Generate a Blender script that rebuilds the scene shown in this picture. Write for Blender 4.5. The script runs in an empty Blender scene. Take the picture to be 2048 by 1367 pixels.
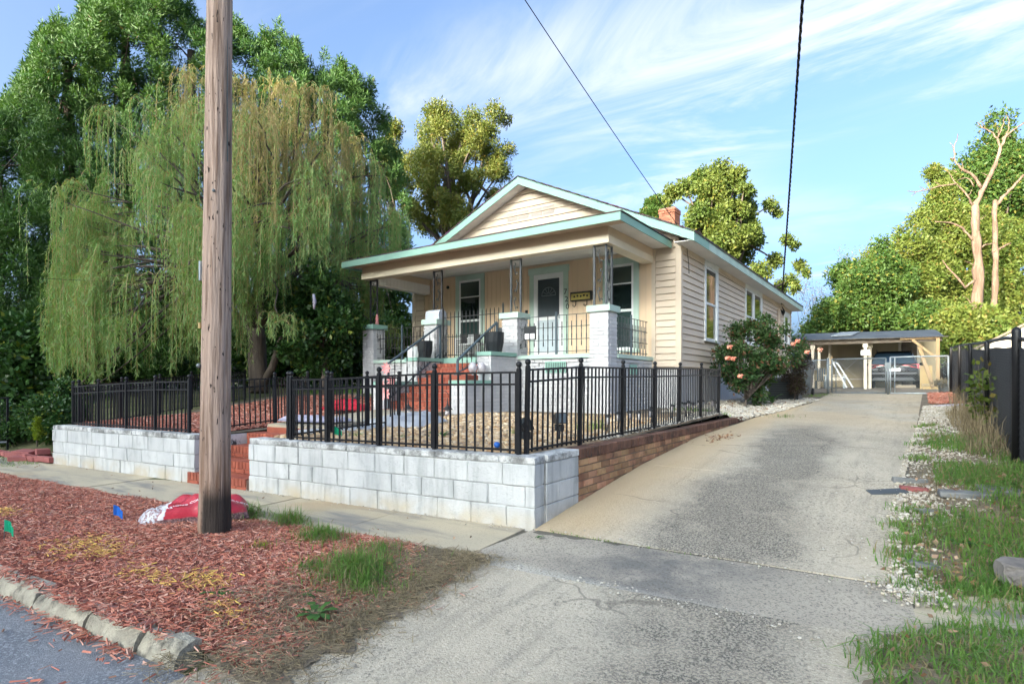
import bpy, math, random
import numpy as np
from mathutils import Vector, Matrix

R = math.radians
rng = np.random.default_rng(7)
random.seed(7)
S = bpy.context.scene
COL = S.collection

# ------------------------------------------------------------------ camera, sky, sun, exposure
SUN_EL, SUN_AZ = 13.0, 262.0          # where the sun stands (azimuth counted from +X, anticlockwise)
cam_d = bpy.data.cameras.new('camera')
cam = bpy.data.objects.new('camera', cam_d)
COL.objects.link(cam)
cam.location = (0, 0, 1.35)
cam.rotation_euler = (R(90), 0, R(34.8))
cam_d.sensor_width = 36.0
cam_d.lens = 1150 / 2048 * 36
cam_d.shift_y = 81.5 / 2048
cam_d.clip_start, cam_d.clip_end = 0.05, 3000
S.camera = cam
S.render.engine = 'CYCLES'
S.cycles.use_denoising = True
S.cycles.max_bounces = 6
S.cycles.diffuse_bounces = 4
S.cycles.transparent_max_bounces = 8
S.view_settings.view_transform = 'Standard'
S.view_settings.look = 'None'
S.view_settings.gamma = 1
S.view_settings.use_curve_mapping = False
S.view_settings.exposure = 2.72

W = bpy.data.worlds.new('World')
S.world = W
W.use_nodes = True


class NT:
    """small helper round a node tree"""
    def __init__(s, tree):
        s.t = tree
        s.n = tree.nodes
        s.l = tree.links

    def put(s, sock, v):
        if isinstance(v, bpy.types.NodeSocket):
            s.l.new(v, sock)
        elif v is not None:
            if sock.type == 'RGBA' and len(v) == 3:
                v = (*v, 1)
            sock.default_value = v

    def node(s, kind, **props):
        n = s.n.new(kind)
        for k, v in props.items():
            setattr(n, k, v)
        return n

    def math(s, op, a, b=None, c=None, clamp=False):
        n = s.node('ShaderNodeMath', operation=op, use_clamp=clamp)
        for i, v in enumerate((a, b, c)):
            if v is not None:
                s.put(n.inputs[i], v)
        return n.outputs[0]

    def mix(s, f, a, b, mode='MIX'):
        n = s.node('ShaderNodeMix', data_type='RGBA', blend_type=mode)
        s.put(n.inputs[0], f)
        s.put(n.inputs[6], a)
        s.put(n.inputs[7], b)
        return n.outputs[2]

    def noise(s, vec, scale, detail=3, rough=0.55, dist=0.0):
        n = s.node('ShaderNodeTexNoise')
        s.put(n.inputs['Vector'], vec)
        n.inputs['Scale'].default_value = scale
        n.inputs['Detail'].default_value = detail
        n.inputs['Roughness'].default_value = rough
        n.inputs['Distortion'].default_value = dist
        return n.outputs[0]

    def vor(s, vec, scale, feature='F1', out=0):
        n = s.node('ShaderNodeTexVoronoi', feature=feature)
        s.put(n.inputs['Vector'], vec)
        n.inputs['Scale'].default_value = scale
        return n.outputs[out]

    def rng(s, v, a, b, c=0.0, d=1.0, smooth=True):
        n = s.node('ShaderNodeMapRange', interpolation_type='SMOOTHSTEP' if smooth else 'LINEAR')
        s.put(n.inputs[0], v)
        for i, x in enumerate((a, b, c, d)):
            n.inputs[i + 1].default_value = x
        return n.outputs[0]

    def sep(s, v):
        n = s.node('ShaderNodeSeparateXYZ')
        s.put(n.inputs[0], v)
        return n.outputs

    def comb(s, x, y, z):
        n = s.node('ShaderNodeCombineXYZ')
        for i, v in enumerate((x, y, z)):
            s.put(n.inputs[i], v)
        return n.outputs[0]

    def scale(s, v, k):
        n = s.node('ShaderNodeVectorMath', operation='MULTIPLY')
        s.put(n.inputs[0], v)
        n.inputs[1].default_value = k
        return n.outputs[0]

    def bump(s, h, strength, dist=0.01):
        n = s.node('ShaderNodeBump')
        n.inputs['Strength'].default_value = strength
        n.inputs['Distance'].default_value = dist
        s.put(n.inputs['Height'], h)
        return n.outputs[0]


def build_world():
    nt = NT(W.node_tree)
    for n in list(nt.n):
        nt.n.remove(n)
    sky = nt.node('ShaderNodeTexSky', sky_type='NISHITA', sun_disc=False)
    sky.sun_elevation = R(SUN_EL)
    sky.sun_rotation = R(90 - SUN_AZ)
    sky.altitude = 200
    sky.air_density = 0.4
    sky.dust_density = 10.0
    sky.ozone_density = 2.2
    tc = nt.node('ShaderNodeTexCoord')
    d = tc.outputs['Generated']
    x, y, z = nt.sep(d)
    zz = nt.math('ADD', nt.math('MAXIMUM', z, 0.0), 0.10)
    px = nt.math('DIVIDE', x, zz)
    py = nt.math('DIVIDE', y, zz)
    v = nt.comb(px, py, 0.0)
    mp = nt.node('ShaderNodeMapping')
    nt.put(mp.inputs[0], v)
    mp.inputs['Location'].default_value = CLOUD_OFF
    mp.inputs['Rotation'].default_value = (0, 0, R(CLOUD_ROT))
    mp.inputs['Scale'].default_value = (0.42, 0.95, 1)
    vv = mp.outputs[0]
    big = nt.rng(nt.noise(vv, 0.62, 2, 0.5, 0.4), 0.51, 0.67)
    wisp = nt.rng(nt.noise(vv, 1.5, 11, 0.63, 1.3), 0.42, 0.64)
    m = nt.math('MULTIPLY', big, wisp)
    thin = nt.math('MULTIPLY', nt.rng(nt.noise(vv, 1.8, 7, 0.6, 0.8), 0.48, 0.85), 0.30)
    m = nt.math('MAXIMUM', nt.math('MULTIPLY', m, 0.95), thin)
    up = nt.rng(z, 0.04, 0.20)
    m = nt.math('MULTIPLY', m, up)
    tint = nt.mix(1.0, sky.outputs[0], SKY_TINT, 'MULTIPLY')
    col = nt.mix(m, tint, CLOUD_COL)
    bg = nt.node('ShaderNodeBackground')
    nt.put(bg.inputs[0], col)
    bg.inputs[1].default_value = SKY_STRENGTH
    out = nt.node('ShaderNodeOutputWorld')
    nt.l.new(bg.outputs[0], out.inputs[0])


SKY_STRENGTH = 0.15
SKY_TINT = (0.905, 0.995, 0.95)
CLOUD_COL = (1.3, 1.33, 1.38)
CLOUD_OFF = (2.6, 1.3, 0)
CLOUD_ROT = -35
build_world()

sun_d = bpy.data.lights.new('sun', 'SUN')
sun_d.energy = 2.8
sun_d.angle = R(0.6)
sun_d.color = (1.0, 0.87, 0.66)
sun = bpy.data.objects.new('sun', sun_d)
COL.objects.link(sun)
sv = Vector((math.cos(R(SUN_AZ)) * math.cos(R(SUN_EL)), math.sin(R(SUN_AZ)) * math.cos(R(SUN_EL)), math.sin(R(SUN_EL))))
sun.rotation_euler = sv.to_track_quat('Z', 'Y').to_euler()
sun.location = (-10, -60, 40)


# ------------------------------------------------------------------ materials
MATS = {}


def mat(name, c1, c2=None, scale=6.0, rough=0.8, detail=4, dirt=None, dscale=2.0, dlo=0.55, dhi=0.75, bump=0.0, bscale=60.0,
        rnd=0.0, stretch=None, spec=0.35, metal=0.0, speck=None, fn=None, hue=0.0):
    if name in MATS:
        return MATS[name]
    m = bpy.data.materials.new(name)
    m.use_nodes = True
    nt = NT(m.node_tree)
    bs = nt.n['Principled BSDF']
    pos = nt.node('ShaderNodeNewGeometry').outputs['Position']
    vec = nt.scale(pos, stretch) if stretch else pos
    col = None
    if c2 is not None:
        f = nt.rng(nt.noise(vec, scale, detail), 0.3, 0.7)
        col = nt.mix(f, c1, c2)
    else:
        f = nt.rng(nt.noise(vec, scale, detail), 0.3, 0.7, 0.88, 1.06)
        col = nt.mix(1.0, c1, nt.comb(f, f, f), 'MULTIPLY')
    if speck:   # (colour, scale, lo, hi)
        col = nt.mix(nt.rng(nt.noise(pos, speck[1], 2, 0.7), speck[2], speck[3]), col, speck[0])
    if rnd or hue:
        oi = nt.node('ShaderNodeObjectInfo')
        hs = nt.node('ShaderNodeHueSaturation')
        nt.put(hs.inputs['Color'], col)
        nt.put(hs.inputs['Value'], nt.rng(oi.outputs['Random'], 0, 1, 1 - rnd, 1 + rnd, False))
        if hue:
            r2 = nt.math('FRACT', nt.math('MULTIPLY', oi.outputs['Random'], 7.31))
            nt.put(hs.inputs['Hue'], nt.rng(r2, 0, 1, 0.5 - hue, 0.5 + hue, False))
        col = hs.outputs[0]
    if dirt is not None:
        df = nt.rng(nt.noise(vec, dscale, 6, 0.65), dlo, dhi)
        col = nt.mix(df, col, dirt)
    if fn:
        col = fn(nt, pos, col)
    nt.put(bs.inputs['Base Color'], col)
    bs.inputs['Roughness'].default_value = rough
    bs.inputs['Specular IOR Level'].default_value = spec
    bs.inputs['Metallic'].default_value = metal
    if bump:
        nt.put(bs.inputs['Normal'], nt.bump(nt.noise(vec, bscale, 4, 0.65), bump, 0.02))
    MATS[name] = m
    return m


def leafmat(name, c1, c2, c3=None, k3=0.0, trans=0.35, rough=0.55):
    """leaf faces carry a random number each; it picks a hue between c1 and c2 (and rarely c3)"""
    m = bpy.data.materials.new(name)
    m.use_nodes = True
    nt = NT(m.node_tree)
    bs = nt.n['Principled BSDF']
    a = nt.node('ShaderNodeAttribute', attribute_name='rnd').outputs['Fac']
    pos = nt.node('ShaderNodeNewGeometry').outputs['Position']
    f = nt.math('ADD', nt.math('MULTIPLY', a, 0.6), nt.math('MULTIPLY', nt.rng(nt.noise(pos, 0.9, 2), 0.35, 0.65), 0.4))
    col = nt.mix(f, c1, c2)
    if c3 is not None:
        r = nt.math('FRACT', nt.math('MULTIPLY', a, 13.7))
        col = nt.mix(nt.math('LESS_THAN', r, k3), col, c3)
    nt.put(bs.inputs['Base Color'], col)
    bs.inputs['Roughness'].default_value = rough
    bs.inputs['Specular IOR Level'].default_value = 0.3
    tr = nt.node('ShaderNodeBsdfTranslucent')
    nt.put(tr.inputs[0], nt.mix(1.0, col, (1.25, 1.3, 0.6), 'MULTIPLY'))
    ms = nt.node('ShaderNodeMixShader')
    ms.inputs[0].default_value = trans
    nt.l.new(bs.outputs[0], ms.inputs[1])
    nt.l.new(tr.outputs[0], ms.inputs[2])
    nt.l.new(ms.outputs[0], nt.n['Material Output'].inputs[0])
    return m


def chipmat(name, cols, rough=0.85):
    """loose pieces: a random number per face steps through a list of colours"""
    m = bpy.data.materials.new(name)
    m.use_nodes = True
    nt = NT(m.node_tree)
    bs = nt.n['Principled BSDF']
    a = nt.node('ShaderNodeAttribute', attribute_name='rnd').outputs['Fac']
    cr = nt.node('ShaderNodeValToRGB')
    cr.color_ramp.interpolation = 'LINEAR'
    el = cr.color_ramp.elements
    while len(el) < len(cols):
        el.new(0.5)
    for i, c in enumerate(cols):
        el[i].position = i / (len(cols) - 1)
        el[i].color = (*c, 1)
    nt.put(cr.inputs[0], a)
    nt.put(bs.inputs['Base Color'], cr.outputs[0])
    bs.inputs['Roughness'].default_value = rough
    bs.inputs['Specular IOR Level'].default_value = 0.25
    return m


# ------------------------------------------------------------------ object helpers
def uname(name):
    return name


def link(o, parent=None):
    COL.objects.link(o)
    if parent is not None:
        o.parent = parent
        o.matrix_parent_inverse = Matrix.Translation(-Vector(parent['_w']))
    o['_w'] = list(o.location)
    return o


def tag(o, label=None, cat=None, group=None, kind=None):
    if label: o['label'] = label
    if cat: o['category'] = cat
    if group: o['group'] = group
    if kind: o['kind'] = kind
    return o


def thing(name, label, cat, loc=(0, 0, 0), group=None):
    o = bpy.data.objects.new(name, None)
    o.location = loc
    o.empty_display_size = 0.2
    link(o)
    return tag(o, label, cat, group)


def inst(name, mesh, parent=None, loc=(0, 0, 0), rot=None, scale=None):
    o = bpy.data.objects.new(name, mesh)
    o.location = loc
    if rot is not None: o.rotation_euler = rot
    if scale is not None: o.scale = scale
    return link(o, parent)


class MB:
    """collects geometry, then becomes one mesh object"""
    def __init__(s):
        s.v, s.f, s.sm = [], [], []

    def add(s, vs, fs, smooth=False):
        k = len(s.v)
        s.v += [tuple(p) for p in vs]
        s.f += [tuple(i + k for i in f) for f in fs]
        s.sm += [smooth] * len(fs)
        return s

    def hexa(s, p):
        return s.add(p, [(0, 3, 2, 1), (4, 5, 6, 7), (0, 1, 5, 4), (1, 2, 6, 5), (2, 3, 7, 6), (3, 0, 4, 7)])

    def box(s, x0, x1, y0, y1, z0, z1):
        return s.hexa([(x0, y0, z0), (x1, y0, z0), (x1, y1, z0), (x0, y1, z0), (x0, y0, z1), (x1, y0, z1), (x1, y1, z1), (x0, y1, z1)])

    def bar(s, a, b, w, h=None, up=(0, 0, 1)):
        """rectangular bar from a to b"""
        h = h or w
        a, b = Vector(a), Vector(b)
        d = (b - a).normalized()
        u = Vector(up)
        if abs(d.dot(u)) > 0.95: u = Vector((0, 1, 0))
        sd = d.cross(u).normalized() * w / 2
        u = sd.cross(d).normalized() * h / 2
        return s.hexa([a - sd - u, a + sd - u, a + sd + u, a - sd + u, b - sd - u, b + sd - u, b + sd + u, b - sd + u])

    def tube(s, pts, rad, n=6, smooth=True, cap=True):
        pts = [Vector(p) for p in pts]
        if not hasattr(rad, '__len__'): rad = [rad] * len(pts)
        k = len(s.v)
        prev = None
        for i, p in enumerate(pts):
            d = (pts[min(i + 1, len(pts) - 1)] - pts[max(i - 1, 0)])
            d = d.normalized() if d.length > 1e-9 else Vector((0, 0, 1))
            if prev is None:
                u = d.orthogonal().normalized()
            else:
                u = (prev - d * prev.dot(d))
                u = u.normalized() if u.length > 1e-6 else d.orthogonal().normalized()
            prev = u
            w = d.cross(u)
            for j in range(n):
                a = 2 * math.pi * j / n
                s.v.append(tuple(p + (u * math.cos(a) + w * math.sin(a)) * rad[i]))
        for i in range(len(pts) - 1):
            for j in range(n):
                a, b = k + i * n + j, k + i * n + (j + 1) % n
                s.f.append((a, b, b + n, a + n))
                s.sm.append(smooth)
        if cap:
            s.f.append(tuple(k + j for j in reversed(range(n))))
            e = k + (len(pts) - 1) * n
            s.f.append(tuple(e + j for j in range(n)))
            s.sm += [False, False]
        return s

    def lathe(s, prof, c=(0, 0, 0), n=16, smooth=True, close=True):
        k = len(s.v)
        for r, z in prof:
            for j in range(n):
                a = 2 * math.pi * j / n
                s.v.append((c[0] + r * math.cos(a), c[1] + r * math.sin(a), c[2] + z))
        for i in range(len(prof) - 1):
            for j in range(n):
                a, b = k + i * n + j, k + i * n + (j + 1) % n
                s.f.append((a, b, b + n, a + n))
                s.sm.append(smooth)
        if close:
            s.f.append(tuple(k + j for j in reversed(range(n))))
            e = k + (len(prof) - 1) * n
            s.f.append(tuple(e + j for j in range(n)))
            s.sm += [False, False]
        return s

    def prism(s, poly, vec):
        """polygon (3D points) pushed along vec"""
        n = len(poly)
        v = Vector(vec)
        p = [Vector(q) for q in poly]
        return s.add(p + [q + v for q in p], [tuple(reversed(range(n))), tuple(range(n, 2 * n))] + [(i, (i + 1) % n, n + (i + 1) % n, n + i) for i in range(n)])

    def ball(s, c, r, n=8, m=5, sq=(1, 1, 1)):
        prof = []
        for i in range(m + 1):
            a = math.pi * i / m - math.pi / 2
            prof.append((max(0.001, math.cos(a)) * r, math.sin(a) * r * sq[2]))
        return s.lathe(prof, c, n)

    def mesh(s, name, m=None, fix=True):
        me = bpy.data.meshes.new(name)
        me.from_pydata(s.v, [], s.f)
        me.polygons.foreach_set('use_smooth', s.sm)
        if m: me.materials.append(m)
        if fix:
            import bmesh
            bm = bmesh.new()
            bm.from_mesh(me)
            bmesh.ops.recalc_face_normals(bm, faces=bm.faces)
            bm.to_mesh(me)
            bm.free()
        me.update()
        return me

    def build(s, name, m, parent=None, loc=(0, 0, 0), rot=None):
        return inst(name, s.mesh(name, m), parent, loc, rot)


def chamfer_box(lx, ly, lz, c, jit=0.0, seed=0):
    """box centred on the origin with its edges cut off"""
    r = random.Random(seed)
    hx, hy, hz = lx / 2, ly / 2, lz / 2
    b = MB()
    vs, idx = [], {}
    for sx in (-1, 1):
        for sy in (-1, 1):
            for sz in (-1, 1):
                for ax in range(3):
                    p = [sx * (hx - c), sy * (hy - c), sz * (hz - c)]
                    p[ax] = (sx * hx, sy * hy, sz * hz)[ax]
                    p = [q + r.uniform(-jit, jit) for q in p]
                    idx[(sx, sy, sz, ax)] = len(vs)
                    vs.append(p)
    fs = []
    for ax in range(3):
        o = [a for a in range(3) if a != ax]
        for sg in (-1, 1):
            ring = []
            for (a, bb) in ((-1, -1), (1, -1), (1, 1), (-1, 1)):
                k = [0, 0, 0]
                k[ax] = sg; k[o[0]] = a; k[o[1]] = bb
                ring.append(idx[(*k, ax)])
            fs.append(tuple(ring))
    for ax in range(3):      # edge faces run along ax
        o = [a for a in range(3) if a != ax]
        for a in (-1, 1):
            for bb in (-1, 1):
                q = []
                for sg, order in ((-1, (o[0], o[1])), (1, (o[1], o[0]))):
                    k = [0, 0, 0]
                    k[ax] = sg; k[o[0]] = a; k[o[1]] = bb
                    q += [idx[(*k, order[0])], idx[(*k, order[1])]]
                fs.append(tuple(q))
    for sx in (-1, 1):
        for sy in (-1, 1):
            for sz in (-1, 1):
                fs.append(tuple(idx[(sx, sy, sz, ax)] for ax in range(3)))
    b.add(vs, fs)
    return b


_cb = {}


def brick_mesh(lx, ly, lz, c, m, var=0, jit=0.0015):
    key = (round(lx, 3), round(ly, 3), round(lz, 3), c, m.name, var)
    if key not in _cb:
        _cb[key] = chamfer_box(lx, ly, lz, c, jit, int(lx * 7e3 + ly * 3e3 + lz * 5e3 + var * 17) % 1000).mesh('brick', m)
    return _cb[key]


def numpy_mesh(name, V, nper, m, rnd=None, smooth=False):
    """V: (N, nper, 3) faces that share no corners; rnd: one number per face"""
    N = V.shape[0]
    me = bpy.data.meshes.new(name)
    me.vertices.add(N * nper)
    me.vertices.foreach_set('co', V.reshape(-1).astype(np.float32))
    me.loops.add(N * nper)
    me.loops.foreach_set('vertex_index', np.arange(N * nper, dtype=np.int32))
    me.polygons.add(N)
    me.polygons.foreach_set('loop_start', np.arange(0, N * nper, nper, dtype=np.int32))
    if rnd is not None:
        a = me.attributes.new('rnd', 'FLOAT', 'FACE')
        a.data.foreach_set('value', rnd.astype(np.float32))
    me.materials.append(m)
    me.update(calc_edges=True)
    return me


def unit(a):
    return a / np.maximum(np.linalg.norm(a, axis=-1, keepdims=True), 1e-9)


def leaf_quads(P, D, L, Wd, up=None):
    """diamond leaves from P along D"""
    N = len(P)
    D = unit(D)
    Rr = unit(rng.normal(size=(N, 3))) if up is None else unit(up + rng.normal(size=(N, 3)) * 0.5)
    Sd = unit(np.cross(D, Rr))
    L = np.broadcast_to(L, (N,))[:, None]
    Wd = np.broadcast_to(Wd, (N,))[:, None]
    mid = P + D * L * 0.45
    return np.stack([P, mid + Sd * Wd / 2, P + D * L, mid - Sd * Wd / 2], axis=1)


def text_mesh(s, size, m, ext=0.0015):
    cu = bpy.data.curves.new('lettering', 'FONT')
    cu.body = s
    cu.size = size
    cu.extrude = ext
    cu.align_x, cu.align_y = 'CENTER', 'CENTER'
    cu.resolution_u = 3
    o = bpy.data.objects.new('lettering', cu)
    COL.objects.link(o)
    dg = bpy.context.evaluated_depsgraph_get()
    me = bpy.data.meshes.new_from_object(o.evaluated_get(dg))
    bpy.data.objects.remove(o)
    bpy.data.curves.remove(cu)
    me.materials.clear()
    me.materials.append(m)
    return me


# ------------------------------------------------------------------ the lie of the land
C0 = np.array([-2.85, 4.47])                      # outer corner of the block wall, on the pavement
SD = np.array([math.cos(R(185.2)), math.sin(R(185.2))])   # along the street, to the left
SN = np.array([-SD[1], SD[0]])                    # across the street, away from the house
if SN[1] > 0: SN = -SN


def st(s, t):
    p = C0 + s * SD + t * SN
    return float(p[0]), float(p[1])


def sstep(a, b, x):
    u = np.clip((np.asarray(x, float) - a) / (b - a), 0, 1)
    return u * u * (3 - 2 * u)


def yprime(x, y):
    return 4.47 - ((np.asarray(x) - C0[0]) * SN[0] + (np.asarray(y) - C0[1]) * SN[1])


def drive_z(y):
    return np.interp(y, [-40, 0.9, 1.5, 3.45, 4.45, 5.3, 7, 9.4, 12.3, 17, 22, 30, 60], [-.16, -.16, -.13, -.01, 0, .11, .30, .48, .58, .80, .98, 1.1, 1.3])


def left_z(y):
    return np.interp(y, [-40, 1.2, 1.6, 3.0, 4.5, 6, 8, 13, 25], [-.2, -.2, -.1, -.09, -.07, .42, .75, 1.2, 1.3])


def ground_z(x, y):
    yp = yprime(x, y)
    w = sstep(-8.5, -12.5, x)
    wr = sstep(0.3, 3.0, x) * sstep(5, 8, yp) * 0.12
    z = drive_z(yp) * (1 - w) + left_z(yp) * w - 0.035 + wr
    return z - sstep(1.7, 1.3, yp) * 0.08


def yard_z(x, y):
    yp = yprime(x, y)
    z = np.interp(yp, [4.0, 5.0, 8.5, 12, 20, 28], [.585, .62, .68, .75, .9, 1.05])
    z = z + sstep(-9.5, -12.5, x) * sstep(6, 12, y) * 0.42
    w = sstep(-4.3, -2.9, x) * sstep(11.5, 12.3, y)
    z = np.maximum(z, ground_z(x, y) + 0.03)
    return z * (1 - w) + (drive_z(yp) - 0.012) * w


def bank_z(x, y):
    return ground_z(x, y) + 0.035 + sstep(0.0, 0.5, x) * sstep(4.7, 5.6, yprime(x, y)) * 0.05 - 0.02 * sstep(4.9, 4.5, yprime(x, y))


def sheet(name, A, B, Cc, D, nx, ny, zf, m, off=0.0, rough=0.0, kind='structure', parent=None, thick=0.0):
    """four-cornered patch that follows a height function (A-B near edge, D-C far edge)"""
    A, B, Cc, D = (np.array(p, float) for p in (A, B, Cc, D))
    u = np.linspace(0, 1, nx + 1)
    v = np.linspace(0, 1, ny + 1)
    U, V = np.meshgrid(u, v)
    P = (A[None, None] * ((1 - U) * (1 - V))[..., None] + B * (U * (1 - V))[..., None] + Cc * (U * V)[..., None] + D * ((1 - U) * V)[..., None])
    Z = zf(P[..., 0], P[..., 1]) + off
    if rough:
        Z = Z + rng.normal(size=Z.shape) * rough
    vs = [(*P[j, i], Z[j, i]) for j in range(ny + 1) for i in range(nx + 1)]
    fs = [(j * (nx + 1) + i, j * (nx + 1) + i + 1, (j + 1) * (nx + 1) + i + 1, (j + 1) * (nx + 1) + i) for j in range(ny) for i in range(nx)]
    b = MB()
    b.add(vs, fs, True)
    if thick:
        ring = [i for i in range(nx + 1)] + [j * (nx + 1) + nx for j in range(1, ny + 1)] + [ny * (nx + 1) + i for i in range(nx - 1, -1, -1)] + [j * (nx + 1) for j in range(ny - 1, 0, -1)]
        k = len(b.v)
        n = len(ring)
        b.v += [b.v[i] for i in ring]
        b.v += [(*b.v[i][:2], b.v[i][2] - thick) for i in ring]
        for i in range(n):
            b.f.append((k + i, k + (i + 1) % n, k + n + (i + 1) % n, k + n + i))
            b.sm.append(False)
    me = b.mesh(name, m, fix=False)
    o = inst(name, me, parent)
    if kind: o['kind'] = kind
    return o


# ------------------------------------------------------------------ the palette
def conc_fn(nt, pos, col):
    """worn aggregate: pale stones, dark specks, a dark band of tyre and oil stain, tan clay washed along the left edge, hairline cracks"""
    x, y, z = nt.sep(pos)
    big = nt.noise(pos, 0.8, 5, 0.65)
    col = nt.mix(nt.math('MULTIPLY', nt.rng(big, 0.38, 0.66), 0.55), col, (0.57, 0.505, 0.395))
    worn = nt.rng(nt.noise(pos, 1.7, 4, 0.6), 0.35, 0.65, 0.25, 1.0)
    sp = nt.noise(pos, 60, 3, 0.75)
    col = nt.mix(nt.math('MULTIPLY', nt.rng(sp, 0.50, 0.62), 0.7), col, (0.60, 0.53, 0.41))
    sp2 = nt.noise(pos, 44, 3, 0.8)
    col = nt.mix(nt.math('MULTIPLY', nt.math('MULTIPLY', nt.rng(sp2, 0.52, 0.61), worn), 0.75), col, (0.095, 0.086, 0.072))
    wob = nt.math('MULTIPLY', nt.math('SUBTRACT', nt.noise(pos, 0.6, 5, 0.65), 0.5), 1.5)
    cx = nt.math('ADD', nt.math('ADD', x, nt.rng(y, 2.0, 6.0, 0.85, 1.40)), wob)
    band = nt.rng(nt.math('ABSOLUTE', cx), 0.05, 0.85, 1.0, 0.0)
    patch = nt.rng(nt.noise(pos, 1.6, 6, 0.7), 0.34, 0.60, 0.35, 1.0)
    fade = nt.rng(y, 13.0, 8.5, 0.25, 1.0)
    dk = nt.math('MULTIPLY', nt.math('MULTIPLY', band, patch), fade)
    dk = nt.math('MULTIPLY', dk, nt.rng(y, 2.5, 5.0, 1.35, 1.9), clamp=True)
    streak = nt.rng(nt.noise(nt.scale(pos, (9, 1.1, 1)), 0.9, 5, 0.65), 0.46, 0.70)
    dk = nt.math('MAXIMUM', dk, nt.math('MULTIPLY', streak, 0.42))
    grain = nt.rng(nt.noise(pos, 70, 3, 0.7), 0.36, 0.62)
    dk = nt.math('MULTIPLY', dk, nt.rng(grain, 0.3, 0.7, 0.95, 0.35))
    col = nt.mix(dk, col, (0.105, 0.096, 0.082))
    tx = nt.math('ADD', x, nt.math('MULTIPLY', wob, 0.45))
    tan = nt.math('MULTIPLY', nt.rng(tx, -1.75, -2.6), nt.rng(y, 3.6, 4.9))
    far = nt.math('MULTIPLY', nt.rng(y, 9.5, 14.0), nt.rng(nt.noise(pos, 0.5, 4), 0.35, 0.6))
    tan = nt.math('MAXIMUM', tan, nt.math('MULTIPLY', far, 0.55))
    col = nt.mix(nt.math('MULTIPLY', tan, 0.80), col, (0.53, 0.39, 0.225))
    wp = nt.node('ShaderNodeVectorMath', operation='ADD')
    nt.put(wp.inputs[0], pos)
    nz = nt.node('ShaderNodeTexNoise')
    nt.put(nz.inputs['Vector'], pos)
    nz.inputs['Scale'].default_value = 2.5
    nt.put(wp.inputs[1], nt.scale(nz.outputs[1], (0.5, 0.5, 0)))
    ck = nt.vor(nt.scale(wp.outputs[0], (1, 1, 0)), 0.42, 'DISTANCE_TO_EDGE')
    crack = nt.math('MULTIPLY', nt.rng(ck, 0.006, 0.002), nt.rng(nt.noise(pos, 0.7, 2), 0.50, 0.60))
    return nt.mix(nt.math('MULTIPLY', crack, 0.5), col, (0.10, 0.09, 0.075))


def cross_fn(nt, pos, col):
    """the smoother slab where the pavement crosses the drive"""
    x, y, z = nt.sep(pos)
    wob = nt.math('MULTIPLY', nt.math('SUBTRACT', nt.noise(pos, 0.7, 5, 0.65), 0.5), 1.6)
    band = nt.rng(nt.math('ABSOLUTE', nt.math('ADD', nt.math('ADD', x, 1.45), wob)), 0.1, 0.9, 1.0, 0.0)
    pt = nt.rng(nt.noise(pos, 1.8, 6, 0.7), 0.36, 0.60, 0.2, 1.0)
    col = nt.mix(nt.math('MULTIPLY', nt.math('MULTIPLY', band, pt), 0.8), col, (0.13, 0.125, 0.12))
    ed = nt.math('MAXIMUM', nt.rng(y, 3.66, 3.50), 0.0)
    col = nt.mix(nt.math('MULTIPLY', ed, 0.5), col, (0.60, 0.56, 0.48))
    return nt.mix(nt.math('MULTIPLY', nt.rng(nt.noise(pos, 60, 3, 0.75), 0.51, 0.62), 0.75), col, (0.11, 0.10, 0.085))


def walk_fn(nt, pos, col):
    s = nt.noise(nt.scale(pos, (0.5, 2.2, 1)), 1.6, 6, 0.6)
    col = nt.mix(nt.rng(s, 0.45, 0.68), col, (0.25, 0.23, 0.20))
    col = nt.mix(nt.math('MULTIPLY', nt.rng(nt.noise(pos, 0.8, 3), 0.50, 0.7), 0.7), col, (0.44, 0.32, 0.19))
    return nt.mix(nt.math('MULTIPLY', nt.rng(nt.noise(pos, 70, 2, 0.7), 0.56, 0.7), 0.4), col, (0.15, 0.14, 0.12))


def block_fn(nt, pos, col):
    x, y, z = nt.sep(pos)
    st_ = nt.noise(nt.scale(pos, (9, 9, 1.2)), 1.0, 5, 0.65)
    col = nt.mix(nt.math('MULTIPLY', nt.rng(st_, 0.46, 0.72), 0.62), col, (0.27, 0.28, 0.285))
    n2 = nt.noise(pos, 4.5, 6, 0.7)
    col = nt.mix(nt.math('MULTIPLY', nt.rng(n2, 0.56, 0.70), 0.55), col, (0.30, 0.31, 0.315))
    n3 = nt.noise(pos, 26, 4, 0.7)
    col = nt.mix(nt.math('MULTIPLY', nt.rng(n3, 0.62, 0.75), 0.55), col, (0.22, 0.22, 0.21))
    cl = nt.math('MULTIPLY', nt.rng(z, 0.20, 0.0), nt.rng(nt.noise(pos, 3.0, 4), 0.30, 0.7))
    return nt.mix(nt.math('MULTIPLY', cl, 0.8), col, (0.50, 0.41, 0.27))


def cap_fn(nt, pos, col):
    n = nt.noise(pos, 5.0, 6, 0.72)
    col = nt.mix(nt.math('MULTIPLY', nt.rng(n, 0.40, 0.62), 0.9), col, (0.17, 0.17, 0.165))
    n3 = nt.noise(pos, 32, 4, 0.7)
    return nt.mix(nt.math('MULTIPLY', nt.rng(n3, 0.55, 0.7), 0.6), col, (0.10, 0.10, 0.10))


def stain_fn(nt, pos, col):
    n = nt.noise(nt.scale(pos, (1, 1, 0.6)), 6.0, 6, 0.75)
    return nt.mix(nt.math('MULTIPLY', nt.rng(n, 0.52, 0.62), 0.95), col, (0.035, 0.035, 0.035))


def mulch_fn(nt, pos, col):
    d = nt.vor(nt.scale(pos, (1, 2.3, 1)), 30)
    return nt.mix(nt.rng(d, 0.0, 0.45), nt.mix(0.6, col, (0.05, 0.02, 0.015)), col)


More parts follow.
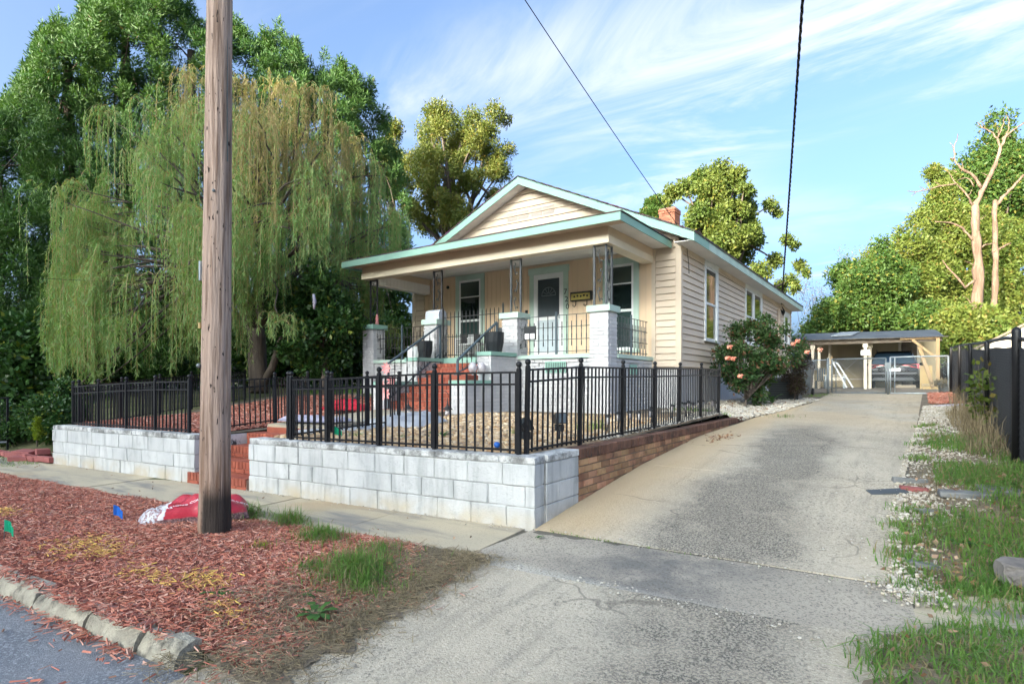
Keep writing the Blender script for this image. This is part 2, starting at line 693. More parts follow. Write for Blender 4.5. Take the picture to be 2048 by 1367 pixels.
def road_fn(nt, pos, col):
    col = nt.mix(nt.rng(nt.noise(pos, 55, 2, 0.8), 0.48, 0.64), col, (0.32, 0.33, 0.345))
    return nt.mix(nt.math('MULTIPLY', nt.rng(nt.noise(pos, 1.3, 5), 0.45, 0.7), 0.5), col, (0.24, 0.24, 0.25))


def pole_fn(nt, pos, col):
    x, y, z = nt.sep(pos)
    g = nt.noise(nt.scale(pos, (22, 22, 0.9)), 1.6, 6, 0.65)
    col = nt.mix(nt.rng(g, 0.36, 0.58), (0.20, 0.13, 0.095), col)
    k = nt.noise(nt.scale(pos, (30, 30, 9)), 1.3, 2, 0.5)
    col = nt.mix(nt.rng(k, 0.66, 0.71), col, (0.03, 0.02, 0.015))
    low = nt.math('MULTIPLY', nt.rng(z, 0.95, 0.25), nt.rng(nt.noise(nt.scale(pos, (8, 8, 1.5)), 1.5, 4), 0.30, 0.6))
    col = nt.mix(nt.math('MULTIPLY', low, 0.55), col, (0.16, 0.072, 0.028))
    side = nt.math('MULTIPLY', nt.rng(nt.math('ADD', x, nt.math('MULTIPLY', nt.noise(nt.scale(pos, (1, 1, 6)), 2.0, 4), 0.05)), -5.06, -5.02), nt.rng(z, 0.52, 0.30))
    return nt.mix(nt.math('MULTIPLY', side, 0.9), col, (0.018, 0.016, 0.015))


def shingle_fn(nt, pos, col):
    v = nt.vor(nt.scale(pos, (5, 7, 7)), 1.0, out=1)
    return nt.mix(0.35, col, nt.mix(1.0, v, (0.18, 0.15, 0.14), 'MULTIPLY'))


M_ROAD = mat('asphalt', (0.20, 0.21, 0.225), (0.15, 0.158, 0.175), 2.0, 0.9, bump=0.5, bscale=120, fn=road_fn)
M_KERB = mat('kerb concrete', (0.46, 0.42, 0.33), (0.30, 0.275, 0.22), 7, 0.95, dirt=(0.12, 0.11, 0.09), dscale=5, dlo=0.5, dhi=0.68, bump=1.0, bscale=28)
M_CONC = mat('driveway concrete', (0.49, 0.42, 0.32), (0.40, 0.345, 0.265), 1.2, 0.92, bump=0.6, bscale=70, fn=conc_fn)
M_CROSS = mat('crossing slab concrete', (0.45, 0.39, 0.305), (0.36, 0.315, 0.25), 1.4, 0.9, bump=0.4, bscale=70, fn=cross_fn)
M_WALK = mat('pavement concrete', (0.50, 0.425, 0.30), (0.42, 0.36, 0.26), 1.0, 0.9, bump=0.3, bscale=60, fn=walk_fn)
M_JOINT = mat('dirt joint', (0.13, 0.115, 0.09), None, 10, 0.95)
M_SOIL = mat('soil', (0.24, 0.19, 0.135), (0.14, 0.115, 0.08), 2, 0.95, bump=0.8, bscale=40)
M_LAWN = mat('rough lawn', (0.055, 0.075, 0.025), (0.13, 0.12, 0.06), 1.5, 0.95, bump=0.8, bscale=40)
M_MULCH = mat('red mulch ground', (0.26, 0.085, 0.062), (0.19, 0.055, 0.04), 3, 0.95, bump=1.0, bscale=50, fn=mulch_fn)
M_PEBG = mat('pebble ground', (0.36, 0.26, 0.16), (0.22, 0.15, 0.09), 12, 0.95, bump=1.0, bscale=40)
M_BLOCK = mat('white painted block', (0.56, 0.565, 0.56), (0.47, 0.48, 0.485), 3, 0.85, bump=0.5, bscale=55, fn=block_fn, rnd=0.05)
M_CAP = mat('weathered block cap', (0.66, 0.665, 0.66), (0.50, 0.50, 0.49), 4, 0.92, bump=0.9, bscale=40, fn=cap_fn, rnd=0.10)
M_BRICK = mat('old orange brick', (0.44, 0.26, 0.145), (0.30, 0.155, 0.09), 3, 0.92, dirt=(0.09, 0.06, 0.045), dscale=3.5, dlo=0.50, dhi=0.75, bump=0.6, bscale=45, rnd=0.35, hue=0.012)
M_BRICKCAP = mat('dark brick cap', (0.19, 0.095, 0.065), (0.13, 0.07, 0.05), 4, 0.95, dirt=(0.05, 0.045, 0.035), dscale=5, dlo=0.50, dhi=0.7, bump=0.7, bscale=50, rnd=0.30)
M_MORTAR = mat('mortar', (0.20, 0.165, 0.125), None, 14, 0.95, bump=0.5)
M_RED = mat('red step brick', (0.37, 0.105, 0.062), (0.28, 0.075, 0.048), 5, 0.88, bump=0.4, bscale=60, rnd=0.16, dirt=(0.18, 0.06, 0.045), dscale=4)
M_REDM = mat('red step mortar', (0.34, 0.22, 0.17), None, 12, 0.95)
M_WBRICK = mat('white painted brick', (0.57, 0.56, 0.56), (0.50, 0.49, 0.495), 2, 0.8, bump=0.35, bscale=60, rnd=0.05, dirt=(0.48, 0.47, 0.46), dscale=3, dlo=0.6, dhi=0.85)
M_WBRICKS = mat('mildewed white brick', (0.60, 0.59, 0.58), None, 2, 0.85, bump=0.35, fn=stain_fn)
M_WMORT = mat('painted mortar', (0.52, 0.515, 0.52), None, 6, 0.9)
M_GMORT = mat('grimy block mortar', (0.46, 0.46, 0.45), (0.22, 0.22, 0.21), 5, 0.95)
M_MINT = mat('mint trim paint', (0.27, 0.455, 0.375), (0.235, 0.40, 0.33), 1.5, 0.6, dirt=(0.30, 0.40, 0.35), dscale=4, dlo=0.62, dhi=0.9)
M_MINTW = mat('pale mint paint', (0.45, 0.575, 0.495), None, 2, 0.6)
M_SIDE = mat('peach siding', (0.63, 0.515, 0.40), (0.59, 0.48, 0.37), 0.9, 0.6, rnd=0.025, dirt=(0.46, 0.37, 0.28), dscale=1.6, dlo=0.62, dhi=0.95)
M_BATT = mat('orange cream boards', (0.74, 0.555, 0.375), (0.70, 0.52, 0.35), 1, 0.65, rnd=0.035)
M_TANBEAM = mat('tan beam cladding', (0.62, 0.48, 0.345), (0.57, 0.44, 0.315), 1, 0.6)
M_CREAM = mat('cream beam trim', (0.72, 0.62, 0.48), None, 1, 0.6)
M_SOFF = mat('white soffit', (0.78, 0.75, 0.72), (0.72, 0.69, 0.66), 2, 0.7, rnd=0.04)
M_WHITE = mat('white paint', (0.74, 0.75, 0.745), (0.68, 0.69, 0.685), 3, 0.55)
M_SHING = mat('dark shingle', (0.10, 0.082, 0.078), (0.065, 0.055, 0.055), 8, 0.95, bump=0.6, bscale=60, fn=shingle_fn)
M_GLASS = mat('dark window glass', (0.012, 0.020, 0.020), None, 1, 0.04, spec=0.9)
M_GLASSG = mat('green tinted glass', (0.03, 0.055, 0.05), None, 1, 0.05, spec=0.8)
M_BLACK = mat('black fence paint', (0.010, 0.010, 0.012), None, 3, 0.42, spec=0.3)
M_IRON = mat('grey wrought iron', (0.035, 0.04, 0.045), (0.075, 0.08, 0.085), 12, 0.55, spec=0.5)
M_IRONK = mat('black wrought iron', (0.016, 0.016, 0.018), (0.05, 0.048, 0.046), 20, 0.6)
M_RAILB = mat('blue grey handrail', (0.075, 0.105, 0.125), None, 9, 0.5)
M_CHIM = mat('chimney brick', (0.50, 0.20, 0.115), (0.40, 0.15, 0.085), 4, 0.9, rnd=0.18, bump=0.4)
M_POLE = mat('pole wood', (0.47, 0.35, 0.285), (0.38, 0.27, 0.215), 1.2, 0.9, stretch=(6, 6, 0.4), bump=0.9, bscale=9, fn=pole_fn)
M_BARK = mat('grey bark', (0.12, 0.095, 0.075), (0.07, 0.055, 0.045), 3, 0.95, stretch=(5, 5, 0.8), bump=0.8, bscale=6)
M_DEAD = mat('bleached dead wood', (0.21, 0.14, 0.10), (0.09, 0.06, 0.042), 1.6, 0.9, stretch=(3, 3, 0.5), bump=1.0, bscale=6)
M_GALV = mat('galvanised steel', (0.42, 0.46, 0.48), (0.30, 0.33, 0.35), 6, 0.45, metal=0.4)
M_GALVD = mat('dull galvanised steel', (0.16, 0.18, 0.19), None, 6, 0.5, metal=0.3)
M_PLBLK = mat('black plastic', (0.02, 0.023, 0.026), None, 4, 0.42)
M_GREYD = mat('dark grey metal', (0.07, 0.08, 0.085), None, 4, 0.5)
M_MBOX = mat('grey white mailbox paint', (0.50, 0.53, 0.58), None, 3, 0.45)
M_TARP = mat('grey landscape fabric', (0.44, 0.45, 0.475), (0.33, 0.335, 0.355), 4, 0.7, bump=0.4, bscale=30)
M_BLUEP = mat('blue plastic', (0.02, 0.14, 0.55), None, 3, 0.4)
M_GREENP = mat('green plastic', (0.0, 0.27, 0.14), None, 3, 0.45)
M_WHITEP = mat('white print', (0.80, 0.80, 0.80), None, 3, 0.5)
M_BAGRED = mat('red bag print', (0.50, 0.028, 0.045), (0.42, 0.02, 0.035), 6, 0.35)
M_PAVER = mat('red concrete paver', (0.34, 0.115, 0.105), (0.28, 0.09, 0.085), 5, 0.9, bump=0.5)
M_PAVERG = mat('grey paver', (0.21, 0.215, 0.215), (0.15, 0.155, 0.155), 6, 0.9, bump=0.5)
M_PAVERL = mat('lavender grey paver', (0.40, 0.37, 0.45), None, 6, 0.9)
M_ROCK = mat('fieldstone', (0.23, 0.205, 0.185), (0.11, 0.10, 0.095), 5, 0.95, bump=0.9, bscale=18)
M_PINE = mat('new pine lumber', (0.36, 0.235, 0.12), None, 3, 0.75, stretch=(2, 2, 0.5))
M_CARPW = mat('cream plywood', (0.54, 0.43, 0.26), (0.48, 0.38, 0.23), 1, 0.8)
M_TARROOF = mat('dark roll roofing', (0.062, 0.072, 0.082), (0.10, 0.11, 0.12), 2, 0.75)
M_TIN = mat('rusty tin', (0.16, 0.13, 0.10), (0.10, 0.07, 0.05), 3, 0.7)
M_YELLOW = mat('yellow wood', (0.46, 0.32, 0.14), None, 3, 0.7)
M_CARP = mat('black car paint', (0.012, 0.013, 0.017), None, 3, 0.12, spec=0.7)
M_CHROME = mat('satin chrome', (0.62, 0.64, 0.66), None, 3, 0.18, metal=0.9)
M_TYRE = mat('tyre rubber', (0.015, 0.015, 0.016), None, 5, 0.85)
M_TAIL = mat('red lamp lens', (0.45, 0.01, 0.012), None, 3, 0.15, spec=0.8)
M_SILV = mat('silver trim', (0.09, 0.095, 0.105), None, 3, 0.6, spec=0.2)
M_SHED = mat('white shed siding', (0.66, 0.62, 0.56), (0.58, 0.54, 0.48), 3, 0.8)
M_TERRA = mat('terracotta', (0.42, 0.17, 0.08), None, 3, 0.85)
M_CREAMS = mat('pale brown cloth', (0.3, 0.25, 0.19), None, 3, 0.85)
M_MESH = mat('black privacy mesh', (0.02, 0.02, 0.023), (0.04, 0.04, 0.045), 14, 0.8)
M_PINK = mat('pink petal', (0.62, 0.20, 0.20), (0.75, 0.42, 0.40), 9, 0.6)
M_ROSE = mat('coral rose', (0.78, 0.22, 0.13), (0.80, 0.38, 0.26), 9, 0.6)
M_GOLD = mat('old brass', (0.42, 0.34, 0.10), None, 5, 0.45)
M_CLEAR = mat('clear plastic film', (0.55, 0.55, 0.58), (0.42, 0.36, 0.36), 14, 0.2, spec=0.7)

L_CONI = leafmat('conifer sprays', (0.027, 0.082, 0.021), (0.080, 0.152, 0.033), (0.10, 0.075, 0.03), 0.012, 0.25)
L_WIL = leafmat('willow leaves', (0.115, 0.255, 0.062), (0.29, 0.385, 0.160), (0.30, 0.30, 0.13), 0.07, 0.4)
L_WIL_SUNTWIG = leafmat('willow yellow leaves', (0.22, 0.23, 0.09), (0.34, 0.28, 0.12), (0.36, 0.25, 0.13), 0.3, 0.4)  # yellow of the sunlit crests put into the colour; also colours the twigs
L_PEC = leafmat('pecan leaves', (0.080, 0.122, 0.026), (0.175, 0.180, 0.040), (0.22, 0.17, 0.04), 0.06, 0.35)
L_CAM = leafmat('glossy dark leaves', (0.022, 0.068, 0.018), (0.060, 0.125, 0.030), (0.17, 0.20, 0.03), 0.05, 0.15, 0.32)
L_MAP = leafmat('maple leaves', (0.060, 0.112, 0.022), (0.140, 0.165, 0.034), (0.20, 0.19, 0.04), 0.05, 0.35)
L_BRI = leafmat('bright vine leaves', (0.078, 0.132, 0.024), (0.160, 0.180, 0.036), (0.20, 0.16, 0.04), 0.06, 0.4)
L_DEC = leafmat('green hardwood leaves', (0.035, 0.085, 0.018), (0.075, 0.125, 0.024), (0.16, 0.16, 0.03), 0.08, 0.35)
L_ROS = leafmat('rose leaves', (0.024, 0.065, 0.020), (0.060, 0.105, 0.028), (0.15, 0.075, 0.04), 0.10, 0.25)
L_BUR = leafmat('burgundy leaves', (0.035, 0.026, 0.020), (0.075, 0.050, 0.035), (0.08, 0.09, 0.03), 0.10, 0.25)
L_GRA = leafmat('grass blades', (0.080, 0.185, 0.036), (0.180, 0.290, 0.070), (0.27, 0.22, 0.11), 0.13, 0.35)
L_DRY = leafmat('dry straw', (0.30, 0.235, 0.14), (0.22, 0.175, 0.11), (0.13, 0.10, 0.06), 0.2, 0.15)
L_LIME = leafmat('lime foliage', (0.15, 0.22, 0.02), (0.24, 0.30, 0.03), None, 0, 0.4)
L_WEED = leafmat('weed leaves', (0.035, 0.105, 0.025), (0.075, 0.165, 0.035), None, 0, 0.3)
L_FALL = chipmat('fallen leaf colours', [(0.30, 0.16, 0.08), (0.22, 0.13, 0.08), (0.40, 0.27, 0.18), (0.15, 0.09, 0.06)])
L_CHIP = chipmat('mulch chip colours', [(0.16, 0.05, 0.035), (0.40, 0.125, 0.08), (0.52, 0.21, 0.15), (0.30, 0.085, 0.055), (0.60, 0.36, 0.28), (0.45, 0.15, 0.10), (0.36, 0.20, 0.13)])
L_CHIPY = chipmat('yellow painted chips', [(0.46, 0.17, 0.10), (0.55, 0.33, 0.09), (0.60, 0.42, 0.10), (0.48, 0.24, 0.10)])
L_PEB = chipmat('river pebble colours', [(0.42, 0.28, 0.15), (0.55, 0.41, 0.25), (0.33, 0.19, 0.09), (0.62, 0.51, 0.36), (0.48, 0.32, 0.18), (0.28, 0.22, 0.17)])
L_STONE = chipmat('white stone colours', [(0.44, 0.40, 0.34), (0.56, 0.52, 0.45), (0.32, 0.28, 0.22), (0.50, 0.44, 0.35)])


# ------------------------------------------------------------------ the setting: ground, road, pavement, drive
def far_ground():
    xs = np.unique(np.concatenate([np.linspace(-1500, -60, 12), np.linspace(-60, -20, 21), np.linspace(-20, 14, 69), np.linspace(14, 60, 24), np.linspace(60, 1500, 12)]))
    ys = np.unique(np.concatenate([np.linspace(-1500, -60, 12), np.linspace(-60, -4, 20), np.linspace(-4, 32, 73), np.linspace(32, 70, 20), np.linspace(70, 1500, 12)]))
    X, Y = np.meshgrid(xs, ys)
    Z = ground_z(X, Y)
    nx, ny = len(xs), len(ys)
    vs = list(zip(X.ravel(), Y.ravel(), Z.ravel()))
    fs = [(j * nx + i, j * nx + i + 1, (j + 1) * nx + i + 1, (j + 1) * nx + i) for j in range(ny - 1) for i in range(nx - 1)]
    b = MB()
    b.add(vs, fs, True)
    o = inst('ground', b.mesh('ground', M_LAWN, fix=False))
    o['kind'] = 'structure'


far_ground()
flat = lambda z: (lambda x, y: np.full(np.shape(x), z))
sheet('road', st(200, 11.5), st(-200, 11.5), st(-200, 2.96), st(200, 2.96), 40, 6, lambda x, y: drive_z(np.full(np.shape(x), 0.8)) - sstep(3.2, 7, -(np.asarray(yprime(x, y)) - 4.47)) * -0.03, M_ROAD, 0.0)
sheet('verge', st(60, 40), st(-60, 40), st(-60, 11.6), st(60, 11.6), 10, 4, flat(-0.08), M_LAWN, 0.0)

# kerb: rounded, chipped lengths
kerb = bpy.data.objects.new('kerb', None)
link(kerb)
kerb['kind'] = 'structure'


def kerb_len(s0, s1, seed, broken=0.0):
    r = random.Random(seed)
    b = MB()
    n = max(6, int((s1 - s0) / 0.06))
    n = min(n, 40)
    prof = [(2.80, -0.20), (2.80, -0.052), (2.835, -0.040), (2.885, -0.046), (2.925, -0.070), (2.95, -0.115), (2.975, -0.22)]
    vs = []
    for i in range(n + 1):
        s = s0 + (s1 - s0) * i / n
        j = [r.uniform(-1, 1) for _ in prof]
        wv = 0.012 * noise_1(s * 3 + seed)
        for k, (t, z) in enumerate(prof):
            e = 0.009 if 1 <= k <= 5 else 0
            drop = broken * max(0, noise_1(s * 2.2 + 9 + seed)) * (1 if 1 <= k <= 5 else 0)
            x, y = st(s, t + j[k] * e + wv)
            vs.append((x, y, z + j[-k - 1] * e - drop * 0.06))
    m = len(prof)
    fs = [(i * m + k, i * m + k + 1, (i + 1) * m + k + 1, (i + 1) * m + k) for i in range(n) for k in range(m - 1)]
    fs += [tuple(range(m)), tuple(n * m + k for k in reversed(range(m)))]
    b.add(vs, fs, False)
    b.build('kerb_stone', M_KERB, kerb)


def noise_1(x):
    return math.sin(x * 1.7) * 0.5 + math.sin(x * 3.9 + 1.3) * 0.3 + math.sin(x * 8.1 + 0.4) * 0.2


for i, (a, b_) in enumerate(((0.60, 0.98), (1.0, 1.55), (1.58, 2.25), (2.27, 3.6), (3.62, 5.2), (5.22, 7.5), (7.52, 10.5), (10.52, 16))):
    kerb_len(a, b_, i, (0.5, 1.0, 1.0)[i] if i < 3 else 0.3)
kerb_len(-12.0, -0.2 - 2.6, 21, 0.2)

# pavement slabs (each a part)
pave = bpy.data.objects.new('pavement', None)
link(pave)
pave['kind'] = 'structure'
pz = lambda x, y: drive_z(yprime(x, y)) * 0 - 0.004 - 0.0035 * np.maximum(0, (C0[0] - np.asarray(x)))
joints = [0.10, 1.62, 3.15, 4.66, 6.2, 7.7, 9.2, 10.7, 12.3, 14, 16, 19, 24]
for a, b_ in zip(joints[:-1], joints[1:]):
    g = 0.008
    dz_ = random.uniform(-0.006, 0.004)
    sheet('paving_slab', st(b_ - g, 0.92), st(a + g, 0.92), st(a + g, 0.0), st(b_ - g, 0.0), 6, 4, pz, M_WALK, dz_, 0.0006, None, pave, 0.08)
for a, b_ in ((-2.74, -4.6), (-4.62, -6.2), (-6.22, -8.5)):
    sheet('paving_slab', st(a - 0.01, 0.90), st(b_ + 0.01, 0.90), st(b_ + 0.01, 0.0), st(a - 0.01, 0.0), 6, 4, lambda x, y: np.full(np.shape(x), -0.012), M_WALK, 0, 0.0006, None, pave, 0.08)
sheet('joint_dirt', st(24, 0.95), st(-9, 0.95), st(-9, -0.02), st(24, -0.02), 40, 2, pz, M_JOINT, -0.022, 0, None, pave)

drive = bpy.data.objects.new('driveway', None)
link(drive)
drive['kind'] = 'structure'
dzf = lambda x, y: drive_z(yprime(x, y))


def xl(y):   # left edge of the drive
    return float(np.interp(y, [4.4, 12.4, 15, 18, 22.5, 40], [-2.845, -2.845, -2.35, -2.15, -2.3, -4.5]))


def xr(y):
    return float(np.interp(y, [4.4, 6, 9, 12, 17, 22.5, 40], [-0.06, -0.12, -0.02, 0.12, 0.28, 0.42, 1.6]))


sheet('drive_slab', (-3.05, 0.62), (1.6, 0.55), (0.05, 3.66), (-2.90, 3.40), 40, 26, dzf, M_CONC, 0.004, 0.0012, None, drive, 0.06)
sheet('drive_slab', (-2.90, 3.405), (0.05, 3.665), (-0.02, 4.60), (-2.87, 4.44), 30, 8, dzf, M_CROSS, -0.004, 0.001, None, drive, 0.06)
ys = [4.46, 7.05, 9.8, 13.0, 17.2, 22.6, 29]
for i, (a, b_) in enumerate(zip(ys[:-1], ys[1:])):
    k = 4
    yy = np.linspace(a + 0.006, b_ - 0.006, k + 1)
    for j in range(k):
        pass
    sh = 0.16 if i == 0 else 0.0
    sheet('drive_slab', (xl(a), a + 0.006), (xr(a), a + 0.006 + sh), (xr(b_), b_ - 0.006), (xl(b_), b_ - 0.006), 18, 18, dzf, M_CONC, 0.002, 0.001, None, drive, 0.06)
sheet('joint_dirt', (-2.86, 3.2), (0.0, 3.4), (0.4, 23), (-2.2, 23), 12, 60, dzf, M_JOINT, -0.008, 0, None, drive)

# mulch strip between kerb and pavement, bank on the right, yard sheets
def strip_z(x, y):
    x, y = np.asarray(x, float), np.asarray(y, float)
    t = 4.47 - yprime(x, y)
    s = (x - C0[0]) * SD[0] + (y - C0[1]) * SD[1]
    z = -0.012 - 0.0035 * np.maximum(0, C0[0] - x) + 0.040 * np.sin(np.clip((t - 0.92) / 1.9, 0, 1) * math.pi) + 0.012 * np.sin(x * 2.1) * np.sin(y * 3.3)
    z = z - 0.045 * sstep(2.62, 2.82, t)
    lo = drive_z(yprime(x, y)) + 0.006
    w = sstep(0.0, 0.95, s + 0.10 * np.sin(y * 7))
    return lo * (1 - w) + z * w



sheet('mulch_strip', st(20, 2.83), st(0.05, 2.83), st(0.12, 0.93), st(20, 0.93), 120, 20, strip_z, M_MULCH, 0.0, 0.004)
sheet('dirt_edge', st(0.48, 2.86), st(-0.10, 2.95), st(-0.02, 0.90), st(0.62, 0.93), 14, 60, strip_z, M_SOIL, 0.008, 0.004)
sheet('verge_soil', (-0.45, 0.9), (6, 0.4), (6, 4.75), (-0.12, 3.70), 30, 24, lambda x, y: drive_z(yprime(x, y)), M_SOIL, 0.006, 0.004)
sheet('bank', (-0.10, 4.50), (8, 4.95), (8, 23), (0.30, 23), 36, 60, bank_z, M_SOIL, 0.0, 0.005)
# the verge soil frays out over the apron
de = bpy.data.objects['dirt_edge'].data
for v in de.vertices:
    ss_ = (v.co.x - C0[0]) * SD[0] + (v.co.y - C0[1]) * SD[1]
    if ss_ < 0.06:
        v.co.x += 0.06 * math.sin(v.co.y * 13) + 0.05 * math.sin(v.co.y * 31 + 1) + 0.02 * math.sin(v.co.y * 57)
# the raised yard
sheet('yard', (-12.2, 3.75), (-8.10, 4.10), (-8.20, 5.15), (-13.1, 5.15), 16, 6, yard_z, M_SOIL, 0.0, 0.003)
sheet('yard', (-6.93, 4.20), (-2.97, 4.60), (-2.97, 5.15), (-6.85, 5.15), 16, 4, yard_z, M_SOIL, 0.0, 0.003)
sheet('yard', (-13.1, 5.15), (-2.97, 5.15), (-2.97, 12.4), (-15.5, 11.0), 40, 30, yard_z, M_SOIL, 0.0, 0.003)
sheet('yard', (-15.6, 11.0), (-1.9, 12.45), (-1.9, 30), (-15.6, 30), 40, 30, yard_z, M_SOIL, -0.002, 0.003)
sheet('mulch_bed', (-12.05, 3.85), (-8.2, 4.2), (-9.9, 10.6), (-14.0, 9.4), 26, 30, yard_z, M_MULCH, 0.01, 0.005)
sheet('pebble_bed', (-6.9, 4.3), (-3.0, 4.65), (-3.0, 11.2), (-7.45, 10.0), 24, 30, yard_z, M_PEBG, 0.01, 0.004)
sheet('rear_yard', (-9, 22.7), (9, 22.7), (12, 60), (-14, 60), 20, 30, lambda x, y: drive_z(yprime(x, y)), M_SOIL, 0.012, 0.004)
# garden walk from the street steps to the porch steps
walk = bpy.data.objects.new('garden_walk', None)
link(walk)
walk['kind'] = 'structure'
for (a, b_, c, d) in (((-7.98, 5.02), (-6.78, 5.14), (-7.1, 6.2), (-8.35, 6.1)), ((-8.36, 6.12), (-7.1, 6.22), (-7.35, 7.4), (-8.85, 7.3)), ((-8.86, 7.32), (-7.35, 7.42), (-7.5, 8.5), (-9.3, 8.45))):
    sheet('walk_slab', a, b_, c, d, 6, 6, yard_z, M_WALK, 0.10, 0.001, None, walk, 0.09)
fr = MB().bar((-7.99, 5.03, 0.645), (-6.77, 5.15, 0.645), 0.03, 0.085)
fr.build('brick_riser', M_RED, walk)


# ------------------------------------------------------------------ retaining walls
def block_wall(name, label, s0, s1, side_y=None, left_end=False):
    """block wall along the street, its face at t = 0, courses following the gentle fall of the pavement"""
    root = thing(name, label, 'wall', (*st((s0 + s1) / 2, -0.1), -0.03), 'white block retaining walls')
    zb = lambda s: -0.0042 * max(0, s)
    rows = [(-0.05, 0.188, 0.10), (0.192, 0.382, 0.30), (0.386, 0.588, 0.06)]
    core = MB()
    a0, a1 = st(s0 + 0.01, -0.012), st(s1 - 0.01, -0.012)
    b0, b1 = st(s0 + 0.01, -0.19), st(s1 - 0.01, -0.19)
    core.hexa([(*a0, -0.1), (*a1, -0.1), (*b1, -0.1), (*b0, -0.1), (*a0, 0.60 + zb(s0)), (*a1, 0.60 + zb(s1)), (*b1, 0.60 + zb(s1)), (*b0, 0.60 + zb(s0))])
    core.build('mortar_core', M_GMORT, root)
    ang = math.atan2(SD[1], SD[0])
    tilt = -0.0042

    def put(c0, c1, z0, z1, m, name='block', th=0.2):
        L = c1 - c0 - random.uniform(.004, .007)
        me = brick_mesh(L, th, z1 - z0 - 0.005, 0.007, m, random.randrange(6), 0.0035)
        sc = (c0 + c1) / 2
        x, y = st(sc, -th / 2 + random.uniform(-0.006, 0.006))
        inst(name, me, root, (x, y, (z0 + z1) / 2 + zb(sc)), (0, -tilt, ang))
    for k, (z0, z1, off) in enumerate(rows):
        c = s0
        first = True
        while c < s1 - 0.02:
            n = min(s1, c + (0.405 if not first else (0.405 - off)))
            if s1 - n < 0.1: n = s1
            put(c, n, z0, z1, M_BLOCK)
            c = n
            first = False
    c = s0
    while c < s1 - 0.02:
        n = min(s1, c + random.uniform(0.38, 0.44))
        if s1 - n < 0.15: n = s1
        put(c, n, 0.592, 0.662, M_CAP, 'cap_block', 0.215)
        c = n
    if side_y:      # return along the drive
        cm = MB().box(C0[0] - 0.19, C0[0] - 0.012, C0[1] + 0.2, side_y - 0.004, -0.05, 0.60)
        cm.build('mortar_core', M_GMORT, root)
        for k, (z0, z1, off) in enumerate(rows):
            cuts = [C0[1] + 0.206, C0[1] + (0.42 if k % 2 else 0.62), side_y]
            for a, b_ in zip(cuts[:-1], cuts[1:]):
                me = brick_mesh(0.2, b_ - a - 0.007, z1 - z0 - 0.005, 0.006, M_BLOCK, 1, 0.002)
                inst('block', me, root, (C0[0] - 0.1, (a + b_) / 2, (z0 + z1) / 2))
        for a, b_ in ((C0[1] + 0.215, C0[1] + 0.53), (C0[1] + 0.53, side_y)):
            me = brick_mesh(0.215, b_ - a - 0.006, 0.065, 0.006, M_CAP, 2, 0.002)
            inst('cap_block', me, root, (C0[0] - 0.1, (a + b_) / 2, 0.627))
    return root


block_wall('block_wall', 'long white painted block retaining wall beside the driveway, under the black fence', 0.0, 4.10, 5.32)
block_wall('block_wall', 'white painted block retaining wall left of the utility pole', 5.25, 9.36, None, True)

# low brick wall along the drive
bw = thing('brick_wall', 'low orange brick retaining wall sinking into the sloping driveway', 'wall', (-2.95, 8.8, 0.4))
MB().box(-3.05, -2.862, 5.33, 12.42, 0.0, 0.545).build('mortar_core', M_MORTAR, bw)
z1 = 0.545
k = 0
while z1 > 0.05:
    z0 = z1 - 0.066
    y = 5.335 - (0.105 if k % 2 else 0)
    while y < 12.3:
        y1 = y + 0.205
        ya, yb = max(y, 5.33), y1
        if yb - ya > 0.05 and z1 > float(drive_z(yprime(-2.85, ya))) + 0.004:
            me = brick_mesh(0.10, yb - ya - 0.004, 0.066, 0.004, M_BRICK, random.randrange(3))
            inst('brick', me, bw, (-2.90 + random.uniform(-.002, .002), (ya + yb) / 2, (z0 + z1) / 2))
        y = y1 + 0.009
    z1 -= 0.0765
    k += 1
y = 5.335
while y < 12.36:
    me = brick_mesh(0.21, 0.066, 0.102, 0.005, M_BRICKCAP, random.randrange(3), 0.002)
    inst('cap_brick', me, bw, (-2.945 + random.uniform(-.003, .003), y + 0.033, 0.603 + random.uniform(-.003, .003)), (0, 0, random.uniform(-.015, .015)))
    y += 0.0745

# brick steps up from the pavement
ss = thing('brick_steps', 'red brick steps rising from the pavement between the white block walls', 'steps', (*st(4.7, 0.0), 0.0))
ang = math.atan2(SD[1], SD[0])
for k in range(4):
    z0, z1 = -0.04 + k * 0.162, 0.122 + k * 0.162
    t0 = 0.03 - k * 0.27
    a, b_ = (4.12, 5.40) if k == 0 else (4.12, 5.235)
    p = [st(a, t0 - 0.02), st(b_, t0 - 0.02), st(b_, -1.05), st(a, -1.05)]
    z0b = z0 - (0.0 if k else 0.03)
    MB().hexa([(*q, z0b) for q in p] + [(*q, z1 - 0.012) for q in p]).build('step_core', M_REDM, ss)
    c = a + 0.004
    while c < b_ - 0.03:
        w = min(0.072, b_ - c)
        me = brick_mesh(w - 0.008, 0.29, 0.098, 0.004, M_RED, random.randrange(3))
        inst('brick', me, ss, (*st(c + w / 2, t0 - 0.145), z1 - 0.049), (0, 0, ang))
        c += 0.074
    c = a + 0.004
    while c < b_ - 0.03:
        w = min(0.20, b_ - c)
        me = brick_mesh(w - 0.008, 0.10, 0.054, 0.004, M_RED, random.randrange(3))
        inst('brick', me, ss, (*st(c + w / 2, t0 - 0.06), z0 + 0.03), (0, 0, ang))
        c += 0.205
for s_a, s_b in ((4.035, 4.10), (5.255, 5.32)):
    MB().hexa([(*st(a, t), z) for z in (-.08, .60) for a, t in ((s_a, -.215), (s_b, -.215), (s_b, -1.1), (s_a, -1.1))]).build('return_wall', M_WBRICKS, ss)
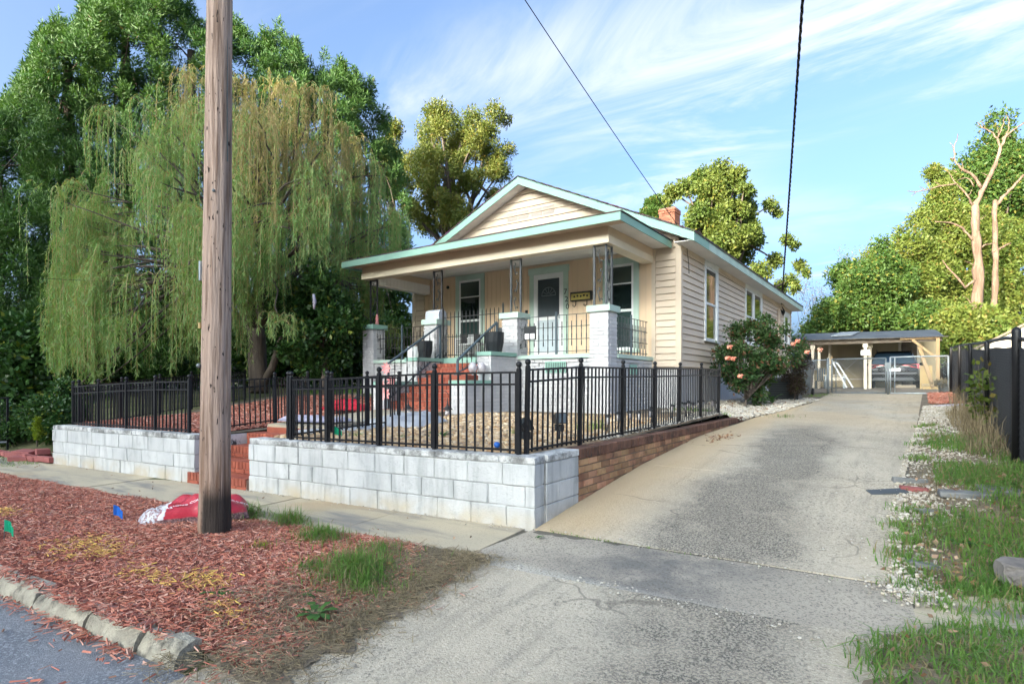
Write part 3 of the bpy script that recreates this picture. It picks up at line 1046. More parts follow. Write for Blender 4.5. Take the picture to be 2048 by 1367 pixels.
# the little white brick pier at the head of the steps
pp = thing('brick_pier', 'small white painted brick stub wall at the head of the street steps', 'pier', (*st(5.0, -1.2), 0.5))
MB().hexa([(*st(a, t), z) for z in (0.3, 0.675) for a, t in ((4.55, -1.14), (5.24, -1.14), (5.24, -1.32), (4.55, -1.32))]).build('mortar_core', M_WMORT, pp)
for i in range(9):
    me = brick_mesh(0.068, 0.2, 0.1, 0.004, M_WBRICK, i % 3)
    inst('brick', me, pp, (*st(4.59 + i * 0.0755, -1.23), 0.635), (0, 0, ang))
for i in range(3):
    me = brick_mesh(0.215, 0.1, 0.09, 0.004, M_WBRICK, i % 3)
    inst('brick', me, pp, (*st(4.66 + i * 0.222, -1.18), 0.535), (0, 0, ang))
rp = thing('brick_pier', 'stack of red bricks ending the street steps beside the white block wall', 'pier', (*st(4.3, -1.2), 0.5))
for j in range(5):
    for i in range(2):
        me = brick_mesh(0.2, 0.2, 0.07, 0.004, M_RED, (i + j) % 3)
        inst('brick', me, rp, (*st(4.20 + i * 0.206, -1.22), 0.36 + j * 0.076), (0, 0, ang))


# ------------------------------------------------------------------ black picket fences
PK = MB().box(-0.0078, 0.0078, -0.0078, 0.0078, 0, 1).mesh('picket', M_BLACK)
PO = MB().box(-0.019, 0.019, -0.019, 0.019, 0, 1).mesh('post', M_BLACK)
BALL = MB().lathe([(0.022, 0), (0.024, 0.012), (0.014, 0.018), (0.024, 0.03), (0.030, 0.046), (0.026, 0.064), (0.012, 0.076), (0.002, 0.079)], n=12).mesh('post_cap', M_BLACK)


def fence(name, label, pts, group='black metal picket fences', lean=0.0, spacing=0.098, gap2=0.115, cap=True):
    """pts: (x, y, z of foot, z of top rail) of each post"""
    root = thing(name, label, 'fence', pts[0][:3], group)
    for (x, y, z0, z1) in pts:
        p = inst('post', PO, root, (x, y, z0 - 0.03), (0, lean, 0), (1, 1, z1 - z0 + 0.06))
        if cap:
            b = inst('post_cap', BALL, None, (x + lean * (z1 - z0), y, z1 + 0.028))
            b.parent = p
            b.matrix_parent_inverse = (Matrix.Translation(p.location) @ p.rotation_euler.to_matrix().to_4x4() @ Matrix.Diagonal((*p.scale, 1))).inverted()
    for a, b in zip(pts[:-1], pts[1:]):
        A, B = Vector(a[:2]), Vector(b[:2])
        L = (B - A).length
        d = (B - A) / L
        for dz in (0, -gap2, None):
            za = a[3] + dz if dz is not None else a[2] + 0.035
            zb = b[3] + dz if dz is not None else b[2] + 0.035
            la, lb = lean * (za - a[2]), lean * (zb - b[2])
            MB().bar((A.x + d.x * .02 + la, A.y + d.y * .02, za), (B.x - d.x * .02 + lb, B.y - d.y * .02, zb), 0.018, 0.02).build('rail', M_BLACK, root)
        n = max(2, round(L / spacing))
        rz = math.atan2(d.y, d.x)
        for i in range(n + 1):
            if i in (0, n):
                u = (0.036 if i == 0 else L - 0.036) / L
            else:
                u = i / n
            x, y = A.x + (B.x - A.x) * u, A.y + (B.y - A.y) * u
            z0 = a[2] + (b[2] - a[2]) * u
            z1 = a[3] + (b[3] - a[3]) * u
            inst('picket', PK, root, (x, y, z0 + random.uniform(0, .008)), (0, lean + random.uniform(-.004, .004), rz), (1, 1, z1 - z0 + 0.004))
    return root


def fpt(s, t, z0, z1):
    return (*st(s, t), z0, z1)


fence('picket_fence', 'black picket fence on top of the long white block wall right of the utility pole',
      [fpt(3.46, -0.13, .645, 1.385), fpt(2.83, -0.13, .65, 1.39), fpt(2.02, -0.13, .655, 1.42), fpt(1.25, -0.13, .66, 1.445), fpt(0.24, -0.13, .665, 1.45)])
fence('picket_fence', 'long black picket fence above the low brick wall along the driveway',
      [(-3.07, 4.66, .665, 1.475), (-3.07, 5.75, .665, 1.525), (-3.07, 6.90, .67, 1.54), (-3.07, 8.02, .675, 1.555), (-3.07, 9.12, .68, 1.575), (-3.07, 10.26, .685, 1.60), (-3.07, 11.42, .69, 1.60)], lean=0.022)
fence('picket_fence', 'short black picket fence turning back from the block wall right of the street steps',
      [(-6.46, 4.35, .655, 1.39), (-6.52, 5.05, .68, 1.40), (-6.60, 5.75, .70, 1.42), (-6.66, 6.45, .72, 1.43)])
fence('picket_fence', 'black picket fence on top of the white block wall left of the utility pole',
      [fpt(9.15, -0.22, .62, 1.28), fpt(8.25, -0.20, .625, 1.31), fpt(7.35, -0.18, .63, 1.34), fpt(6.5, -0.16, .635, 1.36), fpt(5.62, -0.15, .64, 1.365)])
fence('picket_fence', 'black picket fence panel standing open behind the head of the street steps',
      [fpt(5.50, -0.30, .65, 1.37), (-8.6, 5.55, .70, 1.42), (-9.05, 6.5, .735, 1.46)], lean=-0.03)
fence('picket_fence', 'black picket fence behind the red mulch bed under the willow',
      [(-12.0, 3.95, .60, 1.30), (-12.6, 4.85, .63, 1.36), (-13.2, 5.8, .70, 1.44), (-13.8, 6.75, .76, 1.52), (-14.35, 7.7, .82, 1.60), (-14.9, 8.7, .90, 1.64)])

# ------------------------------------------------------------------ the house
HX0, HX1, HY0, HY1 = -12.61, -4.30, 12.84, 27.40
RX = -8.455
ZR = lambda x: 6.74 - 0.461 * abs(x - RX)         # top of the roof
EV = 4.60                                          # half width of the roof
house = thing('house', 'peach sided bungalow with mint trim and a covered front porch', 'house', (RX, HY0, 0.7))


def part(name, parent=None, label=None):
    o = bpy.data.objects.new(name, None)
    o.location = (0, 0, 0)
    link(o, parent or house)
    if label: o['label'] = label
    return o


# inner walls (solid shell behind the siding)
w = MB()
w.prism([(HX0 + .03, HY0 + .03, 1.7), (HX1 - .03, HY0 + .03, 1.7), (HX1 - .03, HY0 + .03, ZR(HX1) - .14), (RX, HY0 + .03, 6.58), (HX0 + .03, HY0 + .03, ZR(HX0) - .14)], (0, HY1 - HY0 - .06, 0))
w.build('wall', M_SIDE, house)
fnd = MB()
fnd.box(HX0 + .06, HX1 - .06, HY0 + .06, HY1 - .06, 0.3, 1.70)
fnd.build('foundation', M_WBRICK, house)

siding = part('siding', house, 'peach lap siding boards')


def lap_front(x0b, x1b, x0t, x1t, z0, z1, Y, name='siding_board'):
    b = MB().hexa([(x0b, Y - .034, z0), (x1b, Y - .034, z0), (x1b, Y + .02, z0), (x0b, Y + .02, z0),
                   (x0t, Y - .004, z1 - .009), (x1t, Y - .004, z1 - .009), (x1t, Y + .02, z1 - .009), (x0t, Y + .02, z1 - .009)])
    return b.build(name, M_SIDE, siding)


def lap_side(y0, y1, z0, z1, X, name='siding_board'):
    b = MB().hexa([(X + .034, y0, z0), (X + .034, y1, z0), (X - .02, y1, z0), (X - .02, y0, z0),
                   (X + .004, y0, z1 - .007), (X + .004, y1, z1 - .007), (X - .02, y1, z1 - .007), (X - .02, y0, z1 - .007)])
    return b.build(name, M_SIDE, siding)


Z0, EXP = 1.72, 0.152
wins = [(14.62, 15.84, 2.45, 4.42), (18.92, 21.38, 2.6, 4.44), (25.60, 26.80, 3.0, 4.24)]
k = 0
while True:
    z0 = Z0 + k * EXP
    z1 = z0 + EXP
    if z0 > 4.46: break
    z1 = min(z1, 4.50)
    cuts = [HY0 + .10]
    for (a, b_, c, d) in wins:
        if z1 > c and z0 < d: cuts += [a, b_]
    cuts.append(HY1 - .02)
    for a, b_ in zip(cuts[::2], cuts[1::2]):
        if b_ - a > 2.2:                          # butt joint somewhere along a long run
            q = random.uniform(a + .6, b_ - .6)
            lap_side(a, q - .002, z0, z1, HX1)
            lap_side(q + .002, b_, z0, z1, HX1)
        else:
            lap_side(a, b_, z0, z1, HX1)
    if z0 < 4.30:
        lap_front(-4.86, HX1 - .09, -4.86, HX1 - .09, z0, z1, HY0)
        lap_front(HX0 + .09, -12.16, HX0 + .09, -12.16, z0, z1, HY0)
    k += 1
z0 = 4.432
GE = 0.178
while z0 < 6.45:                                  # gable
    z1 = min(z0 + GE, 6.52)
    xr_ = lambda z: (6.74 - .16 - z) / 0.461
    hb, ht = min(xr_(z0), 4.10), max(min(xr_(z1), 4.10), 0.02)
    if ht > 1.2:
        q = RX + random.uniform(-.8, .8) * ht
        lap_front(RX - hb, q - .002, RX - ht, q - .002, z0, z1, HY0)
        lap_front(q + .002, RX + hb, q + .002, RX + ht, z0, z1, HY0)
    else:
        lap_front(RX - hb, RX + hb, RX - ht, RX + ht, z0, z1, HY0)
    z0 += GE
cb = MB().box(HX1 - .085, HX1 + .042, HY0 - .044, HY0 + .085, 1.70, 4.47)
cb.build('corner_board', M_SIDE, siding)
MB().box(HX0 - .03, HX0 + .085, HY0 - .044, HY0 + .085, 1.70, 4.47).build('corner_board', M_SIDE, siding)
MB().box(-4.955, -4.865, HY0 - .042, HY0 + .02, 1.70, 4.44).build('corner_board', M_SIDE, siding)
MB().box(HX1 - .02, HX1 + .034, HY0 + .1, HY1 - .03, 4.36, 4.47).build('frieze_board', M_SIDE, siding)
# gable vents: four low louvred panels
gv = part('gable_vent', house, 'pale louvred gable vent')
for (x0, x1) in ((-9.06, -8.74), (-8.70, -8.38), (-8.28, -7.96), (-7.92, -7.58)):
    for (z0, z1) in ((5.735, 5.83), (5.86, 5.955)):
        m = MB()
        for i in range(4):
            zz = z0 + (z1 - z0) * i / 4
            m.hexa([(x0, HY0 - .035, zz), (x1, HY0 - .035, zz), (x1, HY0 - .02, zz), (x0, HY0 - .02, zz),
                    (x0, HY0 - .024, zz + .02), (x1, HY0 - .024, zz + .02), (x1, HY0 - .01, zz + .02), (x0, HY0 - .01, zz + .02)])
        m.build('louvre', mat('gable louvre paint', (.46, .40, .36), None, 2, .7), gv)

# main roof
roof = part('roof')
RY0, RY1 = 12.45, 27.62
for sg in (1, -1):
    e = RX + sg * EV
    m = MB()
    n = 18
    for i in range(n):                             # courses of shingles
        a0, a1 = EV * i / n, EV * (i + 1) / n + .02
        xa, xb = RX + sg * a0, RX + sg * min(a1, EV + .03)
        za, zb = 6.765 - .461 * a0, 6.765 - .461 * min(a1, EV + .03)
        m.hexa([(xa, RY0 - .03, za - .03), (xb, RY0 - .03, zb - .03), (xb, RY1, zb - .03), (xa, RY1, za - .03),
                (xa, RY0 - .03, za), (xb, RY0 - .03, zb + .012), (xb, RY1, zb + .012), (xa, RY1, za)])
    m.build('shingles', M_SHING, roof)
    # rake board, split in two lengths
    d = -.461
    for (a0, a1) in ((0.0, 2.3), (2.303, EV)):
        xa, xb = RX + sg * a0, RX + sg * a1
        za, zb = 6.73 - .461 * a0, 6.73 - .461 * a1
        m = MB().hexa([(xa, RY0 - .012, za - .19), (xb, RY0 - .012, zb - .19), (xb, RY0 + .02, zb - .19), (xa, RY0 + .02, za - .19),
                       (xa, RY0 - .012, za), (xb, RY0 - .012, zb), (xb, RY0 + .02, zb), (xa, RY0 + .02, za)])
        m.build('rake_board', M_MINT, roof)
    # rake soffit: boards across the slope
    a = 0.0
    while a < EV - .1:
        a1 = min(a + .21, EV)
        xa, xb = RX + sg * (a + .004), RX + sg * a1
        za, zb = 6.575 - .461 * (a + .004), 6.575 - .461 * a1
        MB().hexa([(xa, RY0 + .021, za - .012), (xb, RY0 + .021, zb - .012), (xb, HY0 + .02, zb - .012), (xa, HY0 + .02, za - .012),
                   (xa, RY0 + .021, za), (xb, RY0 + .021, zb), (xb, HY0 + .02, zb), (xa, HY0 + .02, za)]).build('soffit_board', M_SOFF, roof)
        a += .215
    # eave fascia and soffit
    ze = 6.73 - .461 * EV
    fasc = [(RY0 + .021, 13.55)] if sg > 0 else [(RY0 + .021, RY1)]
    if sg > 0:
        fasc += [(13.56, 18.6), (18.605, 23.4), (23.405, RY1)]
    for (ya, yb) in fasc:
        MB().box(min(e, e - sg * .02), max(e, e - sg * .02), ya, yb, ze - .185, ze + .004).build('eave_fascia', M_MINTW if sg > 0 and ya > 13 else M_MINT, roof)
    h = HX1 if sg > 0 else HX0
    MB().box(min(h, e - sg * .022), max(h, e - sg * .022), RY0 + .022, RY1 - .01, 4.447, 4.46).build('eave_soffit', M_SOFF, roof)
# chimney, brick by brick
chim = part('chimney', house, 'orange brick chimney')
cx0, cx1, cy0, cy1 = -6.72, -6.19, 18.0, 18.5
MB().box(cx0 + .012, cx1 - .012, cy0 + .012, cy1 - .012, 5.4, 6.97).build('flue_core', M_REDM, chim)
for k in range(20):
    z = 5.45 + k * .0765
    pr = 0.02 if k >= 18 else 0.0
    o = .105 if k % 2 else 0
    xs = [cx0 - pr] + [cx0 - pr + o + .21 * i for i in range(0 if o else 1, 4) if cx0 - pr + o + .21 * i < cx1 + pr - .05] + [cx1 + pr]
    for a, b_ in zip(xs[:-1], xs[1:]):
        inst('brick', brick_mesh(b_ - a - .008, .1, .067, .004, M_CHIM, k % 3), chim, ((a + b_) / 2, cy0 + .05 - pr, z))
    o = 0 if k % 2 else .105
    a, e_ = cy0 + .104 - pr, cy1 + pr
    ysp = [a] + [a + o + .2 * i for i in range(0 if o else 1, 4) if a + o + .2 * i < e_ - .05] + [e_]
    for a, b_ in zip(ysp[:-1], ysp[1:]):
        inst('brick', brick_mesh(.1, b_ - a - .008, .067, .004, M_CHIM, k % 3), chim, (cx1 + pr - .05, (a + b_) / 2, z))


def side_window(y0, y1, z0, z1, mull=None):
    X = HX1
    wdw = part('window', house)
    t = .12
    m = MB()
    m.box(X - .02, X + .045, y0, y0 + t, z0, z1).box(X - .02, X + .045, y1 - t, y1, z0, z1).box(X - .02, X + .047, y0 + t, y1 - t, z1 - t, z1)
    m.build('window_trim', M_WHITE, wdw)
    MB().box(X - .02, X + .075, y0 - .03, y1 + .03, z0 - .05, z0).build('window_sill', M_WHITE, wdw)
    MB().box(X + .036, X + .06, y0 - .02, y1 + .02, z1, z1 + .03).build('window_head', M_WHITE, wdw)
    halves = [(y0 + t, y1 - t)] if mull is None else [(y0 + t, mull - .09), (mull + .09, y1 - t)]
    if mull is not None:
        MB().box(X - .02, X + .044, mull - .088, mull + .088, z0, z1 - t).build('mullion', M_WHITE, wdw)
    for a, b_ in halves:
        zm = (z0 + z1 - t) / 2
        for (c, d, xo) in ((zm - .02, z1 - t, .012), (z0, zm + .02, -.005)):
            m = MB()
            m.box(X - .018, X + xo + .012, a, a + .045, c, d).box(X - .018, X + xo + .012, b_ - .045, b_, c, d)
            m.box(X - .018, X + xo + .012, a + .045, b_ - .045, c, c + .05).box(X - .018, X + xo + .012, a + .045, b_ - .045, d - .05, d)
            m.build('sash', M_WHITE, wdw)
            MB().box(X - .019, X + xo - .002, a + .046, b_ - .046, c + .051, d - .051).build('pane', M_GLASS, wdw)


side_window(*wins[0])
side_window(*wins[1], mull=20.1)
side_window(*wins[2])
# service mast, meter wires on the side wall
sm = part('service_mast', house, 'weathered service conduit with looped wires')
MB().tube([(HX1 + .06, 24.2, 1.9), (HX1 + .06, 24.2, 4.2)], .03, 8).tube([(HX1 + .06, 24.45, 2.6), (HX1 + .06, 24.45, 4.30), (HX1 + .16, 24.5, 4.42), (HX1 + .22, 24.5, 4.34)], .028, 8).build('conduit', M_SIDE, sm)
mw = MB()
for i in range(4):
    y = 24.5 + i * .12
    mw.tube([(HX1 + .10, 24.7, 4.36), (HX1 + .16, y + .1, 4.2), (HX1 + .14, y + .2, 3.98 + .05 * i), (HX1 + .08, y + .32, 4.12), (HX1 + .03, y + .35, 4.25)], .012, 5)
mw.build('wire', M_BLACK, sm)

# --- porch
PX0, PX1, PY = -12.15, -4.92, 10.43
fd = part('porch_foundation', house, 'white painted brick porch foundation')
MB().box(PX0 + .05, PX1 - .06, PY + .09, HY0, 0.35, 1.862).build('mortar_core', M_WMORT, fd)


def brick_face(parent, axis, c, a0, a1, z0, z1, m, singles, skip=None, seed=0):
    """a face of running bond; axis 'x' runs along X at y=c (outer face), 'y' runs along Y at x=c (outer face right)"""
    mb = MB()
    k = 0
    z = z0
    while z < z1 - .03:
        h = min(.064, z1 - z - .006)
        p = a0 - (.105 if k % 2 else 0)
        while p < a1 - .02:
            a, b_ = max(p, a0), min(p + .2, a1)
            p += .21
            if b_ - a < .03: continue
            if skip and skip(a, b_, z): continue
            pr = random.uniform(-.003, .003)
            me = brick_mesh(b_ - a, .1, h, .005, m, (k + seed) % 3) if axis == 'x' else brick_mesh(.1, b_ - a, h, .005, m, (k + seed) % 3)
            loc = ((a + b_) / 2, c + .05 + pr, z + h / 2) if axis == 'x' else (c - .05 + pr, (a + b_) / 2, z + h / 2)
            if singles(z):
                inst('brick', me, parent, loc)
            else:
                off = Vector(loc)
                mb.add([tuple(v.co + off) for v in me.vertices], [tuple(q.vertices) for q in me.polygons])
        z += .075
        k += 1
    if mb.v:
        o = mb.build('brickwork', m, parent)
        o['kind'] = 'stuff'


vents = [(-6.42, -5.92), (-11.2, -10.8)]
brick_face(fd, 'x', PY + .045, -7.10, -5.34, .58, 1.862, M_WBRICK, lambda z: z > 1.2, lambda a, b_, z: b_ > -6.44 and a < -5.90 and 1.55 < z + .04 < 1.81)
brick_face(fd, 'x', PY + .045, -11.73, -9.9, .58, 1.862, M_WBRICK, lambda z: z > 1.5, lambda a, b_, z: b_ > -10.3 and a < -9.95 and 1.45 < z + .04 < 1.73)
brick_face(fd, 'y', PX1 - .02, 10.86, HY0, .58, 1.862, M_WBRICK, lambda z: z > 1.5, lambda a, b_, z: a < 11.9 and b_ > 11.5 and 1.5 < z + .04 < 1.75)
for (x0, x1, z0, z1) in ((-6.42, -5.92, 1.56, 1.80), (-10.28, -9.97, 1.47, 1.72)):
    v = part('foundation_vent', house, 'mint painted slotted vent')
    MB().box(x0, x1, PY + .06, PY + .09, z0, z1).build('vent_back', M_GREYD, v)
    m = MB().box(x0, x1, PY + .04, PY + .058, z0, z0 + .025).box(x0, x1, PY + .04, PY + .058, z1 - .025, z1)
    n = int((x1 - x0) / .042)
    for i in range(n + 1):
        x = x0 + (x1 - x0 - .02) * i / n
        m.box(x, x + .02, PY + .042, PY + .056, z0 + .025, z1 - .025)
    m.build('vent_grille', M_MINT, v)
v = part('foundation_vent', house, 'mint painted slotted vent')
MB().box(PX1 - .03, PX1 - .012, 11.55, 11.9, 1.53, 1.74).build('vent_grille', M_MINT, v)
# floor and mint ledges
MB().box(PX0 + .1, PX1 - .12, PY + .16, HY0 - .02, 1.863, 1.93).build('porch_floor', mat('worn grey porch paint', (.34, .34, .33), None, 2, .8), house)
for (x0, x1) in ((-7.10, -5.34), (-11.73, -9.9)):
    MB().box(x0, x1, PY + .0, PY + .30, 1.865, 1.945).build('ledge', M_MINTW, house)
MB().box(-9.5, -7.52, PY + .02, PY + .30, 1.80, 1.945).build('ledge', M_MINT, house)
MB().box(PX1 - .27, PX1 + .015, 10.86, HY0 - .03, 1.862, 1.943).build('ledge', M_MINTW, house)

pier_x = [(-5.345, -4.925), (-7.525, -7.105), (-9.905, -9.485), (-12.15, -11.73)]
for i, (x0, x1) in enumerate(pier_x):
    p = part('porch_pier', house, ['white brick porch pier at the driveway corner', 'white brick porch pier right of the steps', 'mildewed white brick porch pier left of the steps', 'white brick porch pier at the far left corner'][i])
    MB().box(x0 + .012, x1 - .012, PY + .012, PY + .408, .5, 2.775).build('mortar_core', M_WMORT, p)
    sing = (lambda z: z > 1.30)
    brick_face(p, 'x', PY, x0, x1, .58, 2.775, M_WBRICK, sing, seed=i)
    brick_face(p, 'y', x1, PY + .104, PY + .42, .58, 2.775, M_WBRICKS if i in (1, 2, 3) else M_WBRICK, sing, seed=i)
    MB().box(x0 - .045, x1 + .045, PY - .045, PY + .465, 2.776, 2.90).build('pier_cap', M_MINTW if i != 3 else M_MINT, p)

# cheek walls beside the steps
for (x0, x1, tiers, lab) in ((-7.515, -7.15, ((9.52, 10.428, 2.0), (8.68, 9.52, 1.40)), 'stepped white brick cheek wall right of the porch steps'),
                             (-9.62, -9.29, ((9.55, 10.428, 1.93), (8.55, 9.55, 1.38)), 'stepped white brick cheek wall left of the porch steps')):
    p = part('cheek_wall', house, lab)
    for j, (y0, y1, zt) in enumerate(tiers):
        MB().box(x0 + .012, x1 - .012, y0 + .012, y1, .5, zt - .09).build('mortar_core', M_WMORT, p)
        brick_face(p, 'x', y0, x0, x1, .58, zt - .085, M_WBRICK, lambda z: z > .9)
        brick_face(p, 'y', x1, y0 + .104, y1, .58, zt - .085, M_WBRICKS if x0 < -9 else M_WBRICK, lambda z: z > .9)
        MB().box(x0 - .03, x1 + .03, y0 - .03, y1 - (.001 if j else 0.0), zt - .08, zt).build('cheek_cap', M_MINT, p)
    if x0 > -9:
        MB().box(x0 + .02, x1 + .0, 8.74, 9.1, 1.402, 1.50).build('cap_brick', M_RED, p)

# porch steps in red brick
ps = part('porch_steps', house, 'red brick porch steps')
NS = 7
for k in range(NS):
    zt = 1.80 - k * .168
    y1 = 10.42 - k * .285
    y0 = y1 - .285
    x0, x1 = -9.28, -7.53
    if k == NS - 1: y0 -= .05
    MB().box(x0, x1, y0 + .02, y1, .4, zt - .008).build('step_core', M_REDM, ps)
    x = x0 + .004
    i = 0
    while x < x1 - .05:
        inst('brick', brick_mesh(.094, .27, .094, .004, M_RED, i % 3), ps, (x + .047, y0 + .137, zt - .047))
        x += .1025
        i += 1
    x = x0 + .004
    while x < x1 - .08:
        w_ = min(.2, x1 - x)
        inst('brick', brick_mesh(w_, .1, .058, .004, M_RED, i % 3), ps, (x + w_ / 2, y0 + .065, zt - .134))
        x += .2085
        i += 1

# porch wall: upright boards round two windows and the door
bw_ = part('porch_wall', house, 'orange cream upright board panelling')
opens = [(-10.90, -9.85, 2.12, 4.44), (-6.20, -5.27, 2.12, 4.34), (-8.33, -7.17, 1.9, 4.36)]
x = -12.15
while x < -4.97:
    x1 = min(x + .15, -4.955)
    segs = [(1.93, 4.47)]
    pieces = [(x, x1, 1.93, 4.47)]
    for (a, b_, c, d) in opens:
        if x1 > a + .01 and x < b_ - .01:
            pieces = [(x, x1, d, 4.47), (x, x1, 1.93, c)]
            if x < a: pieces += [(x, a, c, d)]
            if x1 > b_: pieces += [(b_, x1, c, d)]
            break
    for (a, b_, c, d) in pieces:
        if d - c > .02 and b_ - a > .015:
            MB().box(a + .004, b_ - .004, HY0 - .012, HY0 + .02, c, d).build('panel_board', M_BATT, bw_)
    x += .15
MB().box(-12.15, -4.955, HY0 - .002, HY0 + .028, 1.93, 4.47).build('panel_backing', M_TANBEAM, bw_)


def porch_window(x0, x1, z0, z1, muntin):
    wd = part('window', house)
    Y = HY0 - .012
    t = .13
    m = MB().box(x0, x0 + t, Y - .03, Y, z0, z1 - .15).box(x1 - t, x1, Y - .03, Y, z0, z1 - .15).box(x0, x1, Y - .034, Y, z1 - .149, z1)
    m.build('window_trim', M_MINTW, wd)
    MB().box(x0 - .02, x1 + .02, Y - .07, Y, z0 - .05, z0).build('window_sill', M_MINTW, wd)
    a, b_ = x0 + t, x1 - t
    c, d = z0 + .01, z1 - .15
    zm = c + (d - c) * .46
    f = MB()
    f.box(a, a + .055, Y - .02, Y - .001, c, d).box(b_ - .055, b_, Y - .02, Y - .001, c, d).box(a + .055, b_ - .055, Y - .02, Y - .001, d - .06, d)
    f.box(a + .055, b_ - .055, Y - .022, Y - .001, zm - .03, zm + .03).box(a + .055, b_ - .055, Y - .02, Y - .001, c, c + .07)
    f.build('sash', M_WHITE, wd)
    zq = zm + (d - zm) * .58
    MB().box(a + .055, b_ - .055, Y - .014, Y - .001, zq - .015, zq + .015).build('muntin', M_WHITE, wd)
    MB().box(a + .056, b_ - .056, Y - .009, Y - .002, zq + .016, d - .061).build('pane', M_GLASSG, wd)
    MB().box(a + .056, b_ - .056, Y - .009, Y - .002, zm + .031, zq - .016).build('pane', M_GLASS, wd)
    MB().box(a + .056, b_ - .056, Y - .009, Y - .002, c + .071, zm - .031).build('pane', M_GLASSG, wd)


porch_window(*opens[0], 1)
porch_window(*opens[1], 1)
# front door
dr = part('door', house, 'white storm door with dark upper glass and a fanlight behind')
Y = HY0 - .012
MB().box(-8.33, -8.20, Y - .035, Y, 1.93, 4.19).box(-7.30, -7.17, Y - .035, Y, 1.93, 4.19).box(-8.36, -7.14, Y - .042, Y, 4.191, 4.36).build('door_trim', M_MINTW, dr)
m = MB().box(-8.198, -8.08, Y - .03, Y - .004, 1.94, 4.185).box(-7.42, -7.302, Y - .03, Y - .004, 1.94, 4.185)
m.box(-8.079, -7.421, Y - .03, Y - .004, 4.05, 4.185).box(-8.079, -7.421, Y - .03, Y - .004, 2.98, 3.06).box(-8.079, -7.421, Y - .03, Y - .004, 1.94, 2.14)
m.build('storm_door_frame', M_WHITE, dr)
MB().box(-8.079, -7.421, Y - .006, Y + .02, 1.94, 4.05).build('inner_door', mat('slate door paint', (0.045, 0.058, 0.068), None, 3, 0.5), dr)
fan = MB()
for i in range(9):
    a0 = math.pi * i / 8
    pts = [(-7.75 + .21 * math.cos(a0 + q), Y - .009, 3.62 + .21 * math.sin(a0 + q)) for q in (0, math.pi / 8)] if i < 8 else None
    if pts: fan.bar(pts[0], pts[1], .012, .012)
for i in range(1, 6):
    a0 = math.pi * i / 6
    fan.bar((-7.75 + .05 * math.cos(a0), Y - .009, 3.62 + .05 * math.sin(a0)), (-7.75 + .205 * math.cos(a0), Y - .009, 3.62 + .205 * math.sin(a0)), .01, .01)
fan.bar((-7.96, Y - .009, 3.615), (-7.54, Y - .009, 3.615), .014, .014)
fan.build('fanlight', mat('grey muntin', (0.20, 0.235, 0.25), None, 3, 0.5), dr)
pg = mat('pale door glass', (0.50, 0.57, 0.61), None, 2, 0.15, spec=0.7)
MB().box(-8.078, -7.422, Y - .022, Y - .014, 2.141, 2.979).build('lower_pane', pg, dr)
MB().box(-7.44, -7.40, Y - .055, Y - .03, 3.0, 3.10).build('handle', M_GALV, dr)
# doorbell, house number, wall light
MB().box(-8.47, -8.40, Y - .03, Y, 3.05, 3.28).build('doorbell', M_PLBLK, house)
hn = part('house_number', house, 'house number in dark metal figures')
for i, c in enumerate('720'):
    inst('digit', text_mesh(c, .20, M_IRONK, .004), hn, (-7.235 + .03 * i, Y - .04, 3.66 - .19 * i), (R(90), 0, 0))

# ceiling, beams, roof of the porch
x = PX0 + .1
cl = part('porch_ceiling', house, 'white beaded porch ceiling boards')
yy = PY + .24
while yy < HY0 - .02:
    y1 = min(yy + .125, HY0 - .015)
    MB().box(PX0 + .2, PX1 - .2, yy + .003, y1 - .003, 4.455, 4.47).build('ceiling_board', M_SOFF, cl)
    yy += .125
MB().box(PX0 + .2, PX1 - .2, PY + .24, HY0, 4.471, 4.48).build('ceiling_backing', M_SOFF, cl)
bm_ = part('porch_beam', house, 'tan porch beam with a cream lower board')
MB().box(PX0, PX1, PY - .02, PY + .22, 4.27, 4.445).build('beam_cladding', M_TANBEAM, bm_)
MB().box(PX0 - .012, PX1 + .012, PY - .035, PY + .235, 4.12, 4.268).build('beam_board', M_CREAM, bm_)
MB().box(PX1 - .24, PX1 - .001, PY + .221, HY0 - .034, 4.27, 4.445).build('beam_cladding', M_TANBEAM, bm_)
MB().box(PX1 - .25, PX1 + .012, PY + .236, HY0 - .034, 4.12, 4.268).build('beam_board', M_CREAM, bm_)
MB().box(PX0 + .001, PX0 + .24, PY + .221, HY0 - .034, 4.27, 4.445).build('beam_cladding', M_TANBEAM, bm_)
n = 16
for i in range(n):   # inner face of the left beam is boarded white
    a = PY + .236 + (HY0 - .04 - PY - .236) * i / n
    b_ = PY + .236 + (HY0 - .04 - PY - .236) * (i + 1) / n
    MB().box(PX0 + .0, PX0 + .25, a + .003, b_ - .003, 4.0, 4.268).build('beam_board', M_SOFF, bm_)
FX0, FX1, FY = -12.47, -4.47, 10.0
prf = part('porch_roof', house, 'low hipped porch roof with mint fascia')
zt, zw = 4.565, 5.44
run = HY0 - FY
rf = MB()
n = 12
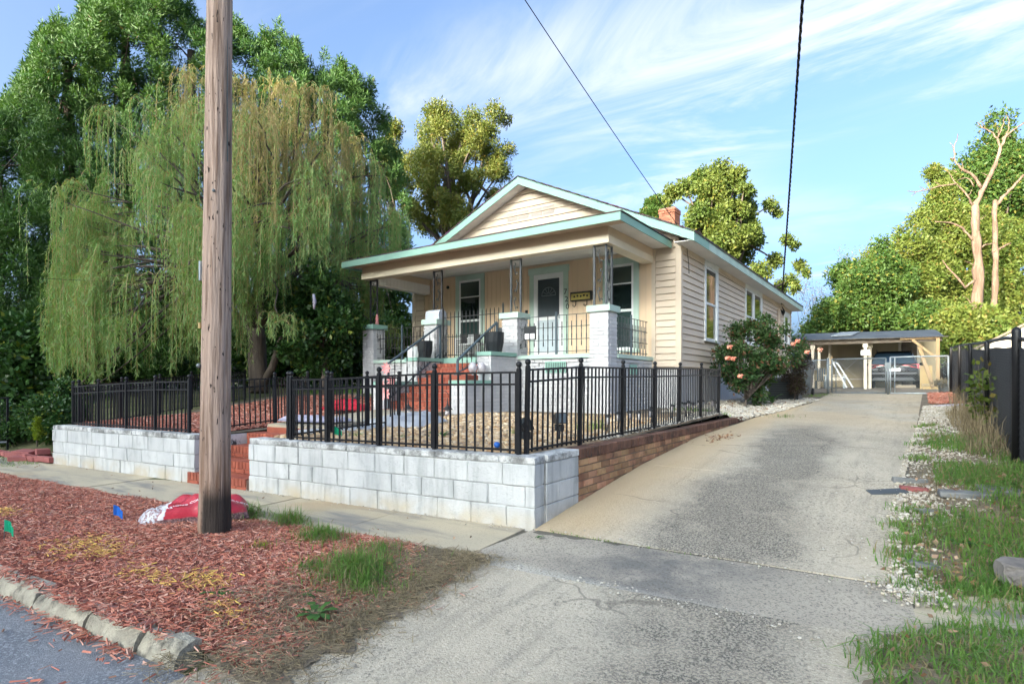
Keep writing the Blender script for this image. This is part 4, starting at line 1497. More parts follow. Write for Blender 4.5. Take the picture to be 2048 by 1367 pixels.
for i in range(n):
    a0, a1 = i / n, (i + 1) / n
    for (lift) in (0,):
        ya, yb = FY + run * a0 - .02, FY + run * a1
        za, zb = zt + (zw - zt) * a0, zt + (zw - zt) * a1
        xa0, xa1 = FX0 + run * a0 - .02, FX1 - run * a0 + .02
        xb0, xb1 = FX0 + run * a1, FX1 - run * a1
        rf.add([(xa0, ya, za + .016), (xa1, ya, za + .016), (xb1, yb, zb + .006), (xb0, yb, zb + .006), (xa0, ya, za - .01), (xa1, ya, za - .01)], [(0, 1, 2, 3), (4, 5, 1, 0)])
        rf.add([(xa1, ya, za + .016), (xa1, HY0, za + .016), (xb1, HY0, zb + .006), (xb1, yb, zb + .006), (xa1, ya, za - .01), (xa1, HY0, za - .01)], [(0, 1, 2, 3), (4, 5, 1, 0)])
        rf.add([(xa0, HY0, za + .016), (xa0, ya, za + .016), (xb0, yb, zb + .006), (xb0, HY0, zb + .006), (xa0, HY0, za - .01), (xa0, ya, za - .01)], [(0, 1, 2, 3), (4, 5, 1, 0)])
rf.build('shingles', M_SHING, prf)
for (a, b_) in ((FX0, -9.6), (-9.598, -6.9), (-6.898, FX1)):
    MB().box(a, b_, FY - .012, FY + .012, zt - .165, zt - .012).build('fascia', M_MINT, prf)
MB().box(FX1 - .024, FX1, FY + .013, 12.2, zt - .165, zt - .012).build('fascia', M_MINT, prf)
MB().box(FX1 - .024, FX1, 12.202, HY0 - .05, zt - .165, zt - .012).build('fascia', M_MINT, prf)
MB().box(FX0, FX0 + .024, FY + .013, HY0 - .05, zt - .165, zt - .012).build('fascia', M_MINT, prf)
MB().box(FX0 + .025, FX1 - .025, FY + .013, PY - .021, 4.447, 4.462).build('porch_soffit', M_TANBEAM, prf)
yy = PY - .02
while yy < HY0 - .1:
    MB().box(PX1 + .001, FX1 - .025, yy + .003, min(yy + .2, HY0 - .03) - .003, 4.447, 4.46).build('soffit_board', M_SOFF, prf)
    yy += .2
MB().box(FX0 + .025, PX0 - .001, PY - .02, HY0 - .03, 4.447, 4.46).build('porch_soffit', M_SOFF, prf)
MB().box(-9.45, -7.15, HY0 - .06, HY0 - .02, 5.425, 5.475).build('flashing', M_WHITE, prf)


def scroll(mb, c, r, h, side, n=10):
    """an S scroll between two bars in the XZ plane (side: which way it leans)"""
    def pt(u, w):
        return (c[0] + u, c[1], c[2] + w) if r[1] == 'x' else (c[0], c[1] + u, c[2] + w)
    hw = r[0]
    pts = []
    for i in range(n):                      # upper curl
        a = i / (n - 1) * 4.4
        q = .25 + .75 * i / (n - 1)
        pts.append(pt(side * (hw * .35 * q * math.cos(a + 1.2) + hw * .25), h * .80 + hw * .40 * q * math.sin(a + 1.2)))
    for i in range(n):                      # lower curl
        a = i / (n - 1) * 4.4
        q = 1 - .75 * i / (n - 1)
        pts.append(pt(-side * (hw * .35 * q * math.cos(a + 2.4) + hw * .25), h * .22 - hw * .40 * q * math.sin(a + 2.4)))
    mb.tube(pts, .011, 5)


def iron_post(cx, cy, z0, z1, m, axes=('x',), hw=.13):
    p = part('iron_post', house, 'wrought iron porch post with scrolls')
    for ax in axes:
        for sg in (-1, 1):
            x, y = (cx + sg * hw, cy) if ax == 'x' else (cx + hw, cy + hw + sg * hw + .0)
            if ax == 'y' and sg == -1: continue
            MB().box(x - .019, x + .019, y - .019, y + .019, z0, z1).build('bar', m, p)
        for zz in (z0 + .012, z1 - .02):
            if ax == 'x': MB().box(cx - hw + .015, cx + hw - .015, cy - .012, cy + .012, zz - .01, zz + .01).build('cross_bar', m, p)
            else: MB().box(cx + hw - .012, cx + hw + .012, cy + .015, cy + 2 * hw - .015, zz - .01, zz + .01).build('cross_bar', m, p)
        k = 3
        h = (z1 - z0 - .06) / k
        for i in range(k):
            sc = MB()
            c = (cx, cy, z0 + .03 + i * h) if ax == 'x' else (cx + hw, cy + hw, z0 + .03 + i * h)
            scroll(sc, c, (hw - .012, ax), h, 1 if i % 2 else -1)
            sc.build('scroll', m, p)
    return p


iron_post(-5.15, PY + .09, 2.90, 4.12, M_IRON, ('x', 'y'))
iron_post(-7.28, PY + .2, 2.90, 4.12, M_IRON)
iron_post(-9.62, PY + .2, 2.90, 4.12, M_IRONK)
iron_post(-11.93, PY + .2, 2.90, 4.12, M_IRONK)


def rail_panel(label, p0, p1, zb, zt, m, sub=None, extra=(), spacing=.115, spike=True, mid=True, cpost=True):
    r = part('railing', house, label)
    A, B = Vector(p0), Vector(p1)
    d = (B - A)
    L = d.length
    zs = [zb + .07, zt] + ([zb + (zt - zb) * .38, zb + (zt - zb) * .70] if mid else [])
    for z in zs:
        MB().bar((A.x, A.y, z), (B.x, B.y, z), .016, .012).build('rail', m, r)
    n = round(L / spacing)
    for i in range(1, n):
        q = A + d * i / n
        long = i % 2 == 0
        za = zb + .02 if long else zb + (zt - zb) * .22
        ze = zt if (long or not spike) else zb + (zt - zb) * .84
        mb = MB()
        seg = 6
        for j in range(seg):                 # twisted bars
            u0, u1 = za + (ze - za) * j / seg, za + (ze - za) * (j + 1) / seg
            w_ = .0065 if j % 2 else .0085
            mb.box(q.x - w_, q.x + w_, q.y - w_, q.y + w_, u0, u1)
        mb.build('baluster', m, r)
    if cpost:
        q = A + d * .52
        MB().box(q.x - .018, q.x + .018, q.y - .018, q.y + .018, zb, zt + .08).build('post', M_RAILB, r)
    return r


rail_panel('grey wrought iron railing under the front door', (-7.09, PY + .12), (-5.36, PY + .12), 1.945, 2.775, M_IRON)
rail_panel('dark wrought iron railing on the driveway side', (-5.06, PY + .43), (-5.06, HY0 - .04), 1.945, 2.76, M_IRON, spacing=.085)
rail_panel('black wrought iron railing at the far left', (-11.71, PY + .12), (-9.92, PY + .12), 1.945, 2.76, M_IRONK)
# gate between the middle piers: two leaves with spear tops
pgate = part('porch_gate', house, 'tall dark spear topped porch gate')
n = 15
for i in range(n + 1):
    x = -9.40 + 1.80 * i / n
    top = 3.02 + (.10 if i in (0, n) else 0)
    rr = .016 if i in (0, n) else .008
    b = MB().box(x - rr, x + rr, PY + .15 - rr, PY + .15 + rr, 1.955, top)
    b.lathe([(rr * 1.6, top), (rr * 1.1, top + .02), (.001, top + .06)], (x, PY + .15, 0), 6)
    b.build('baluster', M_IRONK, pgate)
for i in range(n):
    x = -9.34 + 1.80 * i / n
    MB().box(x - .006, x + .006, PY + .145, PY + .155, 1.99, 2.52).build('baluster', M_IRONK, pgate)
for z in (2.02, 2.46, 2.93):
    MB().box(-9.40, -7.60, PY + .140, PY + .160, z - .008, z + .008).build('rail', M_IRONK, pgate)


# stair handrails
def handrail(label, p0, z0, zt0, p1, z1, zt1, lower):
    r = part('handrail', house, label)
    A, B = Vector(p0), Vector(p1)
    MB().box(A.x - .02, A.x + .02, A.y - .02, A.y + .02, z0, zt0).build('post', M_RAILB, r)
    MB().box(B.x - .02, B.x + .02, B.y - .02, B.y + .02, z1, zt1).build('post', M_RAILB, r)
    MB().box(A.x - .05, A.x + .05, A.y - .05, A.y + .05, z0, z0 + .02).build('post_foot', M_RAILB, r)
    MB().bar((A.x, A.y, zt0 + .01), (B.x, B.y, zt1 + .01), .045, .035).build('rail', M_RAILB, r)
    MB().bar((A.x, A.y, lower[0]), (B.x, B.y, lower[1]), .03, .025).build('rail', M_RAILB, r)
    n = 9
    for i in range(1, n):
        u = i / n
        q = A + (B - A) * u
        zl = lower[0] + (lower[1] - lower[0]) * u
        zu = zt0 + (zt1 - zt0) * u
        mb = MB()
        for j in range(6):
            w_ = .006 if j % 2 else .009
            mb.box(q.x - w_, q.x + w_, q.y - w_, q.y + w_, zl + (zu - zl) * j / 6, zl + (zu - zl) * (j + 1) / 6)
        mb.build('baluster', M_IRONK, r)


handrail('blue grey handrail left of the porch steps', (-9.22, 8.62), .80, 1.76, (-9.30, 10.36), 1.8, 2.72, (1.0, 2.05))
handrail('blue grey handrail right of the porch steps', (-7.44, 8.80), 1.50, 1.79, (-7.60, 10.34), 1.8, 2.69, (1.56, 2.0))


# ------------------------------------------------------------------ trees
def limb(mb, a, b, r0, r1, bend=0.12, n=6, k=6, seed=0):
    r = random.Random(seed)
    a, b = Vector(a), Vector(b)
    d = b - a
    off = Vector((r.uniform(-1, 1), r.uniform(-1, 1), r.uniform(-.3, .9))) * d.length * bend
    pts, rad = [], []
    for i in range(k):
        u = i / (k - 1)
        pts.append(a + d * u + off * math.sin(u * math.pi) + Vector((r.uniform(-1, 1), r.uniform(-1, 1), 0)) * d.length * .02 * (0 < i < k - 1))
        rad.append(r0 + (r1 - r0) * u)
    mb.tube(pts, rad, n)


def clump_leaves(cs, rs, n, size, asp, out=0.6, upb=0.3, droop=0.0, shell=0.55, flat=1.0, vary=0.35):
    """n leaves spread through clumps (centres cs, radii rs); more in the bigger clumps"""
    cs, rs = np.array(cs), np.array(rs)
    w = rs ** 2
    idx = rng.choice(len(cs), n, p=w / w.sum())
    d = unit(rng.normal(size=(n, 3)))
    rr = (shell + (1 - shell) * rng.random(n)) ** 0.7
    rr *= rng.random(n) ** 0.25
    P = cs[idx] + d * (rr * rs[idx])[:, None] * np.array([1, 1, flat])
    D = d * out + rng.normal(size=(n, 3)) * (1 - out) + np.array([0, 0, upb - droop])
    L = size * (1 + vary * rng.uniform(-1, 1, n))
    return leaf_quads(P, D, L, L * asp), idx


def tree(name, label, base, trunk_top, tr, cs, rs, lm, n, size, asp, bark=None, group=None, cat='tree', limbs=10, lr=.42, **kw):
    root = thing(name, label, cat, base, group)
    bark = bark or M_BARK
    mb = MB()
    limb(mb, (base[0], base[1], base[2] - .1), trunk_top, tr, tr * .55, .05, 8, 7, 3)
    order = sorted(range(len(cs)), key=lambda i: -rs[i])[:limbs]
    for i in order:
        u = random.uniform(.45, 1.0)
        a = Vector((base[0] + (trunk_top[0] - base[0]) * u, base[1] + (trunk_top[1] - base[1]) * u, base[2] + (trunk_top[2] - base[2]) * u))
        limb(mb, a, cs[i], tr * lr, tr * lr * .2, .10, 5, 6, i)
    mb.build('trunk', bark, root)
    V, idx = clump_leaves(cs, rs, n, size, asp, **kw)
    jit = rng.random(len(rs))
    rnd = np.clip(0.6 * rng.random(n) + 0.4 * jit[idx], 0, 1)
    inst('crown', numpy_mesh('crown', V, 4, lm, rnd), root)
    return root


def cone_clumps(c, z0, z1, rad, n, seed, lobes=3, power=.75, tip=0.25):
    r = random.Random(seed)
    cs, rs = [], []
    ph = r.uniform(0, 6)
    for i in range(n):
        u = (i + r.random()) / n
        z = z0 + (z1 - z0) * u
        prof = (1 - u) ** power * (1 - tip) + tip * (1 - u) ** .3
        prof *= min(1, .55 + u * 3)
        a = r.uniform(0, 2 * math.pi)
        k = 1 + .20 * math.sin(lobes * a + ph + u * 5) + .16 * math.sin(u * 23 + a)
        q = rad * prof * k * (r.uniform(.72, 1.0) if i % 4 else r.uniform(.1, .7))
        cs.append((c[0] + math.cos(a) * q, c[1] + math.sin(a) * q, z))
        rs.append(r.uniform(.45, .95) * (0.55 + .65 * (1 - u)))
    return cs, rs


def at(u, v, Z):
    """a point Z metres in front of the camera's plane, read off the survey of the photograph"""
    r = (u - 1024) / 1150 * Z
    a = R(34.8)
    return (-math.sin(a) * Z + math.cos(a) * r, math.cos(a) * Z + math.sin(a) * r, 1.35 + (765 - v) / 1150 * Z)


TOP_U = [-130, -60, 0, 55, 95, 130, 180, 225, 262, 300, 340, 385, 430, 470, 500, 530, 560, 590, 622, 650, 672, 700, 725, 748, 770, 792, 815]
TOP_V = [400, 300, 215, 150, 58, 62, 22, -25, 5, -40, -8, 34, 70, 52, 70, 92, 62, 96, 150, 138, 128, 162, 150, 205, 250, 310, 420]


def conifer(label, u0, u1, Z, nc, n, seed):
    """a conifer of the row: sprays in clumps that fill its share of the outline"""
    r = random.Random(seed)
    cs, rs = [], []
    nc = int(nc * 1.5)
    for i in range(nc):
        rad = r.uniform(.28, .62)
        u = r.uniform(u0 - 12, u1 + 12)
        px = rad * 1150 / Z
        top = float(np.interp(u, TOP_U, TOP_V)) + px * .75 + 13 * math.sin(u * .21) + 9 * math.sin(u * .47 + 1)
        k6 = nc // 6
        v = top + (745 - top) * ((i - k6 + r.random()) / (nc - k6)) ** 1.15 if i > k6 else top + r.uniform(0, 18)
        cs.append(at(u, v, Z + r.uniform(-1.3, 1.6) - 1.2 * (v - top) / 700))
        rs.append(rad * (.7 if v < top + 20 else 1))
        if i % 9 == 0:          # a small pointed leader standing proud of the outline
            for j in range(3):
                cs.append(at(u + r.uniform(-3, 3), top - 6 - 11 * j, Z)); rs.append(.26 - .06 * j)
    um = (u0 + u1) / 2
    b = at(um, 745, Z)
    t = at(um, float(np.interp(um, TOP_U, TOP_V)) + 70, Z)
    return tree('conifer_tree', label, (b[0], b[1], 1.1), t, .26, cs, rs, L_CONI, n, .16, .22, None, 'tall conifers behind the willow', limbs=34, lr=.16, out=.50, upb=.45, shell=.3, flat=1.0)


conifer('broad dark conifer at the far left edge behind the willow', -110, 85, 19.5, 300, 92000, 1)
conifer('conifer between the left edge conifer and the tallest one', 80, 190, 20.3, 210, 74000, 7)
conifer('tallest broad conifer left of the utility pole, its top cut by the frame', 180, 320, 21.0, 210, 80000, 2)
conifer('conifer with a ragged top just behind the utility pole', 315, 450, 21.8, 170, 62000, 3)
conifer('narrow pointed conifer just right of the utility pole top', 450, 600, 22.6, 180, 66000, 4)
conifer('dark conifer tapering down towards the pecan tree', 595, 705, 23.4, 150, 56000, 5)
conifer('lower conifer at the right end of the row behind the willow', 700, 800, 24.2, 120, 44000, 6)


# weeping willow: limbs, arching twigs and hanging strands of narrow leaves
def willow():
    bx, by, bz = at(517, 770, 16.0)
    root = thing('willow_tree', 'weeping willow with yellowing top behind the utility pole', 'tree', (bx, by, bz))
    mb = MB()
    c = Vector((bx, by, bz))
    fork = c + Vector((-.1, 0, 1.6))
    limb(mb, c - Vector((0, 0, .2)), fork, .27, .21, .03, 9, 6, 1)
    limb(mb, c + Vector((.1, .05, 0)), c + Vector((.9, .3, 2.6)), .11, .06, .05, 7, 6, 2)
    limb(mb, c + Vector((-.15, -.05, .0)), c + Vector((-.75, -.2, 2.7)), .10, .06, .05, 7, 6, 5)
    r = random.Random(11)
    P, D, Ls, Ws, col = [], [], [], [], []
    SV = []
    # tufts: points where a bough crests over, each with a curtain of strands
    crest = [(222, 232, 15, 8), (160, 372, 14.5, 7), (118, 392, 14.2, 5), (380, 150, 15.5, 7), (398, 168, 14.8, 6), (300, 215, 15, 6), (480, 172, 15.5, 9), (545, 176, 15, 10), (600, 188, 14.8, 10), (640, 190, 15, 8),
             (575, 200, 15.6, 8), (505, 185, 15.8, 8), (672, 262, 15.8, 8), (705, 280, 17, 7), (735, 330, 17.2, 7), (760, 345, 17.4, 6), (775, 430, 17.2, 6), (795, 440, 17.3, 5), (690, 300, 16.6, 7)]
    crest = [(u, v, z, k) for (u, v, z, k) in crest]
    for i in range(150):
        u = r.uniform(110, 780)
        x = (u - 440) / 350
        vt = 190 + 225 * abs(x) ** 2.1 + (50 if u < 250 else 0)
        v = vt + 25 + (r.random() ** 1.1) * (420 if u < 560 else 270)
        zc = 15.3 - 3.0 * math.sqrt(max(0, 1 - min(1, x * x))) * r.uniform(-.85, 1.0)
        if u > 650: zc = max(zc, 16.9 + r.random() * .6)
        crest.append((u, v, zc, r.randint(4, 11)))
    hub = [fork + Vector((r.uniform(-1.5, 1.5), r.uniform(-1.2, 1.2), r.uniform(1.2, 3.4))) for _ in range(9)]
    for i, h in enumerate(hub):
        limb(mb, fork, h, .15, .08, .08, 7, 6, 20 + i)
    for i, (u, v, zc, kk) in enumerate(crest):
        p = Vector(at(u, v, zc))
        h = min(hub, key=lambda q: (q - p).length)
        limb(mb, h, p - Vector((0, 0, .10)), .05, .010, .13, 5, 7, i)
        lit_top = (v < 330 and u > 455) or v < 172  # sunlight on the top and right crests is put into the leaf colour
        base_low = at(u, 752 if u < 480 else (640 if u < 560 else 560), zc)[2]
        outw = Vector((p.x - c.x, p.y - c.y, 0))
        outw = outw.normalized() if outw.length > .1 else Vector((1, 0, 0))
        spread = r.uniform(.25, .75)
        clen = r.uniform(1.0, 2.6) if u > 215 else r.uniform(2.4, 4.2)
        shade = r.random()
        for s in range(kk * 2 + 2):
            a = r.uniform(0, 6.28)
            dirn = (outw * .8 + Vector((math.cos(a), math.sin(a), 0)) * 1.0).normalized()
            reach = spread * r.uniform(.25, 1.1)
            rise = r.uniform(.05, .34)
            st0 = Vector((r.gauss(0, .10), r.gauss(0, .10), r.gauss(0, .06)))
            low = base_low + r.uniform(-.25, .9)
            length = max(.5, min(p.z - low, clen * r.uniform(.55, 1.25)))
            k = 15
            pts = []
            for j in range(k):
                q = j / (k - 1)
                hor = reach * (1 - (1 - min(1, q * 2.4)) ** 2)
                ver = rise * math.sin(min(1, q * 4.2) * math.pi / 2) - length * max(0, q - .13) / .87
                sway = .045 * math.sin(q * 5 + a)
                pts.append(p + st0 + dirn * (hor + sway * .5) + Vector((sway * .4, 0, ver)))
            pts = np.array(pts)
            seg = pts[1:] - pts[:-1]
            sd = unit(np.cross(seg, rng.normal(size=(1, 3)))) * .006
            SV.append(np.stack([pts[:-1] - sd, pts[:-1] + sd, pts[1:] + sd, pts[1:] - sd], 1))
            nl = int((20 if not lit_top else 14) + length * 24)
            tt = rng.uniform(.06, 1.0, nl) * (k - 1.001)
            ii = tt.astype(int)
            fr_ = (tt - ii)[:, None]
            LP = pts[ii] * (1 - fr_) + pts[ii + 1] * fr_ + rng.normal(size=(nl, 3)) * .012
            dd = rng.normal(size=(nl, 3)) * .40 + np.array([0, 0, -1.0])
            P.append(LP); D.append(dd)
            Ls.append(rng.uniform(.09, .17, nl)); Ws.append(rng.uniform(.013, .021, nl))
            cc = np.clip(rng.random(nl) * .35 + shade * .5 + .15 * r.random(), 0, 1)
            col.append(cc + (10 if lit_top and r.random() < .85 else 0))
    P, D, Ls, Ws, col = map(np.concatenate, (P, D, Ls, Ws, col))
    SV = np.concatenate(SV)
    mb.build('trunk', M_BARK, root)
    inst('hanging_twigs', numpy_mesh('hanging_twigs', SV, 4, L_WIL_SUNTWIG, rng.random(len(SV))), root)
    V = leaf_quads(P, D, Ls, Ws)
    y = col > 5
    inst('foliage', numpy_mesh('foliage', V[~y], 4, L_WIL, col[~y]), root)
    o = inst('yellow_foliage', numpy_mesh('yellow_foliage', V[y], 4, L_WIL_SUNTWIG, col[y] - 10), root)
    o['label'] = 'yellowed willow strands at the top'


willow()


def blob(u, v, Z, du, dv, n, rlo, rhi, seed, depth=1.0, hole=0.0):
    """clump centres spread over an uneven oval, du/dv in photo units"""
    r = random.Random(seed)
    cs, rs = [], []
    while len(cs) < n:
        a, b, c = r.uniform(-1, 1), r.uniform(-1, 1), r.uniform(-1, 1)
        q = a * a + b * b + c * c
        if q > 1 or q < .12: continue
        k = 1 + .18 * math.sin(5 * math.atan2(b, a) + seed)
        cs.append(at(u + du * a * k, v + dv * b * k, Z + depth * c * du * Z / 1150))
        rs.append(r.uniform(rlo, rhi))
    return cs, rs


# pecan left of the roof
cs, rs = blob(905, 380, 32, 105, 150, 90, .40, .90, 5, 1.0)
for (u, v, q) in ((868, 225, .8), (990, 225, .7), (1010, 240, .5), (975, 270, .8), (1015, 300, .6), (945, 240, .9), (905, 250, .9), (860, 265, 1), (820, 330, .9), (1000, 345, .9)):
    cs.append(at(u, v, 32 + random.uniform(-2, 2))); rs.append(q)
b = at(900, 700, 32)
tree('pecan_tree', 'yellow green pecan tree rising left of the house gable', (b[0], b[1], 1.2), at(905, 330, 32), .35, cs, rs, L_PEC, 80000, .15, .42, limbs=40, out=.35, upb=0, shell=.25)
cs, rs = blob(782, 330, 36, 26, 75, 22, .4, .8, 9, 1.0)
b = at(786, 720, 36)
tree('hardwood_tree', 'thin pale tree between the conifers and the pecan', (b[0], b[1], 1.2), at(784, 330, 36), .2, cs, rs, L_PEC, 9000, .18, .42, limbs=14, out=.3, upb=0, shell=.2)
# maple behind the house
cs, rs = blob(1445, 440, 30, 92, 95, 60, .36, .78, 12, .9)
for (u, v, q) in ((1440, 345, .8), (1475, 350, .6), (1345, 385, .6), (1370, 375, .6), (1400, 365, .7), (1540, 410, .45), (1555, 425, .35), (1510, 470, .5), (1520, 545, .7), (1480, 510, .9),
                  (1575, 480, .4), (1590, 490, .3), (1600, 530, .4), (1612, 545, .3), (1580, 560, .45), (1550, 520, .5), (1560, 575, .5), (1530, 590, .6), (1590, 575, .35), (1335, 400, .35)):
    cs.append(at(u, v, 30 + random.uniform(-1.5, 1.5))); rs.append(q)
b = at(1450, 720, 30)
tree('maple_tree', 'yellow green maple standing behind the house roof', (b[0], b[1], 1.2), at(1440, 430, 30), .28, cs, rs, L_MAP, 60000, .155, .62, limbs=60, out=.3, upb=-.1, shell=.2)
cs, rs = blob(1313, 420, 40, 22, 20, 10, .3, .6, 14)
b = at(1313, 720, 40)
tree('hardwood_tree', 'small dark treetop peeping over the roof beside the chimney', (b[0], b[1], 1.2), at(1313, 430, 40), .2, cs, rs, L_DEC, 5000, .2, .5, limbs=6)

# the big dark camellia beside the porch
cs, rs = blob(630, 655, 15.4, 72, 105, 60, .28, .50, 21, .9)
b = at(650, 775, 15.2)
tree('camellia_bush', 'large glossy dark green bush beside the left end of the porch', (b[0], b[1], 1.05), (b[0], b[1], 2.6), .09, cs, rs, L_CAM, 17000, .13, .5, cat='bush', limbs=24, out=.5, upb=.1, shell=.5)
MB().tube([at(627, 588, 13.9), at(629, 602, 13.9), at(628, 618, 13.9)], [.03, .045, .02], 6).build('rag', M_PAVERL)
tag(bpy.data.objects['rag'], 'grey rag caught in the large dark bush', 'rag')
# dark undergrowth behind the willow
for i, (lab, u, v, Z, du, dv) in enumerate((('dark undergrowth bush behind the willow left of the utility pole', 330, 700, 21, 110, 80), ('dark undergrowth bush behind the willow trunk', 520, 705, 21, 90, 75), ('dark undergrowth bush behind the big camellia', 660, 690, 20.5, 90, 85), ('dark undergrowth bush at the left under the conifers', 150, 715, 20, 110, 75), ('dark undergrowth bush cut by the left edge of the frame', 0, 735, 17.5, 100, 80), ('dark undergrowth bush between the porch and the pecan tree', 790, 660, 24, 60, 110))):
    cs, rs = blob(u, v, Z, du, dv, 46, .5, .9, 90 + i, .6)
    b = at(u, 765, Z)
    tree('shrub', lab, (b[0], b[1], 1.2), (b[0], b[1], 2.2), .06, cs, rs, L_CAM if i != 5 else L_DEC, 9000, .2, .5, cat='bush', limbs=8, group='dark bushes behind the willow', out=.5, upb=.1, shell=.4)
# shrubs at the left
cs, rs = blob(95, 838, 11.6, 58, 40, 46, .14, .26, 31, .9)
b = at(95, 880, 11.6)
tree('shrub', 'low wide green shrub behind the red pavers at the far left', (b[0], b[1], .12), (b[0], b[1], .5), .04, cs, rs, L_CAM, 7000, .075, .5, cat='bush', limbs=20, group='green shrubs left of the block wall', out=.5, upb=.1, shell=.5)
cs, rs = cone_clumps(at(130, 800, 12.2)[:2], .35, at(130, 765, 12.2)[2], .42, 30, 32)
rs = [q * .36 for q in rs]
tree('shrub', 'upright cone shaped green shrub beside the left end of the block wall', (*at(130, 800, 12.2)[:2], .12), (*at(130, 800, 12.2)[:2], .9), .035, cs, rs, L_CAM, 5000, .075, .5, cat='bush', limbs=14, group='green shrubs left of the block wall', out=.5, upb=.1, shell=.5)
cs, rs = blob(20, 858, 12.0, 45, 42, 26, .14, .24, 36, .9)
b = at(20, 900, 12.0)
tree('shrub', 'dark shrub cut by the left edge of the frame behind the black mesh panel', (b[0], b[1], .12), (b[0], b[1], .5), .04, cs, rs, L_CAM, 4000, .075, .5, cat='bush', limbs=12, group='green shrubs left of the block wall', out=.5, upb=.1, shell=.5)
x, y, z = at(75, 879, 11.0)
cs, rs = cone_clumps((x, y), z + .02, z + .40, .085, 26, 33)
rs = [.055] * len(rs)
tree('dwarf_arborvitae', 'tiny lime green evergreen between the red pavers and the shrub', (x, y, z - .03), (x, y, z + .3), .012, cs, rs, L_LIME, 1800, .04, .3, cat='plant', limbs=4, out=.3, upb=.7)

# beyond the carport
bg = [('leafy green tree mass left of the carport roof', 1745, 585, 39, 75, 85, 60, L_DEC, 17000),
      ('bright sunlit tree behind the car in the carport', 1830, 560, 42, 90, 120, 80, L_BRI, 22000),
      ('yellow green vine covered tree round the dead trunk', 1905, 520, 44, 85, 130, 80, L_BRI, 22000),
      ('bright vine covered tree at the right edge of the frame', 2020, 560, 43, 75, 120, 70, L_BRI, 20000),
      ('dark green bush behind the carport post', 1865, 660, 37, 55, 55, 30, L_DEC, 9000),
      ('sunlit brush behind the black fence and the shed', 1935, 655, 38, 60, 50, 30, L_BRI, 9000),
      ('sunlit vines round the foot of the dead trunks', 1962, 668, 31.5, 70, 34, 26, L_BRI, 7000),
      ('low green brush at the left of the carport', 1660, 640, 40, 60, 38, 26, L_DEC, 8000)]
for i, (lab, u, v, Z, du, dv, n, lm, nl) in enumerate(bg):
    cs, rs = blob(u, v, Z, du, dv, n, .7, 1.35, 40 + i, .8)
    b = at(u, 740, Z)
    tree('hardwood_tree', lab, (b[0], b[1], 1.25), at(u, v, Z), .22, cs, rs, lm, int(nl * 2.2), .22, .5, group='trees behind the carport', limbs=24, out=.3, upb=0, shell=.3)
cs, rs = blob(2010, 370, 56, 85, 110, 80, 1.0, 1.9, 61, .8)
b = at(2030, 740, 56)
tree('hardwood_tree', 'tall rich green tree high at the right edge behind the dead trunks', (b[0], b[1], 1.3), at(2020, 420, 56), .4, cs, rs, L_DEC, 42000, .33, .5, group='trees behind the carport', limbs=30, out=.3, upb=0, shell=.3)
cs, rs = blob(1885, 400, 47, 34, 60, 26, .4, .9, 62, .8)
b = at(1885, 740, 47)
tree('hardwood_tree', 'thin yellow leaved tree left of the dead trunk top', (b[0], b[1], 1.3), at(1885, 420, 47), .2, cs, rs, L_BRI, 10000, .24, .45, group='trees behind the carport', limbs=20, out=.3, upb=0, shell=.1)


# bare twiggy saplings left of the carport trees, thin tips above the foliage
def sapling(label, u, v0, v1, Z, seed, leaf=0):
    r = random.Random(seed)
    b = at(u, 745, Z)
    root = thing('sapling', label, 'tree', (b[0], b[1], 1.25), 'bare twiggy saplings')
    mb = MB()
    P = []
    for i in range(14):
        q = at(u + r.uniform(-34, 34), r.uniform(v0, v1), Z + r.uniform(-1, 1))
        limb(mb, (b[0] + r.uniform(-.3, .3), b[1], 1.2), q, .03, .006, .06, 4, 6, seed * 50 + i)
        qv = Vector(q)
        for j in range(5):
            t = qv + Vector((r.uniform(-.7, .7), r.uniform(-.5, .5), r.uniform(-1.6, .3)))
            limb(mb, qv - Vector((0, 0, r.uniform(.3, 1.6))), t, .012, .004, .1, 3, 4, seed * 99 + i * 7 + j)
            P += [[t.x + r.gauss(0, .2), t.y + r.gauss(0, .2), t.z + r.gauss(0, .25)] for _ in range(10)]
    mb.build('trunk', M_BARK, root)
    P = np.array(P)
    inst('sparse_leaves', numpy_mesh('sparse_leaves', leaf_quads(P, rng.normal(size=P.shape), .14, .06), 4, L_DRY if leaf == 0 else L_PEC, rng.random(len(P))), root)


sapling('bare twiggy sapling just right of the house eave', 1632, 540, 620, 42, 3)
sapling('bare twig tips above the green trees left of the carport', 1715, 490, 560, 43, 4, 1)
sapling('bare twig tips beside the thin yellow leaved tree', 1780, 470, 540, 44, 6, 1)


